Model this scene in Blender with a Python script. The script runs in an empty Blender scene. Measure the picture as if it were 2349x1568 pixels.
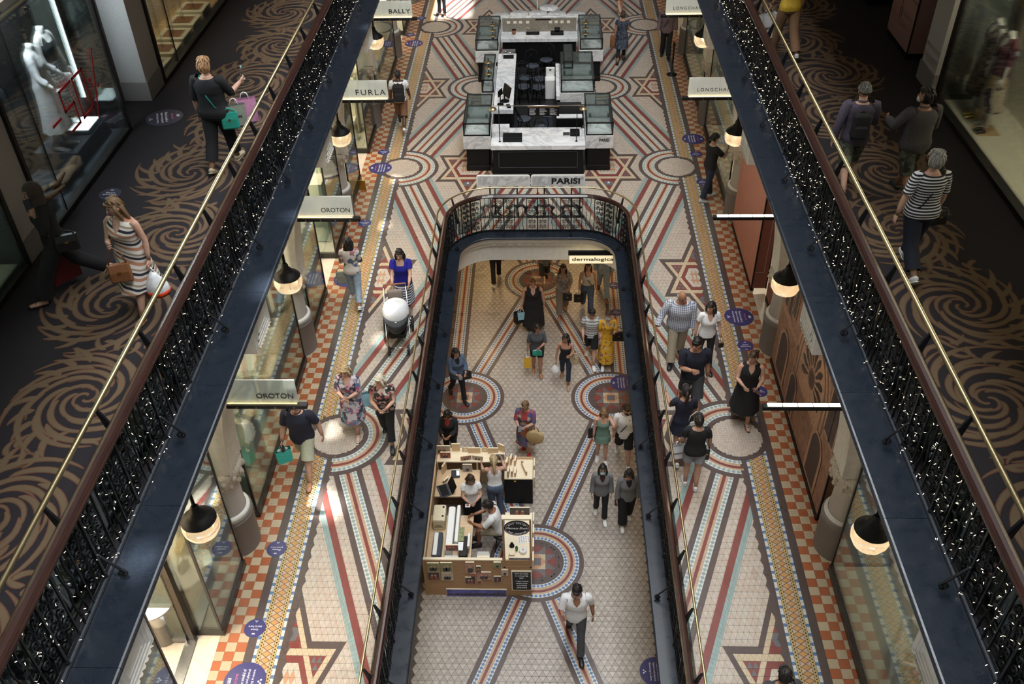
import bpy, math, random
from mathutils import Vector, Matrix
R = math.radians
PI = math.pi
rnd = random.Random(7)
scene = bpy.context.scene
C = scene.collection
# ------------------------------------------------------------------ camera
cd = bpy.data.cameras.new('camera'); cam = bpy.data.objects.new('camera', cd); C.objects.link(cam)
cd.sensor_fit = 'HORIZONTAL'; cd.sensor_width = 36.0; cd.lens = 36.0 * 2145.95 / 2349.0
cd.clip_start = 0.05; cd.clip_end = 300
_f = Vector((-0.03416215, 0.77088706, -0.6360551)); _r = Vector((0.99941596, 0.02687734, -0.02110321)); _u = Vector((-0.00082728, 0.63640455, 0.77135502))
cam.matrix_world = Matrix(((_r.x, _u.x, -_f.x, 0.153), (_r.y, _u.y, -_f.y, 0.0), (_r.z, _u.z, -_f.z, 12.0), (0, 0, 0, 1)))
scene.camera = cam
# ------------------------------------------------------------------ sky, sun, skylight, exposure
world = bpy.data.worlds.new('sky'); scene.world = world; world.use_nodes = True
bg = world.node_tree.nodes['Background']; bg.inputs[0].default_value = (0.72, 0.84, 1.0, 1); bg.inputs[1].default_value = 1.2
SUN_DIR = Vector((-0.10, 0.20, -1.0)).normalized()        # direction the light travels
sl = bpy.data.lights.new('sun', 'SUN'); sl.energy = 26.0; sl.angle = R(1.2); sl.color = (1.0, 0.97, 0.92)
so = bpy.data.objects.new('sun', sl); C.objects.link(so); so.rotation_euler = SUN_DIR.to_track_quat('-Z', 'Y').to_euler(); so.location = (0, 0, 40)
def area_light(name, loc, size, size_y, energy, color=(1, 1, 1), rot=(0, 0, 0)):
    l = bpy.data.lights.new(name, 'AREA'); l.shape = 'RECTANGLE'; l.size = size; l.size_y = size_y; l.energy = energy; l.color = color
    o = bpy.data.objects.new(name, l); C.objects.link(o); o.location = loc; o.rotation_euler = rot
    return o
area_light('roof_glazing_daylight', (1.2, 10.5, 20.6), 5.2, 26.0, 5600.0, (0.93, 0.97, 1.0))
vs = scene.view_settings
scene.display_settings.display_device = 'sRGB'
vs.view_transform = 'Standard'; vs.look = 'None'; vs.exposure = 0.0; vs.gamma = 1.0; vs.use_curve_mapping = False
scene.cycles.max_bounces = 8; scene.cycles.diffuse_bounces = 3; scene.cycles.transparent_max_bounces = 12
scene.cycles.caustics_reflective = False; scene.cycles.caustics_refractive = False
scene.cycles.sample_clamp_indirect = 4.0
# ------------------------------------------------------------------ mesh helpers
def V(*a): return Vector(a)
class MB:
    """Collects polygons; build() links them as ONE mesh object."""
    def __init__(s): s.v = []; s.f = []; s.m = []; s.col = None; s.cur = 0
    def face(s, pts, col=None):
        n = len(s.v); s.v += [tuple(p) for p in pts]; s.f.append(tuple(range(n, n + len(pts)))); s.m.append(s.cur)
        if col is not None:
            if s.col is None: s.col = {}
            s.col[len(s.f) - 1] = col
    def add(s, vs_, fs):
        n = len(s.v); s.v += [tuple(p) for p in vs_]
        for f in fs: s.f.append(tuple(i + n for i in f)); s.m.append(s.cur)
        return s
    def box(s, x0, x1, y0, y1, z0, z1, mat=None):
        vs_ = [(x0,y0,z0),(x1,y0,z0),(x1,y1,z0),(x0,y1,z0),(x0,y0,z1),(x1,y0,z1),(x1,y1,z1),(x0,y1,z1)]
        if mat is not None: vs_ = [mat @ Vector(p) for p in vs_]
        return s.add(vs_, [(3,2,1,0),(4,5,6,7),(0,1,5,4),(1,2,6,5),(2,3,7,6),(3,0,4,7)])
    def bbox(s, x0, x1, y0, y1, z0, z1, b=0.01, mat=None):
        """box with chamfered vertical and top edges"""
        pts = [(x0+b,y0),(x1-b,y0),(x1,y0+b),(x1,y1-b),(x1-b,y1),(x0+b,y1),(x0,y1-b),(x0,y0+b)]
        cx, cy = (x0+x1)/2, (y0+y1)/2
        def sc(k): return [(cx+(x-cx)*(1-k*2*b/max(x1-x0,1e-6)), cy+(y-cy)*(1-k*2*b/max(y1-y0,1e-6))) for x,y in pts]
        rings = [(z0,0.6),(z0+b,0),(z1-b,0),(z1,0.6)]
        vs_ = []
        for z,k in rings: vs_ += [Vector((x,y,z)) for x,y in sc(k)]
        if mat is not None: vs_ = [mat @ p for p in vs_]
        fs = [tuple(range(7,-1,-1)), tuple(range(24,32))]
        for r in range(3):
            for i in range(8):
                j=(i+1)%8; fs.append((r*8+i,r*8+j,r*8+8+j,r*8+8+i))
        return s.add(vs_, fs)
    def prism(s, pts, z0, z1, mat=None):
        n = len(pts); vs_ = [Vector((x,y,z0)) for x,y in pts] + [Vector((x,y,z1)) for x,y in pts]
        if mat is not None: vs_ = [mat @ p for p in vs_]
        return s.add(vs_, [tuple(range(n-1,-1,-1)), tuple(range(n,2*n))] + [(i,(i+1)%n,n+(i+1)%n,n+i) for i in range(n)])
    def extr(s, prof, axis, a0, a1):
        """extrude a closed 2-D profile along an axis ('x': prof=(y,z); 'y': prof=(x,z))"""
        n = len(prof)
        def mk(p, a): return (a, p[0], p[1]) if axis == 'x' else (p[0], a, p[1])
        vs_ = [mk(p, a0) for p in prof] + [mk(p, a1) for p in prof]
        return s.add(vs_, [tuple(range(n-1,-1,-1)), tuple(range(n,2*n))] + [(i,(i+1)%n,n+(i+1)%n,n+i) for i in range(n)])
    def tube(s, path, rad, n=8, cap=True, closed=False, ref=None):
        path = [Vector(p) for p in path]; m = len(path)
        rads = rad if isinstance(rad, list) else [rad]*m
        base = len(s.v); prev = None
        for i, p in enumerate(path):
            if closed: t = path[(i+1)%m] - path[i-1]
            else: t = path[min(i+1,m-1)] - path[max(i-1,0)]
            if t.length < 1e-9: t = Vector((0,0,1))
            t.normalize()
            if prev is None:
                a = Vector(ref) if ref is not None else (Vector((0,0,1)) if abs(t.z) < .9 else Vector((1,0,0)))
                prev = t.cross(a)
                if prev.length < 1e-6: prev = t.cross(Vector((0,1,0)))
                prev.normalize()
            prev = prev - t*prev.dot(t); 
            if prev.length < 1e-6: prev = t.orthogonal()
            prev.normalize()
            w = t.cross(prev)
            r = rads[i]; rx, ry = r if isinstance(r, (list, tuple)) else (r, r)
            for k in range(n):
                a = 2*PI*k/n; q = p + prev*(rx*math.cos(a)) + w*(ry*math.sin(a)); s.v.append(tuple(q))
        for i in range(m if closed else m-1):
            j = (i+1) % m
            for k in range(n):
                l = (k+1) % n
                s.f.append((base+i*n+k, base+i*n+l, base+j*n+l, base+j*n+k)); s.m.append(s.cur)
        if cap and not closed:
            s.f.append(tuple(base+k for k in range(n-1,-1,-1))); s.m.append(s.cur)
            s.f.append(tuple(base+(m-1)*n+k for k in range(n))); s.m.append(s.cur)
        return s
    def lathe(s, prof, n=20, mat=None, c=(0,0,0), a0=0, a1=2*PI):
        """prof = [(r,z)] around z through c"""
        full = abs(a1-a0-2*PI) < 1e-6; m = n if full else n+1
        base = len(s.v)
        for r,z in prof:
            for k in range(m):
                a = a0+(a1-a0)*k/n; p = Vector((c[0]+r*math.cos(a), c[1]+r*math.sin(a), c[2]+z))
                s.v.append(tuple(mat @ p if mat is not None else p))
        for i in range(len(prof)-1):
            for k in range(n):
                l = (k+1) % m
                s.f.append((base+i*m+k, base+i*m+l, base+(i+1)*m+l, base+(i+1)*m+k)); s.m.append(s.cur)
        return s
    def ell(s, c, r, n=10, m=6, mat=None, z0=-1.0, z1=1.0):
        """ellipsoid"""
        rx, ry, rz = r if isinstance(r,(list,tuple,Vector)) else (r,r,r)
        t0, t1 = math.asin(z0), math.asin(z1)
        prof = [(math.cos(t0+(t1-t0)*i/m), math.sin(t0+(t1-t0)*i/m)) for i in range(m+1)]
        base = len(s.v)
        for cr,sz in prof:
            for k in range(n):
                a = 2*PI*k/n; p = Vector((rx*cr*math.cos(a), ry*cr*math.sin(a), rz*sz))
                if mat is not None: p = mat @ p
                s.v.append((c[0]+p.x, c[1]+p.y, c[2]+p.z))
        for i in range(m):
            for k in range(n):
                l=(k+1)%n; s.f.append((base+i*n+k,base+i*n+l,base+(i+1)*n+l,base+(i+1)*n+k)); s.m.append(s.cur)
        return s
    def rings(s, rs, cap=True):
        """loft through explicit rings (equal counts)"""
        n = len(rs[0]); base = len(s.v)
        for r in rs: s.v += [tuple(p) for p in r]
        for i in range(len(rs)-1):
            for k in range(n):
                l=(k+1)%n; s.f.append((base+i*n+k,base+i*n+l,base+(i+1)*n+l,base+(i+1)*n+k)); s.m.append(s.cur)
        if cap:
            s.f.append(tuple(base+k for k in range(n-1,-1,-1))); s.m.append(s.cur)
            s.f.append(tuple(base+(len(rs)-1)*n+k for k in range(n))); s.m.append(s.cur)
        return s
    def mesh(s, name, mats, smooth=False):
        me = bpy.data.meshes.new(name); me.from_pydata(s.v, [], s.f)
        for m in (mats if isinstance(mats,(list,tuple)) else [mats]):
            me.materials.append(M[m] if isinstance(m, str) else m)
        if any(s.m): me.polygons.foreach_set('material_index', s.m)
        if smooth: me.polygons.foreach_set('use_smooth', [True]*len(s.f))
        if s.col is not None:
            at = me.attributes.new('tint', 'FLOAT_COLOR', 'FACE')
            arr = []
            for i in range(len(s.f)):
                c_ = s.col.get(i, (.5,.5,.5)); arr += [c_[0], c_[1], c_[2], 1.0]
            at.data.foreach_set('color', arr)
        me.update()
        return me
    def build(s, name, mats, parent=None, smooth=False, loc=None):
        return link(name, s.mesh(name, mats, smooth), parent, loc)
def link(name, me, parent=None, loc=None, rot=None):
    o = bpy.data.objects.new(name, me); C.objects.link(o)
    if parent is not None: o.parent = parent
    if loc is not None: o.location = loc
    if rot is not None: o.rotation_euler = rot
    return o
def tag(o, label=None, cat=None, group=None, kind=None):
    if label: o['label'] = label
    if cat: o['category'] = cat
    if group: o['group'] = group
    if kind: o['kind'] = kind
    return o
def thing(name, label, cat, loc=(0,0,0), rz=0.0, group=None):
    o = bpy.data.objects.new(name, None); C.objects.link(o); o.location = loc; o.rotation_euler = (0,0,rz); o.empty_display_size = .1
    return tag(o, label, cat, group)
def struct(name, mb, mats, smooth=False, label=None, parent=None):
    o = mb.build(name, mats, parent, smooth)
    if parent is None: o['kind'] = 'structure'
    if label: o['label'] = label
    return o
def copy_tree(o, parent=None):
    c = o.copy(); C.objects.link(c); c.parent = parent
    for ch in o.children: copy_tree(ch, c)
    return c
def text_mesh(txt, size, depth=0.004, bold=0.0, spacing=1.0, align='CENTER', shear=0.0):
    cu = bpy.data.curves.new('lettering', 'FONT'); cu.body = txt; cu.size = size; cu.extrude = depth; cu.offset = bold; cu.space_character = spacing
    cu.align_x = align; cu.align_y = 'CENTER'; cu.shear = shear; cu.resolution_u = 3
    o = bpy.data.objects.new('lettering', cu); C.objects.link(o)
    me = bpy.data.meshes.new_from_object(o); bpy.data.objects.remove(o); bpy.data.curves.remove(cu)
    return me
def lettering(txt, size, mat, parent, loc, rot, name='lettering', sx=1.0, **k):
    me = text_mesh(txt, size, **k); me.materials.clear(); me.materials.append(M[mat])
    o = link(name, me, parent, loc, rot); o.scale = (sx,1,1); return o
# ------------------------------------------------------------------ materials
M = {}
def base_mat(name, col, rough=0.5, metal=0.0, spec=0.5):
    m = bpy.data.materials.new(name); m.use_nodes = True; nt = m.node_tree; b = nt.nodes['Principled BSDF']
    b.inputs['Base Color'].default_value = (*col, 1); b.inputs['Roughness'].default_value = rough; b.inputs['Metallic'].default_value = metal
    b.inputs['Specular IOR Level'].default_value = spec
    M[name] = m
    return m, nt, b
def nd(nt, t, **k):
    n = nt.nodes.new(t)
    for a, v in k.items(): setattr(n, a, v)
    return n
def coords(nt, scale=1.0, obj=True, rot=None):
    tc = nd(nt, 'ShaderNodeTexCoord'); mp = nd(nt, 'ShaderNodeMapping'); nt.links.new(tc.outputs['Object' if obj else 'Generated'], mp.inputs[0])
    mp.inputs['Scale'].default_value = scale if isinstance(scale, (tuple, list)) else (scale,)*3
    if rot: mp.inputs['Rotation'].default_value = rot
    return mp.outputs[0]
def ramp(nt, fac, stops, interp='LINEAR'):
    r = nd(nt, 'ShaderNodeValToRGB'); r.color_ramp.interpolation = interp
    e = r.color_ramp.elements
    while len(e) < len(stops): e.new(0.5)
    for i, (p, c) in enumerate(stops): e[i].position = p; e[i].color = (*c, 1)
    nt.links.new(fac, r.inputs[0]); return r.outputs[0]
def noise(nt, vec, scale, detail=3, rough=.5, out='Fac'):
    n = nd(nt, 'ShaderNodeTexNoise'); n.inputs['Scale'].default_value = scale; n.inputs['Detail'].default_value = detail; n.inputs['Roughness'].default_value = rough
    nt.links.new(vec, n.inputs['Vector']); return n.outputs[out]
def bump(nt, b, h, dist=0.002, strength=0.5):
    n = nd(nt, 'ShaderNodeBump'); n.inputs['Distance'].default_value = dist; n.inputs['Strength'].default_value = strength
    nt.links.new(h, n.inputs['Height']); nt.links.new(n.outputs[0], b.inputs['Normal'])
def plain(name, col, rough=0.5, metal=0.0, var=0.12, scale=30.0, bmp=0.0, spec=0.5):
    """solid colour with a little procedural mottling"""
    m, nt, b = base_mat(name, col, rough, metal, spec)
    v = coords(nt); f = noise(nt, v, scale)
    lo = tuple(c*(1-var) for c in col); hi = tuple(min(1, c*(1+var)) for c in col)
    nt.links.new(ramp(nt, f, [(.3, lo), (.7, hi)]), b.inputs['Base Color'])
    if bmp: bump(nt, b, f, bmp)
    return m
def emit(name, col, strength, base=(0.8,0.8,0.8)):
    m, nt, b = base_mat(name, base, .5)
    b.inputs['Emission Color'].default_value = (*col, 1); b.inputs['Emission Strength'].default_value = strength
    return m
def glass(name, tint=(0.9,0.97,0.95), refl=0.10, rough=0.02):
    """thin sheet glass: clear view through, fresnel mirror on top"""
    m = bpy.data.materials.new(name); m.use_nodes = True; nt = m.node_tree; nt.nodes.clear()
    o = nd(nt, 'ShaderNodeOutputMaterial'); t = nd(nt, 'ShaderNodeBsdfTransparent'); g = nd(nt, 'ShaderNodeBsdfGlossy'); mx = nd(nt, 'ShaderNodeMixShader')
    t.inputs[0].default_value = (*tint, 1); g.inputs['Roughness'].default_value = rough; g.inputs[0].default_value = (.95,1,.98,1)
    lw = nd(nt, 'ShaderNodeLayerWeight'); lw.inputs[0].default_value = 0.35
    ma = nd(nt, 'ShaderNodeMath', operation='MULTIPLY_ADD'); ma.inputs[1].default_value = 0.75; ma.inputs[2].default_value = refl; ma.use_clamp = True
    nt.links.new(lw.outputs['Fresnel'], ma.inputs[0]); nt.links.new(ma.outputs[0], mx.inputs[0])
    nt.links.new(t.outputs[0], mx.inputs[1]); nt.links.new(g.outputs[0], mx.inputs[2]); nt.links.new(mx.outputs[0], o.inputs[0])
    M[name] = m
    return m
def wood(name, a, b_, rough=.4, scale=(1,14,14), coat=0.0):
    m, nt, b = base_mat(name, a, rough)
    v = coords(nt, scale); f = noise(nt, v, 3.0, 5, .6)
    nt.links.new(ramp(nt, f, [(.3, a), (.7, b_)]), b.inputs['Base Color']); b.inputs['Coat Weight'].default_value = coat
    return m
def marble(name, base, vein, rough=.18, scale=2.2):
    m, nt, b = base_mat(name, base, rough)
    v = coords(nt); n = nd(nt, 'ShaderNodeTexNoise'); n.inputs['Scale'].default_value = scale; n.inputs['Detail'].default_value = 8; n.inputs['Distortion'].default_value = 1.6
    nt.links.new(v, n.inputs['Vector'])
    nt.links.new(ramp(nt, n.outputs['Fac'], [(.40, base), (.49, vein), (.53, base), (.62, tuple(.5*(x+y) for x,y in zip(base,vein))), (.66, base)]), b.inputs['Base Color'])
    return m
# encaustic tile: colour from the per-tile tint, fine speckle, semi-gloss glaze
def tile_mat(name, rough=.34):
    m, nt, b = base_mat(name, (.6,.5,.4), rough)
    at = nd(nt, 'ShaderNodeAttribute'); at.attribute_name = 'tint'
    v = coords(nt); f = noise(nt, v, 55.0, 2); g = noise(nt, v, 1.3, 3)
    mx = nd(nt, 'ShaderNodeMix', data_type='RGBA', blend_type='MULTIPLY'); mx.inputs[0].default_value = 1.0
    nt.links.new(at.outputs['Color'], mx.inputs[6])
    ad = nd(nt, 'ShaderNodeMath', operation='ADD'); nt.links.new(f, ad.inputs[0]); nt.links.new(g, ad.inputs[1])
    nt.links.new(ramp(nt, ad.outputs[0], [(.35,(.60,.60,.60)), (.65,(.78,.78,.78))]), mx.inputs[7])
    nt.links.new(mx.outputs[2], b.inputs['Base Color'])
    nt.links.new(ramp(nt, g, [(.3,(.26,)*3), (.7,(.42,)*3)]), b.inputs['Roughness'])
    return m
tile_mat('tile')
plain('grout', (.10,.085,.075), .9, var=.2)
plain('carpet', (.012,.009,.012), .95, var=.35, scale=400.0, bmp=.002)
plain('carpet_tan', (.120,.082,.045), .95, var=.3, scale=400.0)
plain('carpet_rust', (.105,.042,.022), .95, var=.3, scale=400.0)
m, nt, b = base_mat('granite', (.006,.008,.012), .22)
v = coords(nt); vo = nd(nt, 'ShaderNodeTexVoronoi'); vo.inputs['Scale'].default_value = 180; nt.links.new(v, vo.inputs['Vector'])
nt.links.new(ramp(nt, vo.outputs['Color'], [(.0,(.006,.009,.014)),(.8,(.011,.016,.026)),(1.0,(.028,.034,.046))]), b.inputs['Base Color'])
nt.links.new(ramp(nt, noise(nt, v, 6.0, 4), [(.35,(.26,)*3),(.7,(.36,)*3)]), b.inputs['Roughness'])
plain('iron', (.008,.009,.012), .42, var=.2, spec=.35)
plain('iron_grey', (.035,.04,.05), .5, var=.2)
m, nt, b = base_mat('mahogany', (.06,.018,.012), .22)
v = coords(nt, (14,1,14)); nt.links.new(ramp(nt, noise(nt, v, 3.0, 6, .6), [(.3,(.016,.006,.006)),(.7,(.040,.014,.010))]), b.inputs['Base Color'])
b.inputs['Coat Weight'].default_value = .35; b.inputs['Coat Roughness'].default_value = .12
plain('brass', (.52,.43,.25), .34, metal=1.0, var=.08)
plain('gold', (.55,.36,.08), .3, metal=1.0)
plain('stucco', (.78,.74,.66), .6, var=.06, scale=12)
plain('stucco_white', (.84,.83,.80), .6, var=.05, scale=12)
plain('stucco_grey', (.42,.40,.39), .6, var=.06)
m, nt, b = base_mat('stone_shaft', (.5,.46,.42), .6)
v = coords(nt); nt.links.new(ramp(nt, noise(nt, v, 160, 2), [(.3,(.40,.37,.345)),(.7,(.58,.545,.51))]), b.inputs['Base Color'])
plain('stone_base', (.23,.21,.20), .6, var=.12, scale=120)
plain('corbel', (.60,.54,.45), .7, var=.25, scale=45, bmp=.02)
plain('ceiling_paint', (.62,.56,.46), .7, var=.05)
plain('shop_wall', (.74,.66,.52), .7, var=.06, scale=5)
plain('shop_cream', (.86,.80,.66), .6, var=.04, scale=5)
marble('shop_floor', (.82,.74,.62), (.74,.64,.52), .22, 1.2)
plain('plinth_mint', (.62,.80,.76), .4, var=.04)
plain('white_paint', (.85,.85,.83), .45, var=.03)
plain('black_paint', (.006,.006,.007), .5, var=.2, spec=.25)
plain('dark_frame', (.016,.014,.013), .35, var=.2)
plain('bronze_frame', (.055,.042,.034), .35, metal=.6, var=.2)
plain('chrome', (.75,.75,.76), .15, metal=1.0, var=.05)
plain('steel', (.45,.46,.48), .3, metal=1.0, var=.1)
glass('shop_glass', (.93,.98,.965), .14, .01)
glass('clear_glass', (.95,.985,.98), .06, .01)
glass('case_glass', (.955,.985,.98), .03, .015)
glass('dark_glass', (.62,.72,.70), .12, .015)
glass('globe_glass', (.97,.94,.90), .08, .03)
_nt = M['globe_glass'].node_tree; _mx = [n for n in _nt.nodes if n.type == 'MIX_SHADER'][0]; _o = [n for n in _nt.nodes if n.type == 'OUTPUT_MATERIAL'][0]
_tl = nd(_nt, 'ShaderNodeBsdfTranslucent'); _tl.inputs[0].default_value = (.95,.90,.82,1); _m2 = nd(_nt, 'ShaderNodeMixShader'); _m2.inputs[0].default_value = .16
_nt.links.new(_mx.outputs[0], _m2.inputs[1]); _nt.links.new(_tl.outputs[0], _m2.inputs[2]); _nt.links.new(_m2.outputs[0], _o.inputs[0])
marble('marble', (.80,.80,.80), (.50,.51,.54), .16, 1.5)
marble('marble_top', (.86,.87,.89), (.62,.63,.66), .12, 1.0)
wood('ply', (.60,.42,.25), (.72,.54,.35), .55, (1,10,10))
wood('ply_edge', (.80,.68,.48), (.88,.77,.58), .6, (1,10,10))
wood('ply_dark', (.34,.19,.09), (.44,.26,.13), .5, (1,10,10))
wood('oak', (.50,.31,.15), (.62,.42,.23), .5)
plain('sticker_navy', (.045,.042,.155), .35, var=.05)
plain('sticker_dark', (.030,.026,.055), .45, var=.05)
plain('print_white', (.86,.86,.88), .5, var=.01)
plain('print_pink', (.72,.14,.32), .5, var=.02)
plain('print_black', (.008,.008,.008), .5, var=.02)
plain('sale_red', (.62,.012,.014), .4, var=.04)
plain('pink_board', (.60,.255,.185), .5, var=.05, scale=4)
plain('pink_board_dark', (.30,.11,.085), .5, var=.05, scale=4)
plain('rubber', (.012,.012,.013), .6)
plain('paper_white', (.84,.85,.87), .6, var=.03)
plain('linen', (.80,.74,.62), .8)
emit('bulb', (1.0,.74,.45), 14.0)
emit('fairy', (1.0,.80,.52), 4.5)
emit('tube_light', (1.0,.92,.78), 7.0)
emit('strip_light', (.85,.93,1.0), 6.0)
emit('sign_panel', (1.0,.92,.80), .42, (.62,.60,.55))
emit('sign_glow', (1.0,.72,.36), 9.0, (.8,.72,.55))
emit('sign_warm', (1.0,.84,.5), .75, (.8,.72,.55))
emit('screen', (.35,.7,.9), 1.2)
plain('splash_stone',(.26,.23,.185),.4,var=.2,scale=20)
# ------------------------------------------------------------------ tiled floors
CC, UU, Y0 = 0.042524, 0.11659, 11.871           # half base and row height of the triangular tile lattice; first medallion row
HX, HY = 42*CC, 42*UU                            # half cell
ZL = -3.6; ZG = 5.2
CREAM = [(.59,.49,.40),(.62,.50,.41),(.57,.47,.385),(.60,.52,.44),(.63,.54,.46),(.59,.465,.375)]
LIGHT = [(.62,.55,.46),(.65,.57,.47),(.60,.53,.45)]
CHOC=(.115,.082,.075); RED=(.25,.062,.052); TEAL=(.32,.42,.40); ORANGE=(.50,.150,.060); TANC=(.60,.42,.28); WHITE=(.74,.74,.70)
BLUE=(.12,.24,.46); GOLD=(.66,.36,.13); YEL=(.66,.47,.20); CREAMY=(.66,.53,.36); GREYT=(.17,.16,.17); BLK=(.02,.018,.018); PEACH=(.62,.33,.19)
def jit(c, k=.07):
    f = 1 + rnd.uniform(-k, k); return (c[0]*f, c[1]*f, c[2]*f)
def shrink(pts, g):
    cx = sum(p[0] for p in pts)/len(pts); cy = sum(p[1] for p in pts)/len(pts); o = []
    for x, y in pts:
        dx, dy = cx-x, cy-y; L = math.hypot(dx, dy); k = min(.45, g/L*1.35) if L else 0
        o.append((x+dx*k, y+dy*k))
    return o
class TileField:
    """tiles of one floor: the ones nearest the camera become objects, the rest one mesh"""
    def __init__(s, z, ref): s.z = z; s.big = []; s.mb = MB(); s.ref = ref; s.base = MB()
    def tile(s, pts, col, lift=0.0, gap=.0022, big=False):
        pts = shrink(pts, gap)
        a = sum(pts[i][0]*pts[(i+1)%len(pts)][1]-pts[(i+1)%len(pts)][0]*pts[i][1] for i in range(len(pts)))
        if a < 0: pts = pts[::-1]
        if big: s.big.append((pts, col, lift)); return
        s.mb.face([(x, y, s.z+lift) for x, y in pts], col)
    def bed(s, pts, lift):
        a = sum(pts[i][0]*pts[(i+1)%len(pts)][1]-pts[(i+1)%len(pts)][0]*pts[i][1] for i in range(len(pts)))
        if a < 0: pts = pts[::-1]
        s.base.face([(x, y, s.z+lift) for x, y in pts], (.12,.10,.09))
    def finish(s, parent, n=300):
        def key(t):
            cx = sum(p[0] for p in t[0])/len(t[0]); cy = sum(p[1] for p in t[0])/len(t[0])
            return (cx-s.ref[0])**2*s.ref[2] + (cy-s.ref[1])**2
        s.big.sort(key=key); cache = {}
        for pts, col, lift in s.big[:n]:
            cx = sum(p[0] for p in pts)/len(pts); cy = sum(p[1] for p in pts)/len(pts)
            k = (len(pts), col, tuple(round(v, 3) for p in pts for v in (p[0]-cx, p[1]-cy)))
            if k not in cache:
                m = MB(); loc = [(x-cx, y-cy) for x, y in pts]; nn = len(loc); inn = shrink(loc, .0012)
                m.face([(x, y, 0) for x, y in inn], col)
                for i in range(nn):
                    j = (i+1)%nn; m.face([(loc[i][0],loc[i][1],-.0012),(loc[j][0],loc[j][1],-.0012),(inn[j][0],inn[j][1],0),(inn[i][0],inn[i][1],0)], col)
                    m.face([(loc[i][0],loc[i][1],-.006),(loc[j][0],loc[j][1],-.006),(loc[j][0],loc[j][1],-.0012),(loc[i][0],loc[i][1],-.0012)], col)
                cache[k] = m.mesh('tile', 'tile')
            link('tile', cache[k], parent, (cx, cy, s.z+lift))
        for pts, col, lift in s.big[n:]: s.mb.face([(x, y, s.z+lift) for x, y in pts], col)
        o = s.mb.build('tile_field', 'tile', parent); o['kind'] = 'stuff'
        o = s.base.build('tile_bed', 'tile', parent); o['kind'] = 'stuff'
def star_colour(i, j, up):
    d1 = min(j+6, (14-j-abs(i))/2); d2 = min(6-j, (14+j-abs(i))/2); D = max(d1, d2)
    if D < 0: return None
    if D < 1: return CHOC
    if 1 <= d1 < 2 or 1 <= d2 < 2: return CREAMY
    if d1 >= 2 and d2 >= 2:
        m = min(d1, d2)
        if m < 3: return RED
        if m < 4: return LIGHT[1]
        return PEACH if (math.floor((i+j)/2)+math.floor((i-j)/2)) % 2 else LIGHT[0]
    top = abs(j) > 5 and abs(i) < 8
    if not top: return GREYT if (up if j > 0 else not up) and abs(i) > 6 else RED
    e = abs(j)-5
    if .9 < e < 2.9 and abs(i) < 2.4: return WHITE if (abs(i) < .6 and 1.4 < e < 2.2) else GREYT
    return RED
def offset_quad(A, B, o0, o1, t0, t1):
    dx, dy = B[0]-A[0], B[1]-A[1]; L = math.hypot(dx, dy); tx, ty = dx/L, dy/L; nx, ny = -ty, tx
    return [(A[0]+tx*t+nx*o, A[1]+ty*t+ny*o) for t, o in ((t0,o0),(t1,o0),(t1,o1),(t0,o1))]
def strip(F, A, B, o0, o1, kind, lift, skip, bcol=TEAL):
    """one band of small tiles along A-B between offsets o0..o1"""
    L = math.hypot(B[0]-A[0], B[1]-A[1]); w = abs(o1-o0)
    pitch = {'bw':w,'choc':.055,'red':.06,'tan':.06,'teal':.055}[kind]; n = max(1, round(L/pitch)); p = L/n
    for k in range(n):
        t0, t1 = k*p, (k+1)*p; q = offset_quad(A, B, o0, o1, t0, t1); cx = sum(a[0] for a in q)/4; cy = sum(a[1] for a in q)/4
        if skip(cx, cy): continue
        if kind == 'bw':
            F.tile(q, WHITE, lift, 0)
            mid = [((q[i][0]+q[(i+1)%4][0])/2, (q[i][1]+q[(i+1)%4][1])/2) for i in range(4)]
            F.tile(mid, jit(bcol), lift+.0006, .001)
        elif kind in ('choc', 'teal'):
            om = (o0+o1)/2
            F.tile(offset_quad(A,B,o0,om,t0,t1), jit(CHOC if kind=='choc' else TEAL), lift, .0012); F.tile(offset_quad(A,B,om,o1,t0,t1), jit(CHOC if kind=='choc' else TEAL), lift, .0012)
        else: F.tile(q, jit(RED if kind=='red' else TANC), lift, .0012)
def band(F, A, B, lift, skip, bcol):
    q = offset_quad(A, B, -.245, .245, 0, math.hypot(B[0]-A[0], B[1]-A[1]))
    n = 24
    for k in range(n):                                    # bedding cut into short lengths so that it can stop at the openings
        L = math.hypot(B[0]-A[0], B[1]-A[1]); b = offset_quad(A, B, -.245, .245, L*k/n, L*(k+1)/n)
        if not any(skip(x, y) for x, y in b): F.bed(b, lift-.0008)
    strip(F, A, B, -.027, .027, 'red', lift, skip)
    for s in (-1, 1):
        strip(F, A, B, s*.027, s*.07, 'tan', lift, skip); strip(F, A, B, s*.07, s*.15, 'bw', lift, skip, bcol); strip(F, A, B, s*.15, s*.245, 'choc', lift, skip)
def arc_strip(F, c, r0, r1, kind, lift, skip, bcol=TEAL):
    w = r1-r0; pitch = {'bw':w,'choc':.055,'red':.06,'tan':.06}[kind]; n = max(8, round(PI*(r0+r1)/pitch))
    P = lambda r, a: (c[0]+r*math.cos(a), c[1]+r*math.sin(a))
    for k in range(n):
        a0, a1 = 2*PI*k/n, 2*PI*(k+1)/n; am = (a0+a1)/2; rm = (r0+r1)/2
        if skip(*P(rm, am)): continue
        q = [P(r0,a0),P(r1,a0),P(r1,a1),P(r0,a1)]
        if kind == 'bw':
            F.tile(q, WHITE, lift, 0); F.tile([P(rm,a0),P(r1,am),P(rm,a1),P(r0,am)], jit(bcol), lift+.0006, .001)
        elif kind == 'choc':
            F.tile([P(r0,a0),P(rm,a0),P(rm,a1),P(r0,a1)], jit(CHOC), lift, .001); F.tile([P(rm,a0),P(r1,a0),P(r1,a1),P(rm,a1)], jit(CHOC), lift, .001)
        else: F.tile(q, jit(RED if kind=='red' else TANC), lift, .001)
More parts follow.
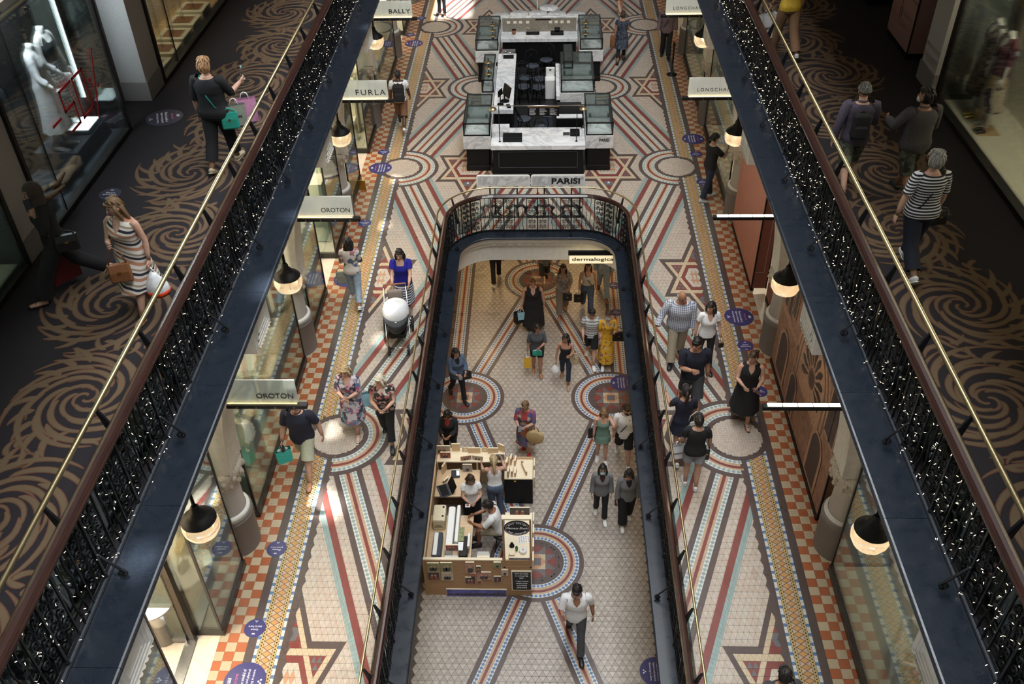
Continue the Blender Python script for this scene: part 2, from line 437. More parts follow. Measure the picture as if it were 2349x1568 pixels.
def medallion(F, c, lift, skip, lower, bcol):
    for k in range(48):
        a0, a1 = 2*PI*k/48, 2*PI*(k+1)/48
        q = [(c[0]+r*math.cos(a), c[1]+r*math.sin(a)) for r, a in ((.971,a0),(.971,a1),(0,a0))]
        if not any(skip(x, y) for x, y in q): F.bed(q, lift-.0008)
    for r0, r1, kd in ((.875,.971,'choc'),(.79,.875,'bw'),(.75,.79,'tan'),(.697,.75,'red'),(.64,.697,'tan'),(.562,.64,'bw')): arc_strip(F, c, r0, r1, kd, lift, skip, bcol)
    arc_strip(F, c, .465, .562, 'choc', lift, skip)
    n = 20; p = .93/n
    for i in range(n):
        for j in range(n):
            x0, y0 = c[0]-.465+i*p, c[1]-.465+j*p; mx, my = x0+p/2-c[0], y0+p/2-c[1]; r = math.hypot(mx, my)
            if r > .462 or skip(x0+p/2, y0+p/2): continue
            if not lower: col = rnd.choice(CREAM+LIGHT)
            else:
                ax, ay = abs(mx), abs(my); mxy = max(ax, ay); mn = min(ax, ay)
                if mxy < .075: col = GREYT
                elif mxy < .19: col = PEACH if ax+ay < .19 else CREAMY
                elif r > .40: col = jit(CHOC)
                elif (mxy < .38 and mn > .0 and mn < .19 and (mxy-.19) < (mn)*1.0): col = jit(GREYT)
                else: col = jit(RED)
            F.tile([(x0,y0),(x0+p,y0),(x0+p,y0+p),(x0,y0+p)], col, lift, .0012)
VX, VYE = 1.76, 18.35                                   # the opening in the main floor: half width (lip) and far end
def in_void(x, y, m=0.0):
    """inside the balustrade line of the opening, with rounded far corners"""
    w = 2.06+m; ye = 18.62+m; r = 1.05+m
    if abs(x) > w or y > ye: return False
    if abs(x) > w-r and y > ye-r: return math.hypot(abs(x)-(w-r), y-(ye-r)) < r
    return True
def floor_main():
    slab = MB(); 
    n = 16; w, ye, r = 2.06, 18.62, 1.05
    YA, YB, XW = 3.0, 40.0, 7.2
    slab.box(-XW,-w,YA,YB,-.25,-.006); slab.box(w,XW,YA,YB,-.25,-.006); slab.box(-w,w,ye,YB,-.25,-.006)
    for s in (-1, 1):                                   # fill the rounded corners
        for k in range(n):
            a0, a1 = PI/2*k/n, PI/2*(k+1)/n
            p = [(s*(w-r+r*math.cos(a)), ye-r+r*math.sin(a)) for a in (a0, a1)]
            q = [p[0], p[1], (s*w, ye)]
            if s < 0: q = q[::-1]
            slab.prism(q, -.25, -.006)
    o = struct('floor', slab, 'grout')
    F = TileField(0.0, (0.0, 6.5, .12))
    skip = lambda x, y: in_void(x, y) or abs(x) > 3.56 or y < 5.2 or y > 37.5 or (abs(x) < 1.7 and 21.7 < y < 28.4)
    # triangular lattice with the six-pointed stars
    stars = [(sx*HX, Y0+k*2*HY) for sx in (-1, 1) for k in range(0, 3)] + [(sx*2*HX, Y0+HY*(2*k+1)) for sx in (-1,0,1) for k in range(-1, 3)]
    stars = [s_ for s_ in stars]
    j0, j1 = int((5.2-Y0)/UU), int((37.5-Y0)/UU)
    near = []
    for j in range(j0, j1):
        y0 = Y0+j*UU
        i0 = -84
        for i in range(i0-2, 86):
            # triangle i in row j: base vertices at parity
            if (i+j) % 2: tri = [(i-1, j), (i+1, j), (i, j+1)]; up = True; cj = j+1/3
            else: tri = [(i-1, j+1), (i, j), (i+1, j+1)]; up = False; cj = j+2/3
            x, y = i*CC, Y0+cj*UU
            if skip(x, y): continue
            col = None
            for sx, sy in stars:
                if abs(x-sx) < .88 and abs(y-sy) < 1.68:
                    col = star_colour((x-sx)/CC, (y-sy)/UU, up); break
            if col is None: col = rnd.choice(CREAM if up else LIGHT+CREAM[:2])
            else: col = jit(col, .05)
            F.tile([(a*CC, Y0+b_*UU) for a, b_ in tri], col, 0, .0022, big=(y < 10.5 and col not in ()))
    # rhombic red / teal borders inside every cell
    for sx, sy in stars:
        for (ex, ey) in ((1,1),(1,-1),(-1,1),(-1,-1)):
            for d0, d1, kd in ((.41,.52,'red'),(.52,.615,'teal')):
                def vx(d): return [(sx+ex*(HX-d*1.0644), sy), (sx, sy+ey*(HY-d*2.9187))]
                (a0, b0), (a1, b1) = vx(d0), vx(d1)
                nn = 46
                lp = lambda p, q, t: (p[0]+(q[0]-p[0])*t, p[1]+(q[1]-p[1])*t)
                for k in range(nn):
                    t0, t1 = k/nn, (k+1)/nn
                    q = [lp(a0,b0,t0), lp(a0,b0,t1), lp(a1,b1,t1), lp(a1,b1,t0)]; cx = sum(v_[0] for v_ in q)/4; cy = sum(v_[1] for v_ in q)/4
                    if skip(cx, cy) or any(abs(v_[0]) > 3.59 for v_ in q): continue
                    m1 = [lp(q[0],q[3],.5), lp(q[1],q[2],.5)]; cl = RED if kd == 'red' else TEAL
                    F.bed(q, .0012); F.tile([q[0],q[1],m1[1],m1[0]], jit(cl), .002, .0012); F.tile([m1[0],m1[1],q[2],q[3]], jit(cl), .002, .0012)
    # diagonal bands and medallions
    cells = [(sx*2*HX, Y0+k*2*HY) for sx in (-1,0,1) for k in range(-1, 4)]; mids = [(sx*HX, Y0+HY*(2*k+1)) for sx in (-1,1) for k in range(-1, 3)]
    for c_ in cells:
        for m_ in mids:
            if abs(abs(c_[0]-m_[0])-HX) < .01 and abs(abs(c_[1]-m_[1])-HY) < .01: band(F, c_, m_, .0034, skip, TEAL)
    for c_ in cells+mids:
        if abs(c_[0]) < 3 and (c_[1] > 20 or c_[0] == 0): medallion(F, c_, .0052, skip, False, TEAL)
    # side borders: brown / blue-white / chain / diamonds / chain / blue-white / brown, then the check
    for s in (-1, 1):
        ys, ye_ = 5.2, 37.5
        cl = [Y0+k*2*HY for k in range(-1, 4)]
        inside = lambda x, y, r=.562: any(math.hypot(abs(x)-2*HX, y-c_) < r for c_ in cl)
        F.bed([(s*3.56,ys),(s*4.165,ys),(s*4.165,ye_),(s*3.56,ye_)], .0012)
        def col_tiles(x0, x1, pitch, fn, lift=.0026, gap=.0012):
            n_ = round((ye_-ys)/pitch)
            for k in range(n_):
                y_0, y_1 = ys+k*pitch, ys+(k+1)*pitch
                if inside((x0+x1)/2, (y_0+y_1)/2): continue
                cl_ = fn(k)
                if cl_: F.tile([(s*x0,y_0),(s*x1,y_0),(s*x1,y_1),(s*x0,y_1)], cl_, lift, gap)
        for x0, x1 in ((3.56,3.61),(3.61,3.66),(4.04,4.082),(4.082,4.124),(4.124,4.165)): col_tiles(x0, x1, .055, lambda k: jit(CHOC))
        for x0, x1 in ((3.66,3.71),(3.99,4.04)): col_tiles(x0, x1, .052, lambda k: jit(BLUE) if k % 3 == 0 else jit(WHITE,.04))
        for x0, x1 in ((3.71,3.775),(3.925,3.99)):
            col_tiles(x0, x1, .0525, lambda k: jit(YEL))
            n_ = round((ye_-ys)/.0525); xm = (x0+x1)/2
            for k in range(n_):
                ym = ys+(k+.5)*.0525
                if inside(xm, ym): continue
                F.tile([(s*xm+.013*math.cos(a*PI/3), ym+.015*math.sin(a*PI/3)) for a in range(6)], BLK, .0034, 0)
                for e in (x0+.004, x1-.004): F.tile([(s*e-.004,ym+.014),(s*e+.004,ym+.014),(s*e+.004,ym+.036),(s*e-.004,ym+.036)], BLK, .0034, 0)
        n_ = round((ye_-ys)/.105); xm = 3.85
        F.bed([(s*3.775,ys),(s*3.925,ys),(s*3.925,ye_),(s*3.775,ye_)], .0014)
        for k in range(n_):
            y_0 = ys+k*.105; ym = y_0+.0525
            if inside(xm, ym): continue
            F.tile([(s*3.779,ym),(s*xm,y_0),(s*3.921,ym),(s*xm,y_0+.105)], (.17,.06,.04), .0030, 0)
            F.tile([(s*3.779,ym),(s*xm,y_0),(s*3.921,ym),(s*xm,y_0+.105)], jit(GOLD), .0036, .0055)
            for e in (3.777, 3.923): F.tile([(s*e,ym-.05),(s*e,ym+.05+.105*0),(s*e,ym+.05),(s*xm+(s*e-s*xm)*.04,y_0)] if False else [(s*e,ym+.003),(s*e,ym+.102),(s*xm+(s*e-s*xm)*.06,y_0+.105)], jit((.62,.46,.33)), .0030, .001)
        # extension of the medallion over the border: tiled disc and brown ring
        for c_ in cl:
            if 5.8 < c_ < 37: medallion(F, (s*2*HX, c_), .0052, (lambda x, y, s=s, c_=c_: (math.hypot(abs(x)-2*HX, y-c_) > .565 and abs(x) > 3.56) or in_void(x, y)), False, TEAL)
        # check of orange and cream squares up to the shopfronts
        q = .1525; nx = 17
        F.bed([(s*4.165,ys),(s*4.60,ys),(s*4.60,ye_),(s*4.165,ye_)], .0012)
        for k in range(int((ye_-ys)/q)):
            for i in range(3 if True else nx):
                x0 = 4.165+i*q; y_0 = ys+k*q; x1 = min(x0+q, 4.165+2.85*q)
                cl_ = ORANGE if (i+k) % 2 else CREAMY; big = y_0 < 9.6
                if big: F.tile([(s*x0,y_0),(s*x1,y_0),(s*x1,y_0+q),(s*x0,y_0+q)], jit(cl_,.05), .0026, .0016, True)
                else:
                    h = (x1-x0)/3; g = q/3
                    for a in range(3):
                        for b_ in range(3): F.tile([(s*(x0+a*h),y_0+b_*g),(s*(x0+(a+1)*h),y_0+b_*g),(s*(x0+(a+1)*h),y_0+(b_+1)*g),(s*(x0+a*h),y_0+(b_+1)*g)], jit(cl_,.05), .0026, .0010)
    F.finish(o, 300)
    return o
def floor_lower():
    slab = MB().box(-6,6,4,30,ZL-.25,ZL-.006)
    o = struct('floor_lower', slab, 'grout')
    F = TileField(ZL, (0.3, 8.6, .6))
    skip = lambda x, y: abs(x) > 2.25 or y < 7.5 or y > 26.5
    b = .067; h = UU
    for j in range(int((7.5-Y0)/h)-1, int((26.5-Y0)/h)):
        for i in range(-36, 37):
            if (i+j) % 2 == 0: tri = [(i-1,j),(i+1,j),(i,j+1)]; up = True; cj = j+1/3
            else: tri = [(i-1,j+1),(i,j),(i+1,j+1)]; up = False; cj = j+2/3
            x, y = i*b, Y0+cj*h
            if skip(x, y): continue
            col = jit(rnd.choice([(.46,.40,.35),(.49,.43,.38),(.43,.38,.33)]) if up else rnd.choice([(.56,.50,.44),(.54,.47,.41),(.58,.51,.44)]), .05)
            F.tile([(a*b, Y0+c_*h) for a, c_ in tri], col, 0, .0036, big=(y < 12))
    cells = [(0, Y0+k*2*HY) for k in range(0, 2)]; mids = [(sx*HX, Y0+HY*(2*k+1)) for sx in (-1,1) for k in range(-1, 3)]
    for c_ in cells:
        for m_ in mids:
            if abs(abs(c_[0]-m_[0])-HX) < .01 and abs(abs(c_[1]-m_[1])-HY) < .01: band(F, c_, m_, .0034, skip, BLUE)
    for s in (-1, 1):
        band(F, (s*2.08, 17.6), (s*2.08, 26.4), .0030, lambda x, y: y < 7.5, BLUE)
    for c_ in cells+mids: medallion(F, c_, .0052, lambda x, y: y < 7.5, True, BLUE)
    F.finish(o, 300)
    return o
floor = floor_main()
lower = floor_lower()
# ------------------------------------------------------------------ building shell: galleries, cornices, columns, upper floors, roof
COLY = [4.603, 9.50, 14.397, 19.294, 24.19, 29.09, 33.98]     # column lines
GX = 6.5
def patch_holes():
    out = []
    for x, y, z, rx, ry in ((-3.05,33.6,0,.55,1.3),(-3.75,33.2,0,.5,1.0),(-3.72,10.35,0,.20,.22),(-3.42,10.2,0,.13,.2),(-3.75,12.0,0,.16,.08),(-3.47,5.15,5.2,.10,.16),(3.42,4.95,5.2,.12,.14),(-3.75,18.9,0,.12,.1),(-3.75,21.1,0,.12,.1),(-3.1,14.6,0,.10,.12)):
        k = (21.0-z)/-SUN_DIR.z; out.append((x-SUN_DIR.x*k, y-SUN_DIR.y*k, rx, ry))
    return out
def shell():
    mb = MB()
    # opaque roof out of view; holes added in it to shape the sun patches
    holes = patch_holes(); xs = sorted({-7.6, 7.6} | {h[0]-h[2] for h in holes} | {h[0]+h[2] for h in holes}); ys = sorted({-8.0, 46.0} | {h[1]-h[3] for h in holes} | {h[1]+h[3] for h in holes})
    for i in range(len(xs)-1):
        for j in range(len(ys)-1):
            cx, cy = (xs[i]+xs[i+1])/2, (ys[j]+ys[j+1])/2
            if any(abs(cx-h[0]) < h[2] and abs(cy-h[1]) < h[3] for h in holes): continue
            mb.box(xs[i], xs[i+1], ys[j], ys[j+1], 21.0, 21.06)
    struct('ceiling', mb, 'ceiling_paint')
    for nm, x in (('wall_left', -7.65), ('wall_right', 7.55)): struct(nm, MB().box(x, x+.1, -8, 46, -4, 21), 'stucco_grey')
    struct('wall_back', MB().box(-7.6, 7.6, 45.9, 46, -4, 21), 'stucco_grey'); struct('wall_front', MB().box(-7.6, 7.6, -8.1, -8, -4, 21), 'stucco_grey')
    for nm, s in (('left', -1), ('right', 1)):
        # upper galleries over the first one (they shade it)
        for k, z in enumerate((10.4, 15.6)):
            a, b_ = sorted((s*3.3, s*7.55)); struct('floor_upper_%s' % nm, MB().box(a, b_, -8, 46, z-.45, z), 'ceiling_paint')
        a, b_ = sorted((s*3.68, s*7.5)); struct('floor_gallery_%s' % nm, MB().box(a, b_, 1.5, 40, 4.95, ZG), 'carpet')
        # granite ledge outside the balustrade, in slabs with bull-nosed edge
        led = bpy.data.objects.new('trim_ledge_%s' % nm, None); C.objects.link(led); led['kind'] = 'structure'
        L = 1.7055; y = 5.70-3*L+.09*(s < 0)
        prof = [(3.69,5.13),(3.69,5.20),(3.30,5.20),(3.283,5.195),(3.272,5.18),(3.27,5.165),(3.272,5.15),(3.283,5.135),(3.30,5.13)]
        sl_ = MB().extr([(s*a_, b2) for a_, b2 in prof][::(1 if s > 0 else -1)], 'y', .002, L-.002).mesh('granite_slab', 'granite')
        for k in range(23): link('granite_slab', sl_, led, (0, y+k*L, 0))
        # low iron kerb the balusters stand on
        a, b_ = sorted((s*3.685, s*3.735)); struct('trim_kerb_%s' % nm, MB().box(a, b_, 1.5, 40, 5.2, 5.235), 'iron_grey')
        # plaster cornice with leaf drops
        prof = [(3.30,5.13),(3.315,5.09),(3.345,5.07),(3.345,5.04),(3.37,5.02),(3.40,4.95),(3.46,4.91),(3.46,4.87),(3.62,4.86),(3.62,5.13)]
        cor = struct('trim_cornice_%s' % nm, MB().extr([(s*a_, b2) for a_, b2 in prof][::(1 if s > 0 else -1)], 'y', 1.5, 40), 'stucco')
        lf = MB()
        for k in range(180):
            yy = 4.2+k*.17
            lf.ell((s*3.405, yy, 4.945), (.03,.07,.045), 8, 4); lf.ell((s*3.45, yy+.085, 4.90), (.03,.035,.03), 6, 3)
        o = lf.build('leaf_moulding', 'stucco', cor, True); o['kind'] = 'stuff'
        # soffit
        a, b_ = sorted((s*3.6, s*7.5)); struct('ceiling_%s' % nm, MB().box(a, b_, 1.5, 40, 4.86, 4.95), 'stucco')
        # wall behind the main floor shops
        a, b_ = sorted((s*7.3, s*7.5)); struct('wall_shops_%s' % nm, MB().box(a, b_, 1.5, 40, 0, 4.86), 'shop_wall')
        a, b_ = sorted((s*4.60, s*7.3)); struct('floor_shops_%s' % nm, MB().box(a, b_, 1.5, 40, -.006, .004), 'shop_floor')
        # beam over the shopfronts and pier panels
        a, b_ = sorted((s*4.50, s*4.70)); struct('trim_shop_beam_%s' % nm, MB().box(a, b_, 1.5, 40, 3.9, 4.86), 'stucco')
    # main floor void: ledge, fascia and soffit around the opening
    def rrect(w, ye, r, n=14):
        pts = [(-w, 2.0)]
        pts += [(-w+r-r*math.cos(PI/2*k/n), ye-r+r*math.sin(PI/2*k/n)) for k in range(n+1)]
        pts += [(w-r+r*math.sin(PI/2*k/n), ye-r+r*math.cos(PI/2*k/n)) for k in range(n+1)]
        return pts + [(w, 2.0)]
    def loop(mb, offs):
        """sweep a section [(inset from the balustrade line, z)] round the opening"""
        base = [rrect(2.06-d, 18.62-d, max(.05, 1.05-d)) for d, z in offs]
        for a in range(len(offs)-1):
            A, B = base[a], base[a+1]
            for i in range(len(A)-1): mb.face([(*A[i], offs[a][1]), (*A[i+1], offs[a][1]), (*B[i+1], offs[a+1][1]), (*B[i], offs[a+1][1])])
        return mb
    struct('trim_void_ledge', loop(MB(), [(-.03,.0),(-.03,.03),(.0,.03),(.0,.012),(.28,.012),(.295,.006),(.302,-.012),(.295,-.03),(.28,-.036),(.24,-.04)]), 'granite')
    f = struct('trim_void_fascia', loop(MB(), [(.24,-.04),(.24,-.10),(.215,-.12),(.215,-.15),(.19,-.20),(.13,-.27),(.10,-.30),(.10,-.34),(.04,-.36),(.03,-.38),(.03,-.78),(-.2,-.80)]), 'stucco')
    for i in range(15):
        t = (i-7)*.21
        me = MB().ell((t, 18.50, -.27), (.085,.03,.05), 8, 4); o = me.build('leaf', 'stucco', f, True)
    struct('ceiling_lower', MB().box(-6,-2.2,2,27,-.85,-.80).box(2.2,6,2,27,-.85,-.80).box(-2.2,2.2,18.7,27,-.85,-.80), 'stucco')
    for s, nm in ((-1,'left'),(1,'right')):
        a, b_ = sorted((s*4.2, s*4.35)); struct('wall_lower_%s' % nm, MB().box(a, b_, 2, 27, ZL, -.8), 'shop_wall')
    struct('wall_lower_back', MB().box(-4.3,4.3,26.9,27.0,ZL,-.8), 'shop_wall')
    struct('wall_lower_front', MB().box(-4.3,4.3,2.0,2.1,ZL,-.02), 'shop_wall')
    # columns with pedestal, shaft, carved capital and fluted console under the gallery
    ped = MB().lathe([(.365,0),(.365,.70),(.375,.71),(.375,.74),(.36,.755),(.372,.77),(.372,.80),(.345,.82),(.30,.84)], 28).mesh('pedestal', 'stone_base', True)
    ring = MB().lathe([(.346,.80),(.350,.82),(.346,.85),(.33,.865),(.30,.87)], 28).mesh('base_ring', 'stucco_white', True)
    shaft = MB().lathe([(.295,.84),(.29,.95),(.275,1.6),(.268,4.0)], 28).mesh('shaft', 'stone_shaft', True)
    cap = MB(); cap.lathe([(.275,1.44),(.30,1.47),(.36,1.56),(.40,1.70),(.42,1.80),(.38,1.82),(.28,1.84)], 24, a0=0, a1=2*PI)
    for k in range(14):
        a = 2*PI*k/14
        for z, r in ((1.56,.36),(1.70,.40)): cap.ell((r*math.cos(a+z), r*math.sin(a+z), z), (.05,.05,.06), 6, 4)
    cap = cap.mesh('capital', 'corbel', True)
    def console(s):
        b = MB(); n = 12; rs = []
        # profile of the nave-side face: from the capital up and out to the cornice (x local to the column axis, towards the nave)
        pts = []
        for k in range(n+1):
            t = k/n; a = t*PI/2
            pts.append((.36+.92*(1-math.cos(a)), 1.84+2.45*math.sin(a)))
        nf = 7
        for i in range(n):
            (x0,z0),(x1,z1) = pts[i], pts[i+1]
            for k in range(nf):
                ya, yb = -.27+.54*k/nf, -.27+.54*(k+1)/nf; ym = (ya+yb)/2; g = .022
                P = lambda x,y,z: (-s*x, y, z)
                for (p, q) in (((ya,0),(ya+.012,0)),((ya+.012,0),(ym,-g)),((ym,-g),(yb-.012,0)),((yb-.012,0),(yb,0))):
                    b.face([P(x0+p[1],p[0],z0), P(x0+q[1],q[0],z0), P(x1+q[1],q[0],z1), P(x1+p[1],p[0],z1)])
            for y in (-.27,.27): b.face([(-s*x0,y,z0),(-s*x1,y,z1),(0,y,z1),(0,y,z0)])
        return b.mesh('console', 'stucco')
    for s, nm in ((-1,'left'),(1,'right')):
        cons = console(s)
        blk = MB(); x0, x1 = sorted((-s*1.24, -s*.1)); blk.box(x0, x1, -.36, .36, 4.25, 4.87)
        blk = blk.mesh('console_block', 'stucco_white')
        fr = MB()
        xf = -s*1.24; dx = -s*.012
        for w, h in ((.31,.25),(.25,.19),(.19,.13)):
            for (a0,a1,b0,b1) in ((-w,w,h-.022,h),(-w,w,-h,-h+.022),(-w,-w+.022,-h,h),(w-.022,w,-h,h)):
                xa, xb = sorted((xf, xf+dx)); fr.box(xa, xb, a0, a1, 4.56+b0, 4.56+b1)
        fr = fr.mesh('panel_moulding', 'stucco_white')
        for k, y in enumerate(COLY):
            o = bpy.data.objects.new('trim_column_%s' % nm, None); C.objects.link(o); o.location = (s*4.785, y, 0); o['kind'] = 'structure'
            o['label'] = 'stone column with grey pedestal and fluted console on the %s side' % nm
            for me in (ped, ring, shaft, cap, cons, blk, fr): link(me.name.split('.')[0], me, o)
shell()

for x, y, e in ((-3.0,9,5),(-3.0,14,7),(3.0,9,5),(3.0,14,7),(-1.6,21.5,22),(1.4,21.5,22),(-1.4,24.5,24),(1.4,24.5,24),(-3.1,18.6,18),(3.1,18.6,18)): area_light('lower_ceiling_lamp', (x,y,-.9), .5, .5, e, (1.0,.70,.36))
# ------------------------------------------------------------------ iron balustrades, brass handrails, fairy lights
def spiral(cx, cz, r, a0, turns, sgn, n=15):
    return [(cx+r*(1-.86*k/n)*math.cos(a0+sgn*turns*2*PI*k/n), 0, cz+r*(1-.86*k/n)*math.sin(a0+sgn*turns*2*PI*k/n)) for k in range(n+1)]
H_IR = 0.93
def scroll_panel_mesh(w):
    m = MB(); rows = 6; dz = (H_IR-.14)/rows
    for i in range(rows):
        z = .09+dz*(i+.5)
        for s in (-1, 1):
            flip = 1 if i % 2 == 0 else -1
            pts = spiral(s*w*.235, z, w*.19, PI/2*flip, 1.6, s*flip)
            pts = [(0, 0, z-flip*dz*.52+flip*dz*1.04*0), (s*w*.10, 0, z-flip*dz*.06+flip*dz*.30)] + pts if i % 2 == 0 else [(0, 0, z+dz*.52), (s*w*.10, 0, z-dz*.24)] + pts
            m.tube(pts, (.0042,.017), 4, cap=False, ref=(0,1,0))
    m.tube([(0,0,.03),(0,0,H_IR)], .004, 4)
    for z in (.05, H_IR-.03): m.box(-w/2, w/2, -.006, .006, z-.006, z+.006)
    return m.mesh('scroll_panel', 'iron', True)
SC_W = .27
SCROLL = scroll_panel_mesh(SC_W)
def bar_mesh(r, name): return MB().box(-r, r, -r, r, 0, H_IR).mesh(name, 'iron')
BAR = bar_mesh(.008, 'baluster')
POST = MB().box(-.014,.014,-.014,.014,-.03,H_IR).lathe([(.026,0),(.026,.03),(.016,.05)],8).mesh('post', 'iron')
WAVY = MB().tube([(.013*math.sin(k/14*PI*5), 0, H_IR*k/14) for k in range(15)], (.0065,.015), 5, ref=(0,1,0)).mesh('wavy_baluster', 'iron', True)
def stay_mesh():
    """S-shaped stay: curl at the ironwork, bar down and out, spiral foot on the ledge (x = outwards)"""
    top = [(p[0]*1-.0, 0, p[2]) for p in spiral(-.02, .36, .035, -PI/2, 1.1, 1)][::-1]
    bar = [(.03,0,.30),(.10,0,.20),(.165,0,.115)]
    foot = spiral(.165, .055, .055, PI/2, 1.7, -1)
    return MB().tube(top+bar+foot, (.008,.016), 5, ref=(0,1,0)).mesh('stay', 'iron', True)
STAY = stay_mesh()
def iron_run(th, pts_fn, length, unit, out=1.0, stay_every=2, stay0=0, z=0.0):
    """lay the repeat post|scroll|bar|wavy|wavy|bar|scroll along a path; pts_fn(t) -> (x, y, heading, outward angle)"""
    n = int(length/unit); sc = unit/.8527
    items = []
    for k in range(n+1):
        t = k*unit
        items.append((POST, t, 'post'))
        if k < n:
            for me, o, nm in ((SCROLL,.135,'scroll_panel'),(BAR,.27,'baluster'),(WAVY,.374,'wavy_baluster'),(WAVY,.478,'wavy_baluster'),(BAR,.5827,'baluster'),(SCROLL,.7177,'scroll_panel')): items.append((me, t+o*sc, nm))
        if (k+stay0) % stay_every == 0: items.append((STAY, t, 'stay'))
    for me, t, nm in items:
        if t > length: continue
        x, y, h, oa = pts_fn(t)
        o = link(nm, me, th, (x, y, z), (0, 0, oa if nm == 'stay' else h))
        if nm == 'scroll_panel': o.scale = (sc, 1, 1)
RAILP = [(-.050,0),(-.058,.012),(-.058,.03),(-.045,.042),(-.048,.052),(-.030,.072),(0,.080),(.030,.072),(.048,.052),(.045,.042),(.058,.03),(.058,.012),(.050,0)]
def sweep_prof(mb, path, prof, closed_prof=True):
    """sweep a (side, z) profile along a horizontal path"""
    path = [Vector(p) for p in path]; rs = []
    for i, p in enumerate(path):
        t = path[min(i+1,len(path)-1)]-path[max(i-1,0)]; t.z = 0; t.normalize(); sd = Vector((t.y,-t.x,0))
        rs.append([p+sd*a+Vector((0,0,b)) for a, b in prof])
    return mb.rings(rs)
def void_path(off, n=12, y0=2.2):
    w, ye, r = 2.03+off, 18.59+off, 1.02+off
    P = [(-w, y0+k*(ye-r-y0)/18) for k in range(18)]
    P += [(-w+r-r*math.cos(PI/2*k/n), ye-r+r*math.sin(PI/2*k/n)) for k in range(n+1)]
    P += [(-w+r+(2*w-2*r)*k/6, ye) for k in range(1, 6)]
    P += [(w-r+r*math.sin(PI/2*k/n), ye-r+r*math.cos(PI/2*k/n)) for k in range(n+1)]
    P += [(w, ye-r-(ye-r-y0)*k/18) for k in range(1, 19)]
    return P
class Path:
    def __init__(s, pts):
        s.p = pts; s.l = [0]
        for a, b in zip(pts, pts[1:]): s.l.append(s.l[-1]+math.hypot(b[0]-a[0], b[1]-a[1]))
        s.len = s.l[-1]
    def at(s, t):
        for i in range(len(s.p)-1):
            if t <= s.l[i+1] or i == len(s.p)-2:
                k = (t-s.l[i])/(s.l[i+1]-s.l[i]); a, b = s.p[i], s.p[i+1]
                return a[0]+(b[0]-a[0])*k, a[1]+(b[1]-a[1])*k, math.atan2(b[1]-a[1], b[0]-a[0])
def blade_mesh():
    """black tapered arm carrying the brass rail (x = away from the void), with glass clamp"""
    m = MB(); m.prism([(0,.0),(.05,.0),(.10,.30),(.155,.585),(.13,.60),(.02,.32)], -.012, .012, Matrix(((1,0,0,0),(0,0,1,0),(0,1,0,0),(0,0,0,1))))
    m.box(-.03, .09, -.02, .02, .10, .13); m.box(-.02, .05, -.03, .03, .0, .05)
    return m.mesh('stanchion', 'iron')
BLADE = blade_mesh()
CLAMP = MB().lathe([(.0,-.025),(.016,-.025),(.016,.025),(.0,.025)], 10, Matrix.Rotation(PI/2,4,'Y')).mesh('clamp', 'steel', True)
for s, nm, side in ((-1,'left','left'),(1,'right','right')):
    th = thing('iron_balustrade', 'black scrolled iron balustrade with red mahogany rail along the %s gallery' % side, 'balustrade', (0,0,0), 0, 'gallery balustrades')
    iron_run(th, lambda t: (s*3.71, 2.34+.05*(s < 0)+t, PI/2, 0 if s < 0 else PI), 34, .8527, stay0=1, z=ZG+.03)
    sweep_prof(MB(), [(s*3.67, 1.5, ZG+.95),(s*3.67, 20, ZG+.95),(s*3.67, 38, ZG+.95)], [(a*1.12, b*1.1) for a, b in RAILP]).build('wooden_handrail', 'mahogany', th, False)
    fo = MB()
    fo.box(*sorted((s*3.70, s*3.72)), 1.5, 38, ZG+.935, ZG+.95); fo.box(*sorted((s*3.705, s*3.715)), 1.5, 38, ZG+.035, ZG+.06); fo.build('flat_rail', 'iron', th)
    br = thing('brass_handrail', 'polished brass handrail on black arms along the %s gallery' % side, 'handrail', (0,0,0), 0, 'gallery brass rails')
    MB().tube([(s*3.86, 1.5, 6.3),(s*3.86, 38, 6.3)], .025, 12).build('brass_rail', 'brass', br, True)
    for k in range(30):
        y = 2.57+1.135*k-.04*(s > 0)
        link('stanchion', BLADE, br, (s*3.72, y, 5.70), (0, 0, 0 if s > 0 else PI))
        MB().box(*sorted((s*3.795, s*3.805)), y+.03, y+1.105, 5.28, 6.05).build('glass_panel', 'dark_glass', br)
        for yy in (y+.25, y+.88): link('clamp', CLAMP, br, (s*3.775, yy, 5.62))
# balustrade around the floor opening
vp = Path(void_path(0))
th = thing('iron_balustrade', 'black scrolled iron balustrade with rounded end around the floor opening', 'balustrade', (0,0,0))
iron_run(th, lambda t: (vp.at(t)[0], vp.at(t)[1], vp.at(t)[2], vp.at(t)[2]-PI/2), vp.len, vp.len/46.0, stay0=0, z=.012)
sweep_prof(MB(), [(x, y, .95) for x, y in vp.p], [(a*.9, b*.9) for a, b in RAILP]).build('wooden_handrail', 'mahogany', th, False)
sweep_prof(MB(), [(x, y, .93) for x, y in vp.p], [(-.012,0),(.012,0),(.012,.02),(-.012,.02)]).build('flat_rail', 'iron', th)
sweep_prof(MB(), [(x, y, .06) for x, y in vp.p], [(-.008,0),(.008,0),(.008,.016),(-.008,.016)]).build('bottom_rail', 'iron', th)
bp_ = Path(void_path(.17)); br = thing('brass_handrail', 'thin brass handrail curving round the floor opening', 'handrail', (0,0,0))
MB().tube([(x, y, 1.10) for x, y in bp_.p], .019, 10).build('brass_rail', 'brass', br, True)
gp = Path(void_path(.10)); n_ = 37
